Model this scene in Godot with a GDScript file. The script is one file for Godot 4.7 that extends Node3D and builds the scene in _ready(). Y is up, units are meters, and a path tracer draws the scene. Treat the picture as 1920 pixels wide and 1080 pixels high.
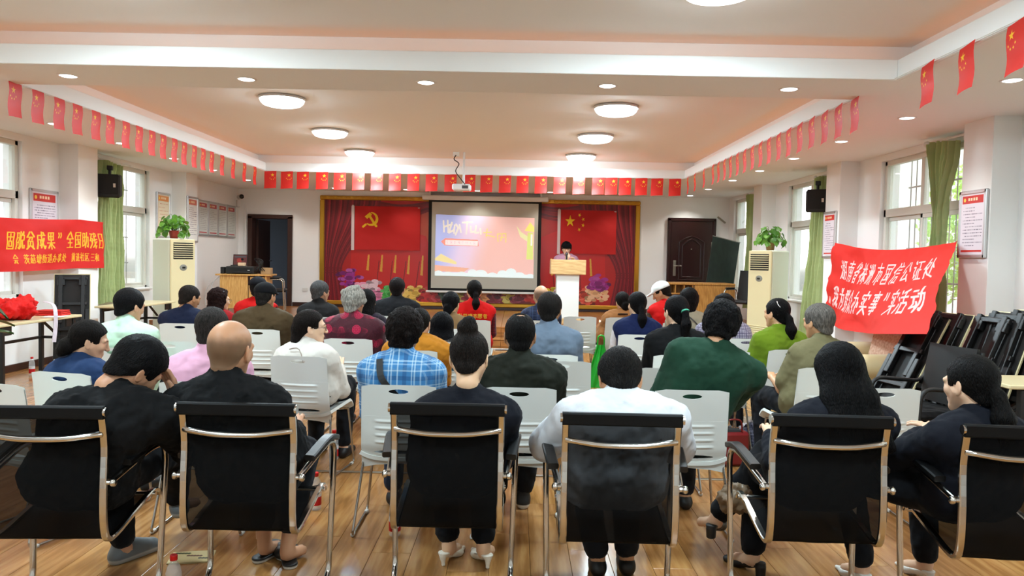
extends Node3D
# Community meeting room: rows of seated people face a small stage with a projection screen.
# World: x right, y up, -z away from the camera, metres. Pixels of the 1920x1080 frame are only used as directions.

const FOCAL := 1400.0
const EYE := 1.5
const SOFFIT := 2.9
const CEIL := 3.2
const STAGE := 0.35
const WALL_L := -6.1
const WALL_R := 4.65
const WALL_B := -16.4
const IN_L := -4.3
const IN_R := 2.85
const BEAM_F := -5.7
const BEAM_B := -6.42
const BACK_IN := -12.8

var cam_axes: Basis
var taken := {}
var mats := {}
var noise := FastNoiseLite.new()
var rng := RandomNumberGenerator.new()
var bump_fine: NoiseTexture2D
var bump_fold: NoiseTexture2D
var heads := {}
var hands := {}
var hairs := {}
var shoe_meshes := {}

func _ready():
	rng.seed = 7
	noise.seed = 11
	noise.noise_type = FastNoiseLite.TYPE_SIMPLEX_SMOOTH
	noise.frequency = 1.0
	set_camera()
	set_sky()
	set_area_lights()
	make_textures()
	build_room()
	build_ceiling_lights()
	build_stage_wall()
	build_side_walls()
	build_furniture()
	build_chairs_and_people()
	build_small_things()

func set_camera():
	var fwd := Vector3((967.0 - 960.0) / FOCAL, (540.0 - 484.0) / FOCAL, -1.0).normalized()
	var right := Vector3(cos(0.0195), -sin(0.0195), 0)
	right = (right - fwd * right.dot(fwd)).normalized()
	var up := right.cross(fwd)
	# rows right, up, -fwd take camera space to the room's axes
	cam_axes = Basis(Vector3(right.x, up.x, -fwd.x), Vector3(right.y, up.y, -fwd.y), Vector3(right.z, up.z, -fwd.z))
	var cam := Camera3D.new()
	cam.name = "camera"
	cam.fov = rad_to_deg(2.0 * atan(540.0 / FOCAL))
	cam.near = 0.05
	cam.far = 200.0
	cam.transform = Transform3D(cam_axes, Vector3(0, EYE, 0))
	add_child(cam)

func set_sky():
	var e := Environment.new()
	e.background_mode = Environment.BG_SKY
	var sm := ProceduralSkyMaterial.new()
	sm.sky_top_color = Color(0.86, 0.89, 0.92)
	sm.sky_horizon_color = Color(0.93, 0.94, 0.93)
	sm.ground_bottom_color = Color(0.45, 0.46, 0.44)
	sm.ground_horizon_color = Color(0.62, 0.63, 0.61)
	sm.sky_energy_multiplier = 2.0
	sm.ground_energy_multiplier = 1.5
	var sky := Sky.new()
	sky.sky_material = sm
	e.sky = sky
	e.tonemap_mode = Environment.TONE_MAPPER_LINEAR
	e.tonemap_exposure = 1.17
	e.sdfgi_enabled = true
	e.ssao_enabled = true
	e.ssil_enabled = true
	var w := WorldEnvironment.new()
	w.name = "environment"
	w.environment = e
	add_child(w)

const LAMP_POWER := 7.0
const LAMP_ROUND := 0.36
const SPOT_POWER := 1.0
const COVE_POWER := 0.07

# round ceiling lamps: x, z of their centres (the last ones hang behind the frame's edge, over the front rows and the camera)
const LAMPS := [[-2.58, -8.2], [-2.58, -10.3], [-2.58, -12.25], [1.08, -8.35], [1.06, -10.3], [1.03, -12.25], [1.2, -4.6], [-2.58, -4.6], [1.2, -1.9], [-2.58, -1.9], [-2.58, 0.9], [1.2, 0.9]]

func set_area_lights():
	for a in LAMPS:
		var l := AreaLight3D.new()
		l.name = "ceiling_lamp_glow"
		l.area_size = Vector2(0.42, 0.42)
		l.light_energy = LAMP_POWER
		l.light_color = Color(0.86, 0.955, 1.0)
		l.shadow_enabled = true
		l.area_range = 25.0
		l.position = Vector3(a[0], 3.095, a[1])
		l.rotation.x = -PI / 2
		add_child(l, true)
		# the domed shade also throws light sideways
		var o := OmniLight3D.new()
		o.name = "ceiling_lamp_round_glow"
		o.light_energy = LAMP_ROUND
		o.light_color = Color(0.86, 0.955, 1.0)
		o.light_size = 0.03
		o.omni_range = 25.0
		o.omni_attenuation = 2.0
		o.shadow_enabled = true
		o.position = Vector3(a[0], CEIL - 0.065, a[1])
		add_child(o, true)

# ---------------------------------------------------------------- pixels to places
func ray(px: float, py: float) -> Vector3:
	return cam_axes * Vector3((px - 960.0) / FOCAL, (540.0 - py) / FOCAL, -1.0)

func on_y(px: float, py: float, y := 0.0) -> Vector3:
	var d := ray(px, py)
	return Vector3(0, EYE, 0) + d * ((y - EYE) / d.y)

func on_z(px: float, py: float, z: float) -> Vector3:
	var d := ray(px, py)
	return Vector3(0, EYE, 0) + d * (z / d.z)

func on_x(px: float, py: float, x: float) -> Vector3:
	var d := ray(px, py)
	return Vector3(0, EYE, 0) + d * (x / d.x)

# ---------------------------------------------------------------- naming
func numbered(called: String) -> String:
	var k: int = taken.get(called, 0)
	taken[called] = k + 1
	return called if k == 0 else "%s_%03d" % [called, k]

func tag(o: Node, label := "", category := "", group := "", kind := ""):
	if label: o.set_meta("label", label)
	if category: o.set_meta("category", category)
	if group: o.set_meta("group", group)
	if kind: o.set_meta("kind", kind)
	return o

func thing(called: String, label: String, category: String, at := Vector3.ZERO, turn := 0.0, group := "") -> Node3D:
	var o := Node3D.new()
	o.name = numbered(called)
	o.position = at
	o.rotation.y = turn
	add_child(o)
	tag(o, label, category, group)
	return o

func part(called: String, mesh: Mesh, material: Material, parent: Node, at := Transform3D()) -> MeshInstance3D:
	var o := MeshInstance3D.new()
	o.name = numbered(called) if parent == self else called
	o.mesh = mesh
	if material: o.material_override = material
	o.transform = at
	parent.add_child(o, true)
	return o

func single(called: String, mesh: Mesh, material: Material, label: String, category: String, at := Transform3D(), group := "") -> MeshInstance3D:
	var o := part(called, mesh, material, self, at)
	tag(o, label, category, group)
	return o

func struct(called: String, mesh: Mesh, material: Material, parent: Node = null) -> MeshInstance3D:
	var o := part(called, mesh, material, self if parent == null else parent)
	if parent == null: o.set_meta("kind", "structure")
	return o

func copy(src: Node3D, at: Vector3, turn: float, label := "", group := "") -> Node3D:
	var o: Node3D = src.duplicate()
	var base: String = String(src.name)
	if base.length() > 4 and base.substr(base.length() - 3).is_valid_int() and base[base.length() - 4] == "_":
		base = base.substr(0, base.length() - 4)
	o.name = numbered(base)
	add_child(o)
	o.position = at
	o.rotation.y = turn
	if label: o.set_meta("label", label)
	if group: o.set_meta("group", group)
	return o

# ---------------------------------------------------------------- materials and textures
func mat(c: Color, rough := 0.7, metal := 0.0, spec := 0.5) -> StandardMaterial3D:
	var key := "%s|%.2f|%.2f|%.2f" % [c.to_html(), rough, metal, spec]
	if mats.has(key): return mats[key]
	var m := StandardMaterial3D.new()
	m.albedo_color = c
	m.roughness = rough
	m.metallic = metal
	m.metallic_specular = spec
	mats[key] = m
	return m

func noise_tex(freq: float, octaves: int, seed_: int, size := 256, ramp: Gradient = null, normal := false) -> NoiseTexture2D:
	var t := NoiseTexture2D.new()
	t.width = size
	t.height = size
	t.seamless = true
	var n := FastNoiseLite.new()
	n.seed = seed_
	n.noise_type = FastNoiseLite.TYPE_SIMPLEX_SMOOTH
	n.frequency = freq
	n.fractal_octaves = octaves
	t.noise = n
	t.as_normal_map = normal
	if ramp: t.color_ramp = ramp
	return t

func make_textures():
	bump_fine = noise_tex(0.09, 2, 3)
	bump_fold = noise_tex(0.012, 3, 5)

# woven cloth: plain colour, soft sheen, creases as relief
func cloth(c: Color, fold := 1.0, sheen := 0.25, rough := 0.9) -> StandardMaterial3D:
	var key := "cloth%s|%.2f|%.2f|%.2f" % [c.to_html(), fold, sheen, rough]
	if mats.has(key): return mats[key]
	var m := StandardMaterial3D.new()
	m.albedo_color = c
	m.roughness = rough
	m.metallic_specular = 0.3
	m.uv1_triplanar = true
	m.uv1_scale = Vector3(1.6, 1.6, 1.6)
	m.heightmap_enabled = true
	m.heightmap_texture = bump_fold
	m.heightmap_scale = 3.0 * fold
	if sheen > 0:
		m.rim_enabled = true
		m.rim = sheen
		m.rim_tint = 0.6
	mats[key] = m
	return m

func printed(t: Texture2D, scale := Vector3.ONE, rough := 0.85, sheen := 0.2, tri := true) -> StandardMaterial3D:
	var m := StandardMaterial3D.new()
	m.albedo_texture = t
	m.roughness = rough
	m.metallic_specular = 0.3
	m.uv1_triplanar = tri
	m.uv1_scale = scale
	if sheen > 0:
		m.rim_enabled = true
		m.rim = sheen
		m.rim_tint = 0.5
	return m

func glow(c: Color, energy: float) -> StandardMaterial3D:
	var m := StandardMaterial3D.new()
	m.albedo_color = Color(0.9, 0.9, 0.9)
	m.emission_enabled = true
	m.emission = c
	m.emission_energy_multiplier = energy
	return m

func wood(a: Color, b: Color, scale: Vector3, rough: float, seed_: int, world := false) -> StandardMaterial3D:
	var g := Gradient.new()
	g.set_color(0, a)
	g.set_color(1, b)
	g.set_offset(0, 0.25)
	g.set_offset(1, 0.75)
	var m := StandardMaterial3D.new()
	m.albedo_texture = noise_tex(0.02, 4, seed_, 256, g)
	m.uv1_triplanar = true
	m.uv1_world_triplanar = world
	m.uv1_scale = scale
	m.roughness = rough
	return m

func picture(img: Image, rough := 0.6) -> StandardMaterial3D:
	var m := StandardMaterial3D.new()
	m.albedo_texture = ImageTexture.create_from_image(img)
	m.roughness = rough
	m.texture_repeat = false
	return m

# ---------------------------------------------------------------- drawing print into an Image
func blot(im: Image, x: float, y: float, r: float, c: Color, squash := 1.0):
	for yy in range(int(-r * squash), int(r * squash) + 1):
		var w := sqrt(maxf(0.0, 1.0 - pow(yy / maxf(0.5, r * squash), 2))) * r
		im.fill_rect(Rect2i(int(x - w), int(y) + yy, int(2 * w) + 1, 1), c)

func fill_poly(im: Image, pts: PackedVector2Array, c: Color):
	var lo := INF
	var hi := -INF
	for p in pts:
		lo = minf(lo, p.y)
		hi = maxf(hi, p.y)
	for y in range(maxi(0, int(lo)), mini(im.get_height() - 1, int(hi) + 1) + 1):
		var xs := []
		for k in pts.size():
			var a := pts[k]
			var b := pts[(k + 1) % pts.size()]
			if (a.y <= y + 0.5) != (b.y <= y + 0.5):
				xs.append(a.x + (y + 0.5 - a.y) / (b.y - a.y) * (b.x - a.x))
		xs.sort()
		for k in range(0, xs.size() - 1, 2):
			im.fill_rect(Rect2i(int(round(xs[k])), y, maxi(1, int(round(xs[k + 1])) - int(round(xs[k]))), 1), c)

func pen(im: Image, a: Vector2, b: Vector2, w: float, c: Color):
	var n := int(a.distance_to(b) / maxf(0.7, w * 0.3)) + 1
	for k in n + 1:
		var p := a.lerp(b, float(k) / n)
		im.fill_rect(Rect2i(int(p.x - w * 0.5), int(p.y - w * 0.5), maxi(1, int(w)), maxi(1, int(w))), c)

func star(c: Vector2, r: float, turn := 0.0) -> PackedVector2Array:
	var pts := PackedVector2Array()
	for k in 10:
		var a := turn - PI / 2 + k * PI / 5
		pts.append(c + Vector2(cos(a), sin(a)) * (r if k % 2 == 0 else r * 0.382))
	return pts

# brush strokes of each character on a 100 x 100 square, y down
const GLYPHS := {
	"湖": "8 10 20 20;5 35 18 44;6 92 20 62;28 30 54 30;41 10 41 50;30 52 30 88;52 52 52 88;30 52 52 52;30 88 52 88;64 12 64 70 58 92;64 12 92 12;92 12 92 92 84 90;64 36 92 36;64 60 92 60",
	"南": "15 15 85 15;50 4 50 32;12 32 88 32;12 32 12 95;88 32 88 95 80 92;36 42 42 52;64 42 58 52;28 56 72 56;22 72 78 72;50 56 50 95",
	"省": "50 4 50 30;28 12 14 30;72 12 86 26;74 26 40 44 8 52;28 46 28 96;28 46 78 46;78 46 78 96;28 62 78 62;28 78 78 78;28 94 78 94",
	"株": "4 30 44 30;24 5 24 96;24 36 5 68;26 40 42 58;56 12 48 36;52 28 92 28;46 52 98 52;72 5 72 96;70 54 48 84;74 54 98 84",
	"洲": "8 10 20 20;5 36 18 46;6 92 20 62;30 35 26 55;40 8 40 60 30 92;50 36 54 54;62 8 62 94;72 36 76 54;88 8 88 94",
	"市": "50 2 50 16;10 20 90 20;50 20 50 96;22 38 22 84;22 38 78 38;78 38 78 82 70 78",
	"国": "12 8 12 94;12 8 88 8;88 8 88 94;12 94 88 94;28 26 72 26;50 26 50 76;30 50 70 50;24 76 76 76;62 60 70 70",
	"信": "30 5 8 45;20 30 20 96;62 4 66 14;40 20 96 20;48 36 90 36;48 52 90 52;50 68 50 94;50 68 88 68;88 68 88 94;50 92 88 92",
	"公": "38 8 10 50;62 8 92 48;44 46 20 86 74 80;66 64 84 92",
	"证": "12 8 24 20;6 36 22 36;22 36 22 82 32 72;42 14 96 14;70 14 70 90;72 50 92 50;50 46 50 90;38 90 98 90",
	"处": "28 6 8 52;24 24 48 24;48 24 34 62 8 92;22 46 50 78 98 92;70 6 70 74;72 30 90 48",
	"我": "40 6 10 18;5 36 95 36;28 12 28 92 18 86;6 70 46 56;58 6 66 60 84 92 94 80;88 44 50 84;74 10 86 22",
	"为": "24 8 32 20;10 32 84 32;84 32 80 90 68 84;46 6 42 46 10 94;48 50 58 64",
	"群": "8 10 44 10;44 10 44 40;4 26 50 26;8 40 44 40;26 10 20 52 4 70;18 56 18 92;18 56 44 56;44 56 44 92;18 90 44 90;62 6 68 18;90 6 82 18;56 22 98 22;58 44 94 44;52 66 98 66;76 22 76 97",
	"众": "50 4 30 32 10 44;50 4 70 32 92 44;28 46 20 70 4 94;28 62 44 86;70 46 64 70 48 94;70 62 96 94",
	"办": "12 30 74 30;74 30 70 92 56 84;42 6 38 56 8 94;16 50 8 70;84 48 94 66",
	"实": "50 2 52 12;10 16 10 30;10 16 90 16;90 16 86 30;28 30 38 40;20 46 30 54;10 64 92 64;54 30 50 70 10 94;56 72 90 94",
	"事": "8 14 92 14;24 24 24 40;24 24 76 24;76 24 76 40;24 40 76 40;16 52 80 52;80 52 80 80;4 66 96 66;16 80 80 80;50 3 50 94 38 90",
	"活": "8 10 20 20;5 36 18 46;6 92 20 62;84 8 44 18;32 36 98 36;64 14 64 58;44 58 44 94;44 58 88 58;88 58 88 94;44 92 88 92",
	"动": "10 18 46 18;4 40 50 40;26 40 10 80 44 74;38 60 50 84;54 30 92 30;92 30 88 90 76 84;72 6 70 50 48 94",
	"固": "12 8 12 94;12 8 88 8;88 8 88 94;12 94 88 94;24 32 76 32;50 16 50 52;32 54 32 80;32 54 68 54;68 54 68 80;32 80 68 80",
	"脱": "10 10 10 60 4 94;10 10 38 10;38 10 38 92 30 88;10 36 38 36;10 60 38 60;56 4 62 16;86 4 78 16;52 22 52 48;52 22 90 22;90 22 90 48;52 48 90 48;62 48 58 78 44 94;78 48 78 90 96 90 96 76",
	"贫": "40 4 8 32;58 4 92 30;26 32 72 32;72 32 66 46;48 32 28 50;24 54 24 84;24 54 76 54;76 54 76 84;50 60 48 76 14 96;60 80 86 96",
	"成": "16 22 94 22;16 22 16 60 4 94;18 46 46 46;46 46 44 80 34 76;56 4 64 56 84 94 96 80;86 38 46 90;72 6 84 16",
	"果": "22 8 22 48;22 8 78 8;78 8 78 48;22 28 78 28;22 48 78 48;50 8 50 97;6 64 94 64;48 66 12 92;52 66 90 92",
	"全": "50 4 8 44;50 4 92 44;26 44 74 44;24 66 76 66;50 44 50 92;10 92 90 92",
	"助": "10 12 10 84;10 12 42 12;42 12 42 80;10 34 42 34;10 56 42 56;4 86 50 76;52 32 92 32;92 32 88 90 76 84;70 6 68 54 46 94",
	"残": "4 12 46 12;26 12 6 52;14 40 40 40;40 40 34 64 8 94;22 52 30 64;54 28 92 22;52 48 96 42;60 6 66 56 88 94 96 80;92 56 50 90;80 8 90 16",
	"日": "22 8 22 92;22 8 78 8;78 8 78 92;22 48 78 48;22 90 78 90",
	"会": "50 4 8 42;50 4 92 42;28 42 72 42;14 60 86 60;46 60 24 90 74 84;64 70 84 94",
	"茨": "8 16 92 16;32 4 32 28;68 4 68 28;10 36 24 46;8 88 26 60;48 32 38 56;44 44 92 44;92 44 84 58;66 48 58 76 32 96;66 62 94 96",
	"菇": "8 16 92 16;32 4 32 28;68 4 68 28;24 32 12 70 40 92;40 44 34 70 6 94;4 50 46 50;52 50 98 50;74 30 74 64;56 64 56 94;56 64 92 64;92 64 92 94;56 92 92 92",
	"塘": "4 34 34 34;18 10 18 80;2 84 36 76;64 2 66 12;42 14 96 14;42 14 42 60 34 94;52 28 90 28;90 28 90 54;48 41 98 41;52 54 90 54;70 18 70 68;54 70 54 96;54 70 88 70;88 70 88 96;54 94 88 94",
	"街": "26 6 6 32;28 28 4 56;16 46 16 96;36 24 62 24;50 10 50 44;32 44 66 44;36 66 62 66;50 50 50 88;32 90 66 84;72 16 94 16;68 40 98 40;84 40 84 94 76 90",
	"道": "10 8 20 20;4 40 20 40;20 40 20 78;4 94 20 80 50 92 98 92;46 4 52 14;82 4 74 14;34 18 96 18;64 18 60 30;44 30 44 78;44 30 86 30;86 30 86 78;44 46 86 46;44 62 86 62;44 78 86 78",
	"前": "32 2 38 14;68 2 60 14;6 18 94 18;18 30 18 96;18 30 46 30;46 30 46 92 38 88;18 48 46 48;18 64 46 64;62 32 62 76;86 26 86 94 76 90",
	"进": "10 8 20 20;4 40 20 40;20 40 20 78;4 94 20 80 50 92 98 92;36 26 92 26;34 52 96 52;52 8 52 52 40 80;76 8 76 84",
	"社": "22 4 28 14;6 24 42 24;42 24 6 64;26 46 26 96;30 46 42 58;56 34 94 34;74 6 74 90;48 90 98 90",
	"区": "10 10 92 10;10 10 10 92;10 92 96 92;76 24 28 78;32 28 78 76",
	"三": "14 16 86 16;20 50 80 50;6 88 94 88",
	"和": "44 6 12 18;4 36 52 36;28 14 28 96;26 40 4 74;30 42 52 64;62 22 62 88;62 22 92 22;92 22 92 88;62 84 92 84",
	"志": "10 20 90 20;50 3 50 44;20 44 80 44;14 62 6 86;32 58 32 90 72 90 76 76;50 58 56 72;76 58 90 78",
	"愿": "8 8 96 8;8 8 8 60 2 94;56 12 48 20;26 20 26 50;26 20 84 20;84 20 84 50;26 35 84 35;26 50 84 50;54 50 54 66;36 54 28 64;74 54 84 62;16 74 10 92;32 72 32 94 70 94 74 84;48 70 54 82;76 70 92 88",
	"者": "18 16 64 16;44 3 44 34;4 34 96 34;86 8 10 66;36 52 36 96;36 52 80 52;80 52 80 96;36 72 80 72;36 94 80 94",
	"“": "30 60 22 78 34 84 38 70 30 66;62 60 54 78 66 84 70 70 62 66",
	"”": "30 10 38 22 28 36;60 10 68 22 58 36",
}

func strokes(ch: String) -> Array:
	var out := []
	for s in String(GLYPHS.get(ch, "")).split(";", false):
		var nums := s.split(" ", false)
		var line := PackedVector2Array()
		for k in range(0, nums.size() - 1, 2):
			line.append(Vector2(float(nums[k]), float(nums[k + 1])) / 100.0)
		out.append(line)
	return out

func write(im: Image, text: String, x: float, y: float, w: float, h: float, gap: float, thick: float, c: Color):
	for ch in text:
		if ch != " ":
			for line in strokes(ch):
				for k in line.size() - 1:
					pen(im, Vector2(x + line[k].x * w, y + line[k].y * h), Vector2(x + line[k + 1].x * w, y + line[k + 1].y * h), thick, c)
		x += w + gap

# ---------------------------------------------------------------- mesh building
class MB:
	var v := PackedVector3Array()
	var n := PackedVector3Array()
	var u := PackedVector2Array()
	var c := PackedColorArray()
	var i := PackedInt32Array()
	var col := Color.WHITE

	func vert(p: Vector3, nn: Vector3, uv := Vector2.ZERO) -> int:
		v.append(p)
		n.append(nn)
		u.append(uv)
		c.append(col)
		return v.size() - 1

	# corners counter-clockwise as seen from outside
	func quad(a: Vector3, b: Vector3, d: Vector3, e: Vector3, uv := Rect2(0, 0, 1, 1)):
		var nn := (b - a).cross(d - a)
		if nn.length_squared() < 1e-14: nn = (d - a).cross(e - a)
		nn = nn.normalized()
		var s := vert(a, nn, uv.position + Vector2(0, uv.size.y))
		vert(b, nn, uv.position + uv.size)
		vert(d, nn, uv.position + Vector2(uv.size.x, 0))
		vert(e, nn, uv.position)
		i.append_array(PackedInt32Array([s, s + 2, s + 1, s, s + 3, s + 2]))

	func tri(a: Vector3, b: Vector3, d: Vector3):
		var nn := (b - a).cross(d - a).normalized()
		var s := vert(a, nn)
		vert(b, nn)
		vert(d, nn)
		i.append_array(PackedInt32Array([s, s + 2, s + 1]))

	func box(centre: Vector3, size: Vector3, bev := 0.0, axes := Basis()) -> MB:
		var h := size * 0.5
		var b := minf(bev, minf(h.x, minf(h.y, h.z)) * 0.9)
		var P := func(x: float, y: float, z: float) -> Vector3: return centre + axes * Vector3(x, y, z)
		for ax in 3:
			for s in [-1.0, 1.0]:
				var p := []
				for q in [[-1, -1], [1, -1], [1, 1], [-1, 1]]:
					var w := Vector3.ZERO
					w[ax] = h[ax] * s
					w[(ax + 1) % 3] = (h[(ax + 1) % 3] - b) * q[0]
					w[(ax + 2) % 3] = (h[(ax + 2) % 3] - b) * q[1]
					p.append(P.call(w.x, w.y, w.z))
				if s > 0: quad(p[0], p[1], p[2], p[3])
				else: quad(p[1], p[0], p[3], p[2])
		if b <= 0.0: return self
		for ax in 3:
			var a1 := (ax + 1) % 3
			var a2 := (ax + 2) % 3
			for s1 in [-1.0, 1.0]:
				for s2 in [-1.0, 1.0]:
					var p := []
					for q in [[0, -1], [0, 1], [1, 1], [1, -1]]:
						var w := Vector3.ZERO
						w[ax] = (h[ax] - b) * q[1]
						w[a1] = s1 * (h[a1] if q[0] == 0 else h[a1] - b)
						w[a2] = s2 * (h[a2] - b if q[0] == 0 else h[a2])
						p.append(P.call(w.x, w.y, w.z))
					if s1 * s2 < 0: quad(p[0], p[1], p[2], p[3])
					else: quad(p[1], p[0], p[3], p[2])
		for sx in [-1.0, 1.0]:
			for sy in [-1.0, 1.0]:
				for sz in [-1.0, 1.0]:
					var a: Vector3 = P.call(sx * h.x, sy * (h.y - b), sz * (h.z - b))
					var d: Vector3 = P.call(sx * (h.x - b), sy * h.y, sz * (h.z - b))
					var e: Vector3 = P.call(sx * (h.x - b), sy * (h.y - b), sz * h.z)
					if sx * sy * sz > 0: tri(a, d, e)
					else: tri(d, a, e)
		return self

	# closed outline (counter-clockwise, flat sides) swept along points; side = first axis of the outline
	func sweep(outline: PackedVector2Array, pts: PackedVector3Array, side := Vector3.RIGHT, smooth := true, caps := true, scales := PackedFloat32Array()) -> MB:
		var m := outline.size()
		var last := []
		var first := []
		for k in pts.size():
			var t: Vector3 = (pts[mini(k + 1, pts.size() - 1)] - pts[maxi(k - 1, 0)]).normalized()
			var x: Vector3 = side - t * side.dot(t)
			if x.length() < 0.05:
				x = Vector3.UP - t * t.y
				if x.length() < 0.05: x = Vector3.BACK - t * t.z
			x = x.normalized()
			side = x
			var y := t.cross(x)
			var sc := scales[k] if scales.size() > k else 1.0
			var ring := []
			for q in m: ring.append(pts[k] + (x * outline[q].x + y * outline[q].y) * sc)
			if k > 0 and not smooth:
				for q in m: quad(last[q], last[(q + 1) % m], ring[(q + 1) % m], ring[q])
			if smooth:
				var s := v.size()
				for q in m:
					var e := outline[(q + 1) % m] - outline[(q + m - 1) % m]
					vert(ring[q], (x * e.y - y * e.x).normalized(), Vector2(float(q) / m, float(k) / (pts.size() - 1)))
				if k > 0:
					for q in m:
						var a := s - m + q
						var b := s - m + (q + 1) % m
						i.append_array(PackedInt32Array([a, s + (q + 1) % m, b, a, s + q, s + (q + 1) % m]))
			if k == 0: first = ring
			last = ring
		if caps:
			for q in range(1, m - 1):
				tri(first[0], first[q + 1], first[q])
				tri(last[0], last[q], last[q + 1])
		return self

	func tube(pts: PackedVector3Array, r: float, seg := 8, scales := PackedFloat32Array()) -> MB:
		var o := PackedVector2Array()
		for k in seg: o.append(Vector2(cos(TAU * k / seg), sin(TAU * k / seg)) * r)
		return sweep(o, pts, Vector3.RIGHT, true, true, scales)

	func rod(a: Vector3, b: Vector3, r: float, seg := 8) -> MB:
		return tube(PackedVector3Array([a, b]), r, seg)

	func bar(pts: PackedVector3Array, w: float, t: float, side := Vector3.RIGHT) -> MB:
		var b := minf(w, t) * 0.2
		w *= 0.5
		t *= 0.5
		return sweep(PackedVector2Array([Vector2(w, -t + b), Vector2(w, t - b), Vector2(w - b, t), Vector2(b - w, t), Vector2(-w, t - b), Vector2(-w, b - t), Vector2(b - w, -t), Vector2(w - b, -t)]), pts, side, false)

	# profile of (radius, height) from bottom to top, turned about y
	func lathe(profile: PackedVector2Array, seg := 20, at := Vector3.ZERO, axes := Basis()) -> MB:
		var s := v.size()
		var m := profile.size()
		for k in m:
			var e := profile[mini(k + 1, m - 1)] - profile[maxi(k - 1, 0)]
			for q in seg + 1:
				var a := TAU * q / seg
				var out := Vector3(cos(a), 0, sin(a))
				vert(at + axes * (out * profile[k].x + Vector3.UP * profile[k].y), axes * (out * e.y - Vector3.UP * e.x).normalized(), Vector2(float(q) / seg, 1.0 - float(k) / (m - 1)))
		for k in m - 1:
			for q in seg:
				var a := s + k * (seg + 1) + q
				var b := a + seg + 1
				i.append_array(PackedInt32Array([a, a + 1, b + 1, a, b + 1, b]))
		return self

	func ball(at: Vector3, r: Vector3, seg := 12) -> MB:
		var s := v.size()
		for k in seg / 2 + 1:
			var t := PI * k / (seg / 2)
			for q in seg + 1:
				var a := TAU * q / seg
				var d := Vector3(sin(t) * cos(a), cos(t), sin(t) * sin(a))
				vert(at + d * r, (d / r).normalized(), Vector2(float(q) / seg, float(k) / (seg / 2)))
		for k in seg / 2:
			for q in seg:
				var a := s + k * (seg + 1) + q
				var b := a + seg + 1
				i.append_array(PackedInt32Array([a, b + 1, a + 1, a, b, b + 1]))
		return self

	# a sheet f(s, t) -> Vector3 over the unit square; t runs from top (0) to bottom (1) of the texture
	func sheet(f: Callable, nu: int, nv: int, thick := 0.0) -> MB:
		for side in (2 if thick > 0 else 1):
			var s := v.size()
			var g := PackedVector3Array()
			for b in nv + 1:
				for a in nu + 1: g.append(f.call(float(a) / nu, float(b) / nv))
			for b in nv + 1:
				for a in nu + 1:
					var du := g[b * (nu + 1) + mini(a + 1, nu)] - g[b * (nu + 1) + maxi(a - 1, 0)]
					var dv := g[mini(b + 1, nv) * (nu + 1) + a] - g[maxi(b - 1, 0) * (nu + 1) + a]
					var nn := dv.cross(du).normalized()
					var p := g[b * (nu + 1) + a]
					if side == 0: vert(p, nn, Vector2(float(a) / nu, float(b) / nv))
					else: vert(p - nn * thick, -nn, Vector2(float(a) / nu, float(b) / nv))
			for b in nv:
				for a in nu:
					var p := s + b * (nu + 1) + a
					var q := p + nu + 1
					if side == 0: i.append_array(PackedInt32Array([p, p + 1, q + 1, p, q + 1, q]))
					else: i.append_array(PackedInt32Array([p, q + 1, p + 1, p, q, q + 1]))
		if thick > 0:
			var m := (nu + 1) * (nv + 1)
			var s0 := v.size() - 2 * m
			for a in nu:
				quad(v[s0 + a + 1], v[s0 + a], v[s0 + m + a], v[s0 + m + a + 1])
				var e := s0 + nv * (nu + 1) + a
				quad(v[e], v[e + 1], v[e + m + 1], v[e + m])
			for b in nv:
				var e := s0 + b * (nu + 1)
				quad(v[e], v[e + nu + 1], v[e + m + nu + 1], v[e + m])
				e += nu
				quad(v[e + nu + 1], v[e], v[e + m], v[e + m + nu + 1])
		return self

	# flat outline in x-y (counter-clockwise seen from +z) given a depth along z, centred
	func prism(poly: PackedVector2Array, depth: float, at := Transform3D()) -> MB:
		var t := Geometry2D.triangulate_polygon(poly)
		var f := Vector3(0, 0, depth * 0.5)
		for k in range(0, t.size(), 3):
			var a := Vector3(poly[t[k]].x, poly[t[k]].y, 0)
			var b := Vector3(poly[t[k + 1]].x, poly[t[k + 1]].y, 0)
			var d := Vector3(poly[t[k + 2]].x, poly[t[k + 2]].y, 0)
			if (b - a).cross(d - a).z < 0:
				var w := b
				b = d
				d = w
			tri(at * (a + f), at * (b + f), at * (d + f))
			tri(at * (a - f), at * (d - f), at * (b - f))
		for k in poly.size():
			var a := Vector3(poly[k].x, poly[k].y, 0)
			var b := Vector3(poly[(k + 1) % poly.size()].x, poly[(k + 1) % poly.size()].y, 0)
			quad(at * (a - f), at * (b - f), at * (b + f), at * (a + f))
		return self

	func add(o: Array, t := Transform3D(), tint := Color.WHITE, flip := false):
		var s := v.size()
		var nb := t.basis.inverse().transposed()
		for k in o[0].size():
			v.append(t * o[0][k])
			n.append((nb * o[1][k]).normalized())
			u.append(Vector2.ZERO)
			c.append(o[3][k] * tint)
		for k in range(0, o[2].size(), 3):
			i.append(s + o[2][k])
			i.append(s + (o[2][k + 2] if flip else o[2][k + 1]))
			i.append(s + (o[2][k + 1] if flip else o[2][k + 2]))

	func arrays() -> Array:
		return [v, n, i, c]

	func done(colors := false) -> ArrayMesh:
		var a := []
		a.resize(Mesh.ARRAY_MAX)
		a[Mesh.ARRAY_VERTEX] = v
		a[Mesh.ARRAY_NORMAL] = n
		a[Mesh.ARRAY_TEX_UV] = u
		if colors: a[Mesh.ARRAY_COLOR] = c
		a[Mesh.ARRAY_INDEX] = i
		var m := ArrayMesh.new()
		m.add_surface_from_arrays(Mesh.PRIMITIVE_TRIANGLES, a)
		return m

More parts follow.
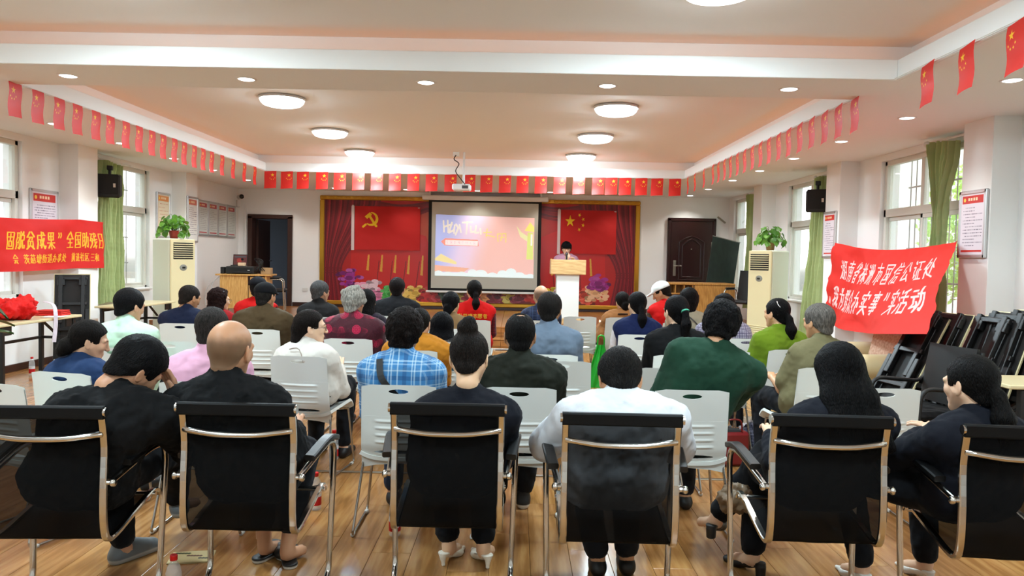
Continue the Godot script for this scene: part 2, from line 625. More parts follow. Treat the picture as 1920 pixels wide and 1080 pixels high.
func cube(size: Vector3, centre := Vector3.ZERO, bev := 0.004) -> ArrayMesh:
	return MB.new().box(centre, size, bev).done()

func path(pts: Array) -> PackedVector3Array:
	return PackedVector3Array(pts)

# a smooth line through the given points
func curve(pts: Array, per := 6) -> PackedVector3Array:
	var out := PackedVector3Array()
	for k in pts.size() - 1:
		var a: Vector3 = pts[maxi(k - 1, 0)]
		var b: Vector3 = pts[k]
		var c: Vector3 = pts[k + 1]
		var d: Vector3 = pts[mini(k + 2, pts.size() - 1)]
		for q in per: out.append(b.cubic_interpolate(c, a, d, float(q) / per))
	out.append(pts[pts.size() - 1])
	return out

# straight runs joined by round bends
func bend(pts: Array, r: float, per := 5) -> PackedVector3Array:
	var out := PackedVector3Array([pts[0]])
	for k in range(1, pts.size() - 1):
		var p: Vector3 = pts[k]
		var a: Vector3 = p + (pts[k - 1] - p).normalized() * minf(r, (pts[k - 1] - p).length() * 0.49)
		var b: Vector3 = p + (pts[k + 1] - p).normalized() * minf(r, (pts[k + 1] - p).length() * 0.49)
		for q in per + 1:
			var t := float(q) / per
			out.append(a.lerp(p, t).lerp(p.lerp(b, t), t))
	out.append(pts[pts.size() - 1])
	return out

# ---------------------------------------------------------------- smooth bodies: distances on a grid, meshed as surface nets
class Field:
	var o: Vector3
	var h: float
	var nx: int
	var ny: int
	var nz: int
	var d := PackedFloat32Array()

	func _init(lo: Vector3, hi: Vector3, cell: float):
		h = cell
		o = lo - Vector3.ONE * cell * 2
		nx = int((hi.x - lo.x) / cell) + 6
		ny = int((hi.y - lo.y) / cell) + 6
		nz = int((hi.z - lo.z) / cell) + 6
		d.resize(nx * ny * nz)
		d.fill(1.0)

	func cone(a: Vector3, b: Vector3, ra: float, rb: float, k := 0.02):
		var m := maxf(ra, rb) + k + h * 1.6
		var lo := (a.min(b) - Vector3.ONE * m - o) / h
		var hi := (a.max(b) + Vector3.ONE * m - o) / h
		var x0 := maxi(0, int(lo.x))
		var x1 := mini(nx - 1, int(hi.x) + 1)
		var ab := b - a
		var inv := 1.0 / maxf(ab.dot(ab), 1e-9)
		var dr := rb - ra
		var dd := d
		var k4 := 0.25 / k
		for z in range(maxi(0, int(lo.z)), mini(nz - 1, int(hi.z) + 1) + 1):
			for y in range(maxi(0, int(lo.y)), mini(ny - 1, int(hi.y) + 1) + 1):
				var at := (z * ny + y) * nx
				var base := o + Vector3(0, y * h, z * h) - a
				for x in range(x0, x1 + 1):
					var p := base + Vector3(x * h, 0, 0)
					var t := clampf(p.dot(ab) * inv, 0.0, 1.0)
					var w := (p - ab * t).length() - ra - dr * t
					if w < m:
						var e := dd[at + x]
						var g := k - absf(e - w)
						if g > 0.0: dd[at + x] = minf(e, w) - g * g * k4
						elif w < e: dd[at + x] = w

	func ell(c: Vector3, r: Vector3, k := 0.02, axes := Basis()):
		var m := maxf(r.x, maxf(r.y, r.z)) + k + h * 1.6
		var lo := (c - Vector3.ONE * m - o) / h
		var hi := (c + Vector3.ONE * m - o) / h
		var back := axes.inverse()
		var dd := d
		var rm := minf(r.x, minf(r.y, r.z))
		for z in range(maxi(0, int(lo.z)), mini(nz - 1, int(hi.z) + 1) + 1):
			for y in range(maxi(0, int(lo.y)), mini(ny - 1, int(hi.y) + 1) + 1):
				var at := (z * ny + y) * nx
				for x in range(maxi(0, int(lo.x)), mini(nx - 1, int(hi.x) + 1) + 1):
					var p := back * (o + Vector3(x, y, z) * h - c) / r
					var l := p.length()
					var w := l * (l - 1.0) / maxf((p / r).length(), 1e-6) if l > 0.001 else -rm
					var e := dd[at + x]
					var g := k - absf(e - w)
					if g > 0.0: dd[at + x] = minf(e, w) - g * g * 0.25 / k
					elif w < e: dd[at + x] = w

	# keep only what lies where f(p) < 0
	func keep(f: Callable):
		for z in nz:
			for y in ny:
				for x in nx:
					var at := (z * ny + y) * nx + x
					if d[at] < h * 3.0: d[at] = maxf(d[at], f.call(o + Vector3(x, y, z) * h))

	func value(p: Vector3) -> float:
		var q := (p - o) / h
		var x := clampi(int(q.x), 0, nx - 2)
		var y := clampi(int(q.y), 0, ny - 2)
		var z := clampi(int(q.z), 0, nz - 2)
		var f := q - Vector3(x, y, z)
		var a := (z * ny + y) * nx + x
		var b := a + nx * ny
		return lerpf(lerpf(lerpf(d[a], d[a + 1], f.x), lerpf(d[a + nx], d[a + nx + 1], f.x), f.y), lerpf(lerpf(d[b], d[b + 1], f.x), lerpf(d[b + nx], d[b + nx + 1], f.x), f.y), f.z)

	# where a straight line along -z from behind first meets the surface
	func back_of(x: float, y: float, lift := 0.0) -> Vector3:
		var z := o.z + (nz - 2) * h
		while z > o.z + h:
			if value(Vector3(x, y, z)) < lift: return Vector3(x, y, z + h * 0.35)
			z -= h * 0.5
		return Vector3(x, y, 0.0)

	# [vertices, normals, indices, colours]
	func net(tint := Color.WHITE) -> Array:
		var vs := PackedVector3Array()
		var ns := PackedVector3Array()
		var ids := PackedInt32Array()
		var cs := PackedColorArray()
		var vi := PackedInt32Array()
		vi.resize(d.size())
		vi.fill(-1)
		var dd := d
		var sx := 1
		var sy := nx
		var sz := nx * ny
		var far := h * 1.8
		var half := h * 0.5
		for z in nz - 1:
			for y in ny - 1:
				var at := (z * ny + y) * nx
				for x in nx - 1:
					var a := at + x
					var v0 := dd[a]
					if v0 > far or v0 < -far: continue
					var v1 := dd[a + 1]
					var v2 := dd[a + sy]
					var v3 := dd[a + sy + 1]
					var v4 := dd[a + sz]
					var v5 := dd[a + sz + 1]
					var v6 := dd[a + sz + sy]
					var v7 := dd[a + sz + sy + 1]
					var inside := int(v0 < 0) + int(v1 < 0) + int(v2 < 0) + int(v3 < 0) + int(v4 < 0) + int(v5 < 0) + int(v6 < 0) + int(v7 < 0)
					if inside == 0 or inside == 8: continue
					var g := Vector3(v1 + v3 + v5 + v7 - v0 - v2 - v4 - v6, v2 + v3 + v6 + v7 - v0 - v1 - v4 - v5, v4 + v5 + v6 + v7 - v0 - v1 - v2 - v3) * (0.25 / h)
					var mean := (v0 + v1 + v2 + v3 + v4 + v5 + v6 + v7) * 0.125
					var l := maxf(g.length_squared(), 0.05)
					var off := g * (-mean / l)
					off = off.clamp(Vector3(-half, -half, -half), Vector3(half, half, half))
					vi[a] = vs.size()
					vs.append(o + Vector3(x, y, z) * h + Vector3(half, half, half) + off)
					ns.append(g.normalized())
					cs.append(tint)
		for z in range(1, nz - 1):
			for y in range(1, ny - 1):
				var at := (z * ny + y) * nx
				for x in range(1, nx - 1):
					var a := at + x
					if vi[a] < 0: continue
					var s := dd[a] < 0
					if s != (dd[a + sx] < 0): face(ids, vi[a], vi[a - sy], vi[a - sy - sz], vi[a - sz], s)
					if s != (dd[a + sy] < 0): face(ids, vi[a], vi[a - sz], vi[a - sz - sx], vi[a - sx], s)
					if s != (dd[a + sz] < 0): face(ids, vi[a], vi[a - sx], vi[a - sx - sy], vi[a - sy], s)
		return [vs, ns, ids, cs]

	func face(ids: PackedInt32Array, a: int, b: int, c: int, e: int, s: bool):
		if a < 0 or b < 0 or c < 0 or e < 0: return
		if s: ids.append_array(PackedInt32Array([a, c, b, a, e, c]))
		else: ids.append_array(PackedInt32Array([a, b, c, a, c, e]))

func mesh_of(a: Array, colors := false) -> ArrayMesh:
	var m := MB.new()
	m.add(a)
	return m.done(colors)

# push vertices along their normals by noise: folds and strands
func crumple(a: Array, amp: float, scale: Vector3, seed_: float):
	var vs: PackedVector3Array = a[0]
	var ns: PackedVector3Array = a[1]
	for k in vs.size():
		var p := vs[k] * scale + Vector3.ONE * seed_
		vs[k] += ns[k] * (noise.get_noise_3dv(p) + 0.5 * noise.get_noise_3dv(p * 2.3)) * amp
	a[0] = vs

# normals from the triangles, after crumpling
func renormal(a: Array):
	var vs: PackedVector3Array = a[0]
	var ids: PackedInt32Array = a[2]
	var ns := PackedVector3Array()
	ns.resize(vs.size())
	for k in range(0, ids.size(), 3):
		var f := (vs[ids[k + 2]] - vs[ids[k]]).cross(vs[ids[k + 1]] - vs[ids[k]])
		ns[ids[k]] += f
		ns[ids[k + 1]] += f
		ns[ids[k + 2]] += f
	for k in ns.size(): ns[k] = ns[k].normalized()
	a[1] = ns

# ---------------------------------------------------------------- people
# heads, hands and hair live in their own axes: face towards -z, up +y, origin in the middle of the head (of the wrist, for a hand)
func head_arrays(kind: String) -> Array:
	if heads.has(kind): return heads[kind]
	var F := Field.new(Vector3(-0.1, -0.21, -0.125), Vector3(0.1, 0.13, 0.125), 0.0045)
	var w := 1.0 if kind == "man" else 0.95
	F.ell(Vector3(0, 0.03, 0.015), Vector3(0.076 * w, 0.086, 0.096), 0.02)
	F.cone(Vector3(0, -0.015, -0.035), Vector3(0, -0.08, -0.052), 0.06 * w, 0.034, 0.03)
	for s in [-1.0, 1.0]:
		F.cone(Vector3(s * 0.042, -0.03, -0.005), Vector3(s * 0.018, -0.088, -0.06), 0.036 * w, 0.02, 0.025)
		F.cone(Vector3(s * 0.038, -0.02, -0.062), Vector3(s * 0.03, -0.03, -0.06), 0.022, 0.02, 0.02)
		F.cone(Vector3(s * 0.012, 0.022, -0.083), Vector3(s * 0.05, 0.022, -0.07), 0.012, 0.01, 0.015)
		F.ell(Vector3(s * 0.031, 0.002, -0.076), Vector3(0.014, 0.01, 0.012), 0.008)
		F.ell(Vector3(s * 0.08 * w, -0.006, 0.012), Vector3(0.0075, 0.032, 0.019), 0.008, Basis(Vector3.UP, s * 0.35))
		F.ell(Vector3(s * 0.08 * w, -0.03, 0.006), Vector3(0.006, 0.012, 0.009), 0.006)
	F.cone(Vector3(0, 0.012, -0.09), Vector3(0, -0.028, -0.108), 0.008, 0.011, 0.012)
	F.cone(Vector3(-0.011, -0.03, -0.098), Vector3(0.011, -0.03, -0.098), 0.007, 0.007, 0.008)
	F.cone(Vector3(-0.019, -0.056, -0.083), Vector3(0.019, -0.056, -0.083), 0.008, 0.008, 0.01)
	F.cone(Vector3(-0.015, -0.065, -0.083), Vector3(0.015, -0.065, -0.083), 0.008, 0.008, 0.008)
	F.cone(Vector3(0, -0.05, 0.018), Vector3(0, -0.12, 0.03), 0.054 * w, 0.05 * w, 0.03)
	var a := F.net()
	for k in a[0].size():
		var p: Vector3 = a[0][k]
		var c := Color.WHITE
		if p.z < -0.06:
			var e := Vector2(absf(p.x) - 0.031, p.y - 0.002)
			if pow(e.x / 0.014, 2) + pow(e.y / 0.006, 2) < 1.0: c = Color(0.9, 0.95, 1.1) if absf(e.x) > 0.006 else Color(0.06, 0.05, 0.05)
			elif pow(e.x / 0.02, 2) + pow((e.y - 0.021) / 0.0045, 2) < 1.0: c = Color(0.2, 0.18, 0.17)
			elif absf(p.x) < 0.021 and absf(p.y + 0.06) < 0.0095: c = Color(0.85, 0.5, 0.5)
		a[3][k] = c
	heads[kind] = a
	return a

func hand_arrays(pose: String) -> Array:
	if hands.has(pose): return hands[pose]
	var F := Field.new(Vector3(-0.075, -0.11, -0.2), Vector3(0.06, 0.04, 0.06), 0.0045)
	var curl: float = {"relaxed": 0.38, "grip": 1.05, "flat": 0.12}[pose]
	F.cone(Vector3(0, 0, 0.05), Vector3(0, 0, -0.02), 0.026, 0.025, 0.02)
	for k in 4:
		var x := -0.03 + 0.02 * k
		F.cone(Vector3(x * 0.5, 0, -0.02), Vector3(x, 0.002, -0.082 + absf(k - 1) * 0.004), 0.016, 0.0115, 0.015)
		var p := Vector3(x, 0.002, -0.085 + absf(k - 1) * 0.004)
		var lens: Array = [[0.042, 0.025, 0.02], [0.046, 0.029, 0.021], [0.043, 0.027, 0.021], [0.033, 0.02, 0.018]][k]
		var ang := curl * 0.7
		for j in 3:
			var q := p + Vector3((k - 1.3) * 0.0025, -sin(ang), -cos(ang)) * Vector3(1, lens[j], lens[j])
			F.cone(p, q, 0.0098 - j * 0.0011, 0.0089 - j * 0.0011, 0.0045)
			p = q
			ang += curl
	var t := Vector3(-0.022, -0.008, -0.015)
	F.cone(Vector3(-0.012, -0.004, 0.0), t, 0.017, 0.016, 0.015)
	var t2 := t + Vector3(-0.026, -0.014, -0.03)
	var t3 := t2 + (Vector3(-0.006, -0.012, -0.03) if pose != "grip" else Vector3(0.022, -0.02, -0.018))
	F.cone(t, t2, 0.014, 0.011, 0.01)
	F.cone(t2, t3, 0.0105, 0.0085, 0.005)
	hands[pose] = F.net()
	return hands[pose]

const CAP_C := Vector3(0, 0.032, 0.017)
const CAP_R := Vector3(0.077, 0.087, 0.098)

func hair_mesh(style: String) -> ArrayMesh:
	if hairs.has(style): return hairs[style]
	var long: bool = style in ["long", "long_short", "wavy"]
	var lo := Vector3(-0.14, -0.2, -0.12)
	var hi := Vector3(0.14, 0.19, 0.18)
	if long: lo.y = -0.5
	if style.begins_with("pony"): lo.y = -0.36
	var F := Field.new(lo, hi, 0.007 if long else 0.0055)
	var strand := 0.0028
	# the hairline: above the forehead in front, down to the nape behind
	var line := func(p: Vector3) -> float: return minf(-(p.y - (-0.008 - 0.94 * p.z)), maxf(maxf(0.055 - absf(p.x), absf(p.z + 0.03) - 0.018), -0.035 - p.y))
	match style:
		"crop", "crown", "short", "puffy", "tuft":
			var g: float = {"crop": 0.007, "crown": 0.008, "short": 0.014, "puffy": 0.02, "tuft": 0.013}[style]
			F.ell(CAP_C, CAP_R + Vector3.ONE * g, 0.01)
			F.cone(Vector3(0, 0, 0.03), Vector3(0, -0.05, 0.042), 0.066 + g * 0.6, 0.056 + g * 0.5, 0.02)
			if style == "puffy":
				for k in 26:
					var a := k * 2.4
					var y := -0.3 + 1.25 * fmod(k * 0.618, 1.0)
					var q := sqrt(maxf(0.0, 1.0 - y * y))
					F.ell(CAP_C + Vector3(cos(a) * q, y, sin(a) * q) * (CAP_R + Vector3.ONE * 0.012), Vector3.ONE * 0.022, 0.012)
			if style == "tuft":
				for k in 14: F.cone(CAP_C + Vector3(cos(k * 2.1) * 0.05, 0.08, sin(k * 1.7) * 0.06), CAP_C + Vector3(cos(k * 2.1) * 0.066, 0.104, sin(k * 1.7) * 0.08), 0.018, 0.006, 0.01)
			F.keep(line)
			if style == "crown": F.keep(func(p): return 0.036 - (p - Vector3(0, 0.128, 0.05)).length())
		"stubble":
			F.ell(CAP_C, CAP_R + Vector3.ONE * 0.0015, 0.01)
			F.cone(Vector3(0, -0.01, 0.03), Vector3(0, -0.05, 0.035), 0.066, 0.055, 0.02)
			F.keep(func(p): return -(p.y - (0.0 - 0.8 * p.z)))
			F.keep(func(p): return p.y - 0.045 + noise.get_noise_3dv(p * 40.0) * 0.02)
			strand = 0.0006
		"bowl", "bob":
			var g := 0.02
			F.ell(CAP_C, CAP_R + Vector3(0.02, 0.018, 0.02), 0.01)
			F.cone(Vector3(0, 0.0, 0.025), Vector3(0, -0.06, 0.04), 0.08 + g * 0.5, 0.068, 0.03)
			if style == "bob": F.cone(Vector3(0, -0.02, 0.025), Vector3(0, -0.1, 0.04), 0.088, 0.07, 0.03)
			for k in 16: F.cone(Vector3(cos(k * 0.8) * 0.075, 0.02 + 0.05 * sin(k * 1.9), 0.03 + sin(k * 0.8) * 0.085), Vector3(cos(k * 0.8) * 0.08, -0.05, 0.035 + sin(k * 0.8) * 0.075), 0.018, 0.008, 0.015)
			F.keep(func(p): return -(p.y - (0.028 - 1.35 * p.z - 0.05)) if p.z < 0.02 else -(p.y + (0.095 if style == "bowl" else 0.13)))
			strand = 0.004
		"long", "long_short", "wavy":
			var deep := -0.33 if style == "long" else (-0.3 if style == "wavy" else -0.24)
			F.ell(CAP_C, CAP_R + Vector3.ONE * 0.016, 0.01)
			for s in [-1.0, -0.35, 0.35, 1.0]:
				F.cone(Vector3(s * 0.05, 0.03, 0.05 - absf(s) * 0.03), Vector3(s * 0.07, -0.12, 0.075 - absf(s) * 0.02), 0.05, 0.046, 0.03)
				F.cone(Vector3(s * 0.07, -0.12, 0.075 - absf(s) * 0.02), Vector3(s * (0.09 if style != "long" else 0.105), deep, 0.105), 0.046, 0.024, 0.03)
			F.keep(func(p): return -(p.z + 0.02 + maxf(0.0, p.y - 0.02) * 0.55))
			strand = 0.007 if style == "wavy" else 0.004
		_:
			F.ell(CAP_C, CAP_R + Vector3.ONE * 0.008, 0.01)
			F.cone(Vector3(0, 0, 0.03), Vector3(0, -0.05, 0.05), 0.068, 0.052, 0.02)
			F.keep(func(p): return minf(-(p.y - (-0.004 - 1.02 * p.z)), maxf(maxf(0.055 - absf(p.x), absf(p.z + 0.03) - 0.016), -0.03 - p.y)))
			match style:
				"bun_high":
					F.ell(Vector3(0, 0.118, 0.085), Vector3(0.045, 0.04, 0.042), 0.018)
					F.ell(Vector3(0.006, 0.136, 0.095), Vector3(0.033, 0.03, 0.03), 0.004, Basis(Vector3(1, 0, 1).normalized(), 0.6))
				"bun_low":
					F.ell(Vector3(0, -0.06, 0.115), Vector3(0.06, 0.055, 0.042), 0.02)
					F.ell(Vector3(0.0, -0.075, 0.125), Vector3(0.045, 0.045, 0.035), 0.006)
				"bun_mid":
					F.ell(Vector3(0, -0.055, 0.1), Vector3(0.045, 0.06, 0.03), 0.02)
					F.ell(Vector3(0, -0.03, 0.11), Vector3(0.035, 0.03, 0.025), 0.008)
				"pony_low":
					F.cone(Vector3(0, -0.01, 0.1), Vector3(0.0, -0.045, 0.128), 0.026, 0.02, 0.02)
					F.cone(Vector3(0.0, -0.045, 0.128), Vector3(0.0, -0.13, 0.14), 0.026, 0.04, 0.02)
					F.cone(Vector3(0.0, -0.13, 0.14), Vector3(0.0, -0.3, 0.115), 0.04, 0.014, 0.02)
				"pony":
					F.cone(Vector3(0, 0.03, 0.105), Vector3(0.0, 0.0, 0.145), 0.024, 0.018, 0.02)
					F.cone(Vector3(0.0, 0.0, 0.145), Vector3(0.0, -0.09, 0.155), 0.022, 0.034, 0.02)
					F.cone(Vector3(0.0, -0.09, 0.155), Vector3(0.0, -0.26, 0.12), 0.034, 0.014, 0.02)
				"nape":
					F.cone(Vector3(0, -0.02, 0.09), Vector3(0, -0.12, 0.085), 0.045, 0.035, 0.03)
					F.ell(Vector3(0, -0.09, 0.1), Vector3(0.04, 0.045, 0.03), 0.02)
			strand = 0.0025
	var a := F.net()
	crumple(a, strand, Vector3(75, 14, 75), 3.0)
	if style in ["puffy", "wavy", "bowl", "tuft"]: crumple(a, strand * 1.6, Vector3(26, 20, 26), 9.0)
	renormal(a)
	hairs[style] = mesh_of(a)
	return hairs[style]

func stubble_arrays() -> Array:
	var F := Field.new(Vector3(-0.1, -0.1, -0.12), Vector3(0.1, 0.13, 0.13), 0.0055)
	F.ell(CAP_C, CAP_R + Vector3.ONE * 0.002, 0.01)
	F.cone(Vector3(0, -0.01, 0.03), Vector3(0, -0.06, 0.03), 0.067, 0.056, 0.02)
	F.keep(func(p): return -(p.y - (-0.02 - 0.9 * p.z)))
	return F.net()

func hair_mat(c: Color) -> StandardMaterial3D:
	var key := "hair" + c.to_html()
	if mats.has(key): return mats[key]
	var m := StandardMaterial3D.new()
	var g := Gradient.new()
	g.set_color(0, c.darkened(0.4))
	g.set_color(1, c)
	g.set_offset(0, 0.3)
	g.set_offset(1, 0.7)
	m.albedo_texture = noise_tex(0.06, 3, 21, 128, g)
	m.uv1_triplanar = true
	m.uv1_scale = Vector3(14, 2.2, 14)
	m.heightmap_enabled = true
	m.heightmap_texture = bump_fine
	m.heightmap_scale = 0.8
	m.roughness = 0.5
	m.metallic_specular = 0.2
	mats[key] = m
	return m

func shoe(kind: String, c: Color, sole: Color) -> ArrayMesh:
	var key := kind + c.to_html() + sole.to_html()
	if shoe_meshes.has(key): return shoe_meshes[key]
	var F := Field.new(Vector3(-0.06, -0.01, -0.2), Vector3(0.06, 0.15, 0.12), 0.006)
	var edge := 0.026
	match kind:
		"sneaker":
			F.cone(Vector3(0, 0.045, 0.045), Vector3(0, 0.034, -0.13), 0.037, 0.034, 0.03)
			F.cone(Vector3(0, 0.03, 0.05), Vector3(0, 0.02, -0.14), 0.04, 0.036, 0.02)
			F.cone(Vector3(0, 0.06, 0.02), Vector3(0, 0.105, 0.03), 0.04, 0.04, 0.03)
			F.cone(Vector3(0, 0.075, -0.02), Vector3(0, 0.05, -0.09), 0.032, 0.028, 0.02)
			F.keep(func(p): return -p.y)
			F.keep(func(p): return p.y - 0.105)
		"leather":
			F.cone(Vector3(0, 0.035, 0.05), Vector3(0, 0.025, -0.15), 0.036, 0.028, 0.03)
			F.cone(Vector3(0, 0.055, 0.03), Vector3(0, 0.045, -0.05), 0.036, 0.034, 0.03)
			F.keep(func(p): return -p.y)
			F.keep(func(p): return p.y - 0.085)
			edge = 0.014
		"pump":
			F.cone(Vector3(0, 0.085, 0.055), Vector3(0, 0.06, 0.0), 0.028, 0.03, 0.02)
			F.cone(Vector3(0, 0.06, 0.0), Vector3(0, 0.022, -0.08), 0.03, 0.031, 0.02)
			F.cone(Vector3(0, 0.022, -0.08), Vector3(0, 0.012, -0.165), 0.031, 0.01, 0.02)
			F.keep(func(p): return p.y - 0.085 + clampf((0.05 - p.z) * 0.35, 0.0, 0.045))
			F.cone(Vector3(0, 0.06, 0.068), Vector3(0, 0.012, 0.062), 0.015, 0.008, 0.012)
			F.cone(Vector3(0, 0.012, 0.062), Vector3(0, 0.004, 0.062), 0.008, 0.01, 0.004)
			F.keep(func(p): return -p.y)
			edge = -1.0
		"heel":
			F.cone(Vector3(0, 0.085, 0.055), Vector3(0, 0.06, 0.0), 0.028, 0.03, 0.02)
			F.cone(Vector3(0, 0.06, 0.0), Vector3(0, 0.022, -0.08), 0.03, 0.032, 0.02)
			F.cone(Vector3(0, 0.022, -0.08), Vector3(0, 0.016, -0.14), 0.032, 0.024, 0.02)
			F.keep(func(p): return p.y - 0.085 + clampf((0.05 - p.z) * 0.35, 0.0, 0.045))
			F.cone(Vector3(0, 0.06, 0.062), Vector3(0, 0.0, 0.062), 0.024, 0.021, 0.008)
			F.keep(func(p): return -p.y)
			edge = -1.0
		"sandal":
			F.cone(Vector3(0, 0.018, 0.05), Vector3(0, 0.016, -0.14), 0.036, 0.036, 0.02)
			F.keep(func(p): return p.y - 0.026)
			edge = 0.012
			F.cone(Vector3(-0.035, 0.03, -0.06), Vector3(0.035, 0.03, -0.06), 0.03, 0.03, 0.02)
			F.cone(Vector3(-0.035, 0.03, -0.1), Vector3(0.035, 0.03, -0.1), 0.024, 0.024, 0.02)
			F.keep(func(p): return -p.y)
	var a := F.net(c.srgb_to_linear())
	for k in a[0].size():
		if a[0][k].y < edge: a[3][k] = sole.srgb_to_linear()
	shoe_meshes[key] = mesh_of(a, true)
	return shoe_meshes[key]

func ik(a: Vector3, t: Vector3, l1: float, l2: float, hint: Vector3) -> Array:
	var d := t - a
	var L := minf(d.length(), (l1 + l2) * 0.995)
	L = maxf(L, 0.06)
	d = d.normalized()
	var x := clampf((l1 * l1 - l2 * l2 + L * L) / (2 * L), -l1, l1)
	var perp := (hint - d * hint.dot(d)).normalized()
	return [a + d * x + perp * sqrt(maxf(0.0, l1 * l1 - x * x)), a + d * L]

func tinted() -> StandardMaterial3D:
	if not mats.has("tinted"):
		var m := StandardMaterial3D.new()
		m.vertex_color_use_as_albedo = true
		m.roughness = 0.5
		mats["tinted"] = m
	return mats["tinted"]

func skin_mat() -> StandardMaterial3D:
	if not mats.has("skin"):
		var m := StandardMaterial3D.new()
		m.vertex_color_use_as_albedo = true
		m.roughness = 0.48
		m.metallic_specular = 0.4
		m.subsurf_scatter_enabled = true
		m.subsurf_scatter_strength = 0.08
		mats["skin"] = m
	return mats["skin"]

# q: label, group, head [px, py, z], seat [x, z] or none, yaw / look (yaw, pitch, roll of the head) in degrees, hair, hair_color, top, top_name, pants, ...
# Returns {root, top_field, head} for extras that lie on the clothes.
func person(q: Dictionary) -> Dictionary:
	var s: float = q.get("size", 0.95)
	var bulk: float = q.get("bulk", 1.0)
	var lod: int = q.get("lod", 1)
	var yaw := deg_to_rad(q.get("yaw", 0.0))
	var hw := on_z(q.head[0], q.head[1], q.head[2])
	var seat: Array = q.get("seat", [hw.x, q.head[2] + 0.02])
	var ground: float = q.get("ground", 0.0)
	var root := thing("person", q.label, "person", Vector3(seat[0], ground, seat[1]), yaw, q.get("group", ""))
	var H: Vector3 = root.transform.affine_inverse() * hw
	var look: Array = q.get("look", [0, 8, 0])
	var hb := Basis.from_euler(Vector3(-deg_to_rad(look[1]), deg_to_rad(look[0]), deg_to_rad(look[2])))
	var hip := Vector3(0, q.get("hip", 0.56), 0)
	if q.get("face_hand", false): q.hand_r = H + Vector3(0.13, -0.14, -0.07)
	var nb := H + (hb * Vector3(0, -0.15, 0.035) * 0.5 + Vector3(0, -0.15, 0.04) * 0.5) * s - Vector3(0, q.get("neck", 0.0), 0)
	var ctrl := hip.lerp(nb, 0.55) + Vector3(0, 0.03, q.get("slouch", 0.05))
	var sp := func(t: float) -> Vector3: return hip.lerp(ctrl, t).lerp(ctrl.lerp(nb, t), t)
	var sw: float = 0.168 * s * bulk
	var tilt: float = q.get("tilt", 0.0)
	var SL: Vector3 = sp.call(0.93) + Vector3(-sw, -0.055 - tilt, 0.0)
	var SR: Vector3 = sp.call(0.93) + Vector3(sw, -0.055 + tilt, 0.0)
	var stand: bool = q.get("stand", false)
	# arms: where each hand rests, in the person's own axes
	var hl: Vector3 = q.get("hand_l", Vector3(-0.1, 0.68, -0.3))
	var hr: Vector3 = q.get("hand_r", Vector3(0.1, 0.68, -0.3))
	var AL := ik(SL, hl, 0.285 * s, 0.245 * s, q.get("elbow_l", Vector3(-0.45, -1, 0.55)))
	var AR := ik(SR, hr, 0.285 * s, 0.245 * s, q.get("elbow_r", Vector3(0.45, -1, 0.55)))
	# legs
	var kl: Vector3 = q.get("knee_l", Vector3(-0.11, 0.53, -0.42))
	var kr: Vector3 = q.get("knee_r", Vector3(0.11, 0.53, -0.42))
	var fl: Vector3 = q.get("foot_l", Vector3(-0.11, 0.0, -0.4))
	var fr: Vector3 = q.get("foot_r", Vector3(0.11, 0.0, -0.4))
	if stand:
		kl = Vector3(-0.09, 0.45, -0.01)
		kr = Vector3(0.09, 0.45, -0.01)
		fl = Vector3(-0.09, 0, 0.02)
		fr = Vector3(0.09, 0, 0.02)
	var heel: bool = q.get("shoe", "leather") in ["pump", "heel"]
	var al := fl + Vector3(0, 0.1 if heel else 0.085, 0.03)
	var ar := fr + Vector3(0, 0.1 if heel else 0.085, 0.03)
	var lo := H
	var hi := H
	for p in [SL, SR, AL[0], AL[1], AR[0], AR[1], kl, kr, fl, fr, hip, nb]:
		lo = lo.min(p)
		hi = hi.max(p)
	lo -= Vector3(0.2, 0.02, 0.2)
	hi += Vector3(0.2, 0.02, 0.2)
	var cells: Array = [[0.02, 0.0115, 0.015], [0.028, 0.016, 0.024], [0.034, 0.021, 0.032]][lod]
	var skin: Color = Color(q.get("skin", "c99a7c")).srgb_to_linear()
	# the body itself, one surface from neck to feet, with the finer head and hands added
	var B := Field.new(Vector3(lo.x, 0.0, lo.z), Vector3(hi.x, nb.y + 0.15, hi.z), cells[0])
	torso(B, sp, nb, SL, SR, hip, bulk * 0.93, -0.006, s)
	B.cone(nb, H + hb * Vector3(0, -0.04, 0.02), 0.056 * s, 0.05 * s, 0.03)
	for arm in [[SL, AL], [SR, AR]]:
		B.cone(arm[0], arm[1][0], 0.05 * s, 0.04 * s, 0.03)
		B.cone(arm[1][0], arm[1][1], 0.04 * s, 0.028 * s, 0.02)
	for leg in [[-1.0, kl, al, fl], [1.0, kr, ar, fr]]:
		B.cone(hip + Vector3(leg[0] * 0.085, -0.02, -0.02), leg[1], 0.082 * s, 0.058 * s, 0.03)
		B.cone(leg[1], leg[2], 0.056 * s, 0.036, 0.02)
		var toe: Vector3 = leg[3] + Basis(Vector3.UP, q.get("toe", 0.0)) * Vector3(0, 0.03, -0.1)
		B.cone(leg[2] - Vector3(0, 0.03, 0), toe, 0.034, 0.026, 0.02)
	var body := MB.new()
	body.add(B.net(skin))
	body.add(head_arrays(q.get("head_kind", "man")), Transform3D(hb.scaled(Vector3.ONE * s * 1.05), H), skin)
	for arm in [[AL, true, q.get("grip_l", "relaxed"), q.get("palm_l", Vector3.UP)], [AR, false, q.get("grip_r", "relaxed"), q.get("palm_r", Vector3.UP)]]:
		var fwd: Vector3 = q.get("point_l" if arm[1] else "point_r", (arm[0][1] - arm[0][0]).normalized())
		var up: Vector3 = (arm[3] - fwd * arm[3].dot(fwd)).normalized()
		var right := fwd.cross(up)
		var bs := Basis(-right if arm[1] else right, up, -fwd)
		body.add(hand_arrays(arm[2]), Transform3D(bs * s, arm[0][1]), skin, arm[1])
	part("body", body.done(true), skin_mat(), root)
	# the garment on the upper body
	var puff: float = q.get("puff", 0.016)
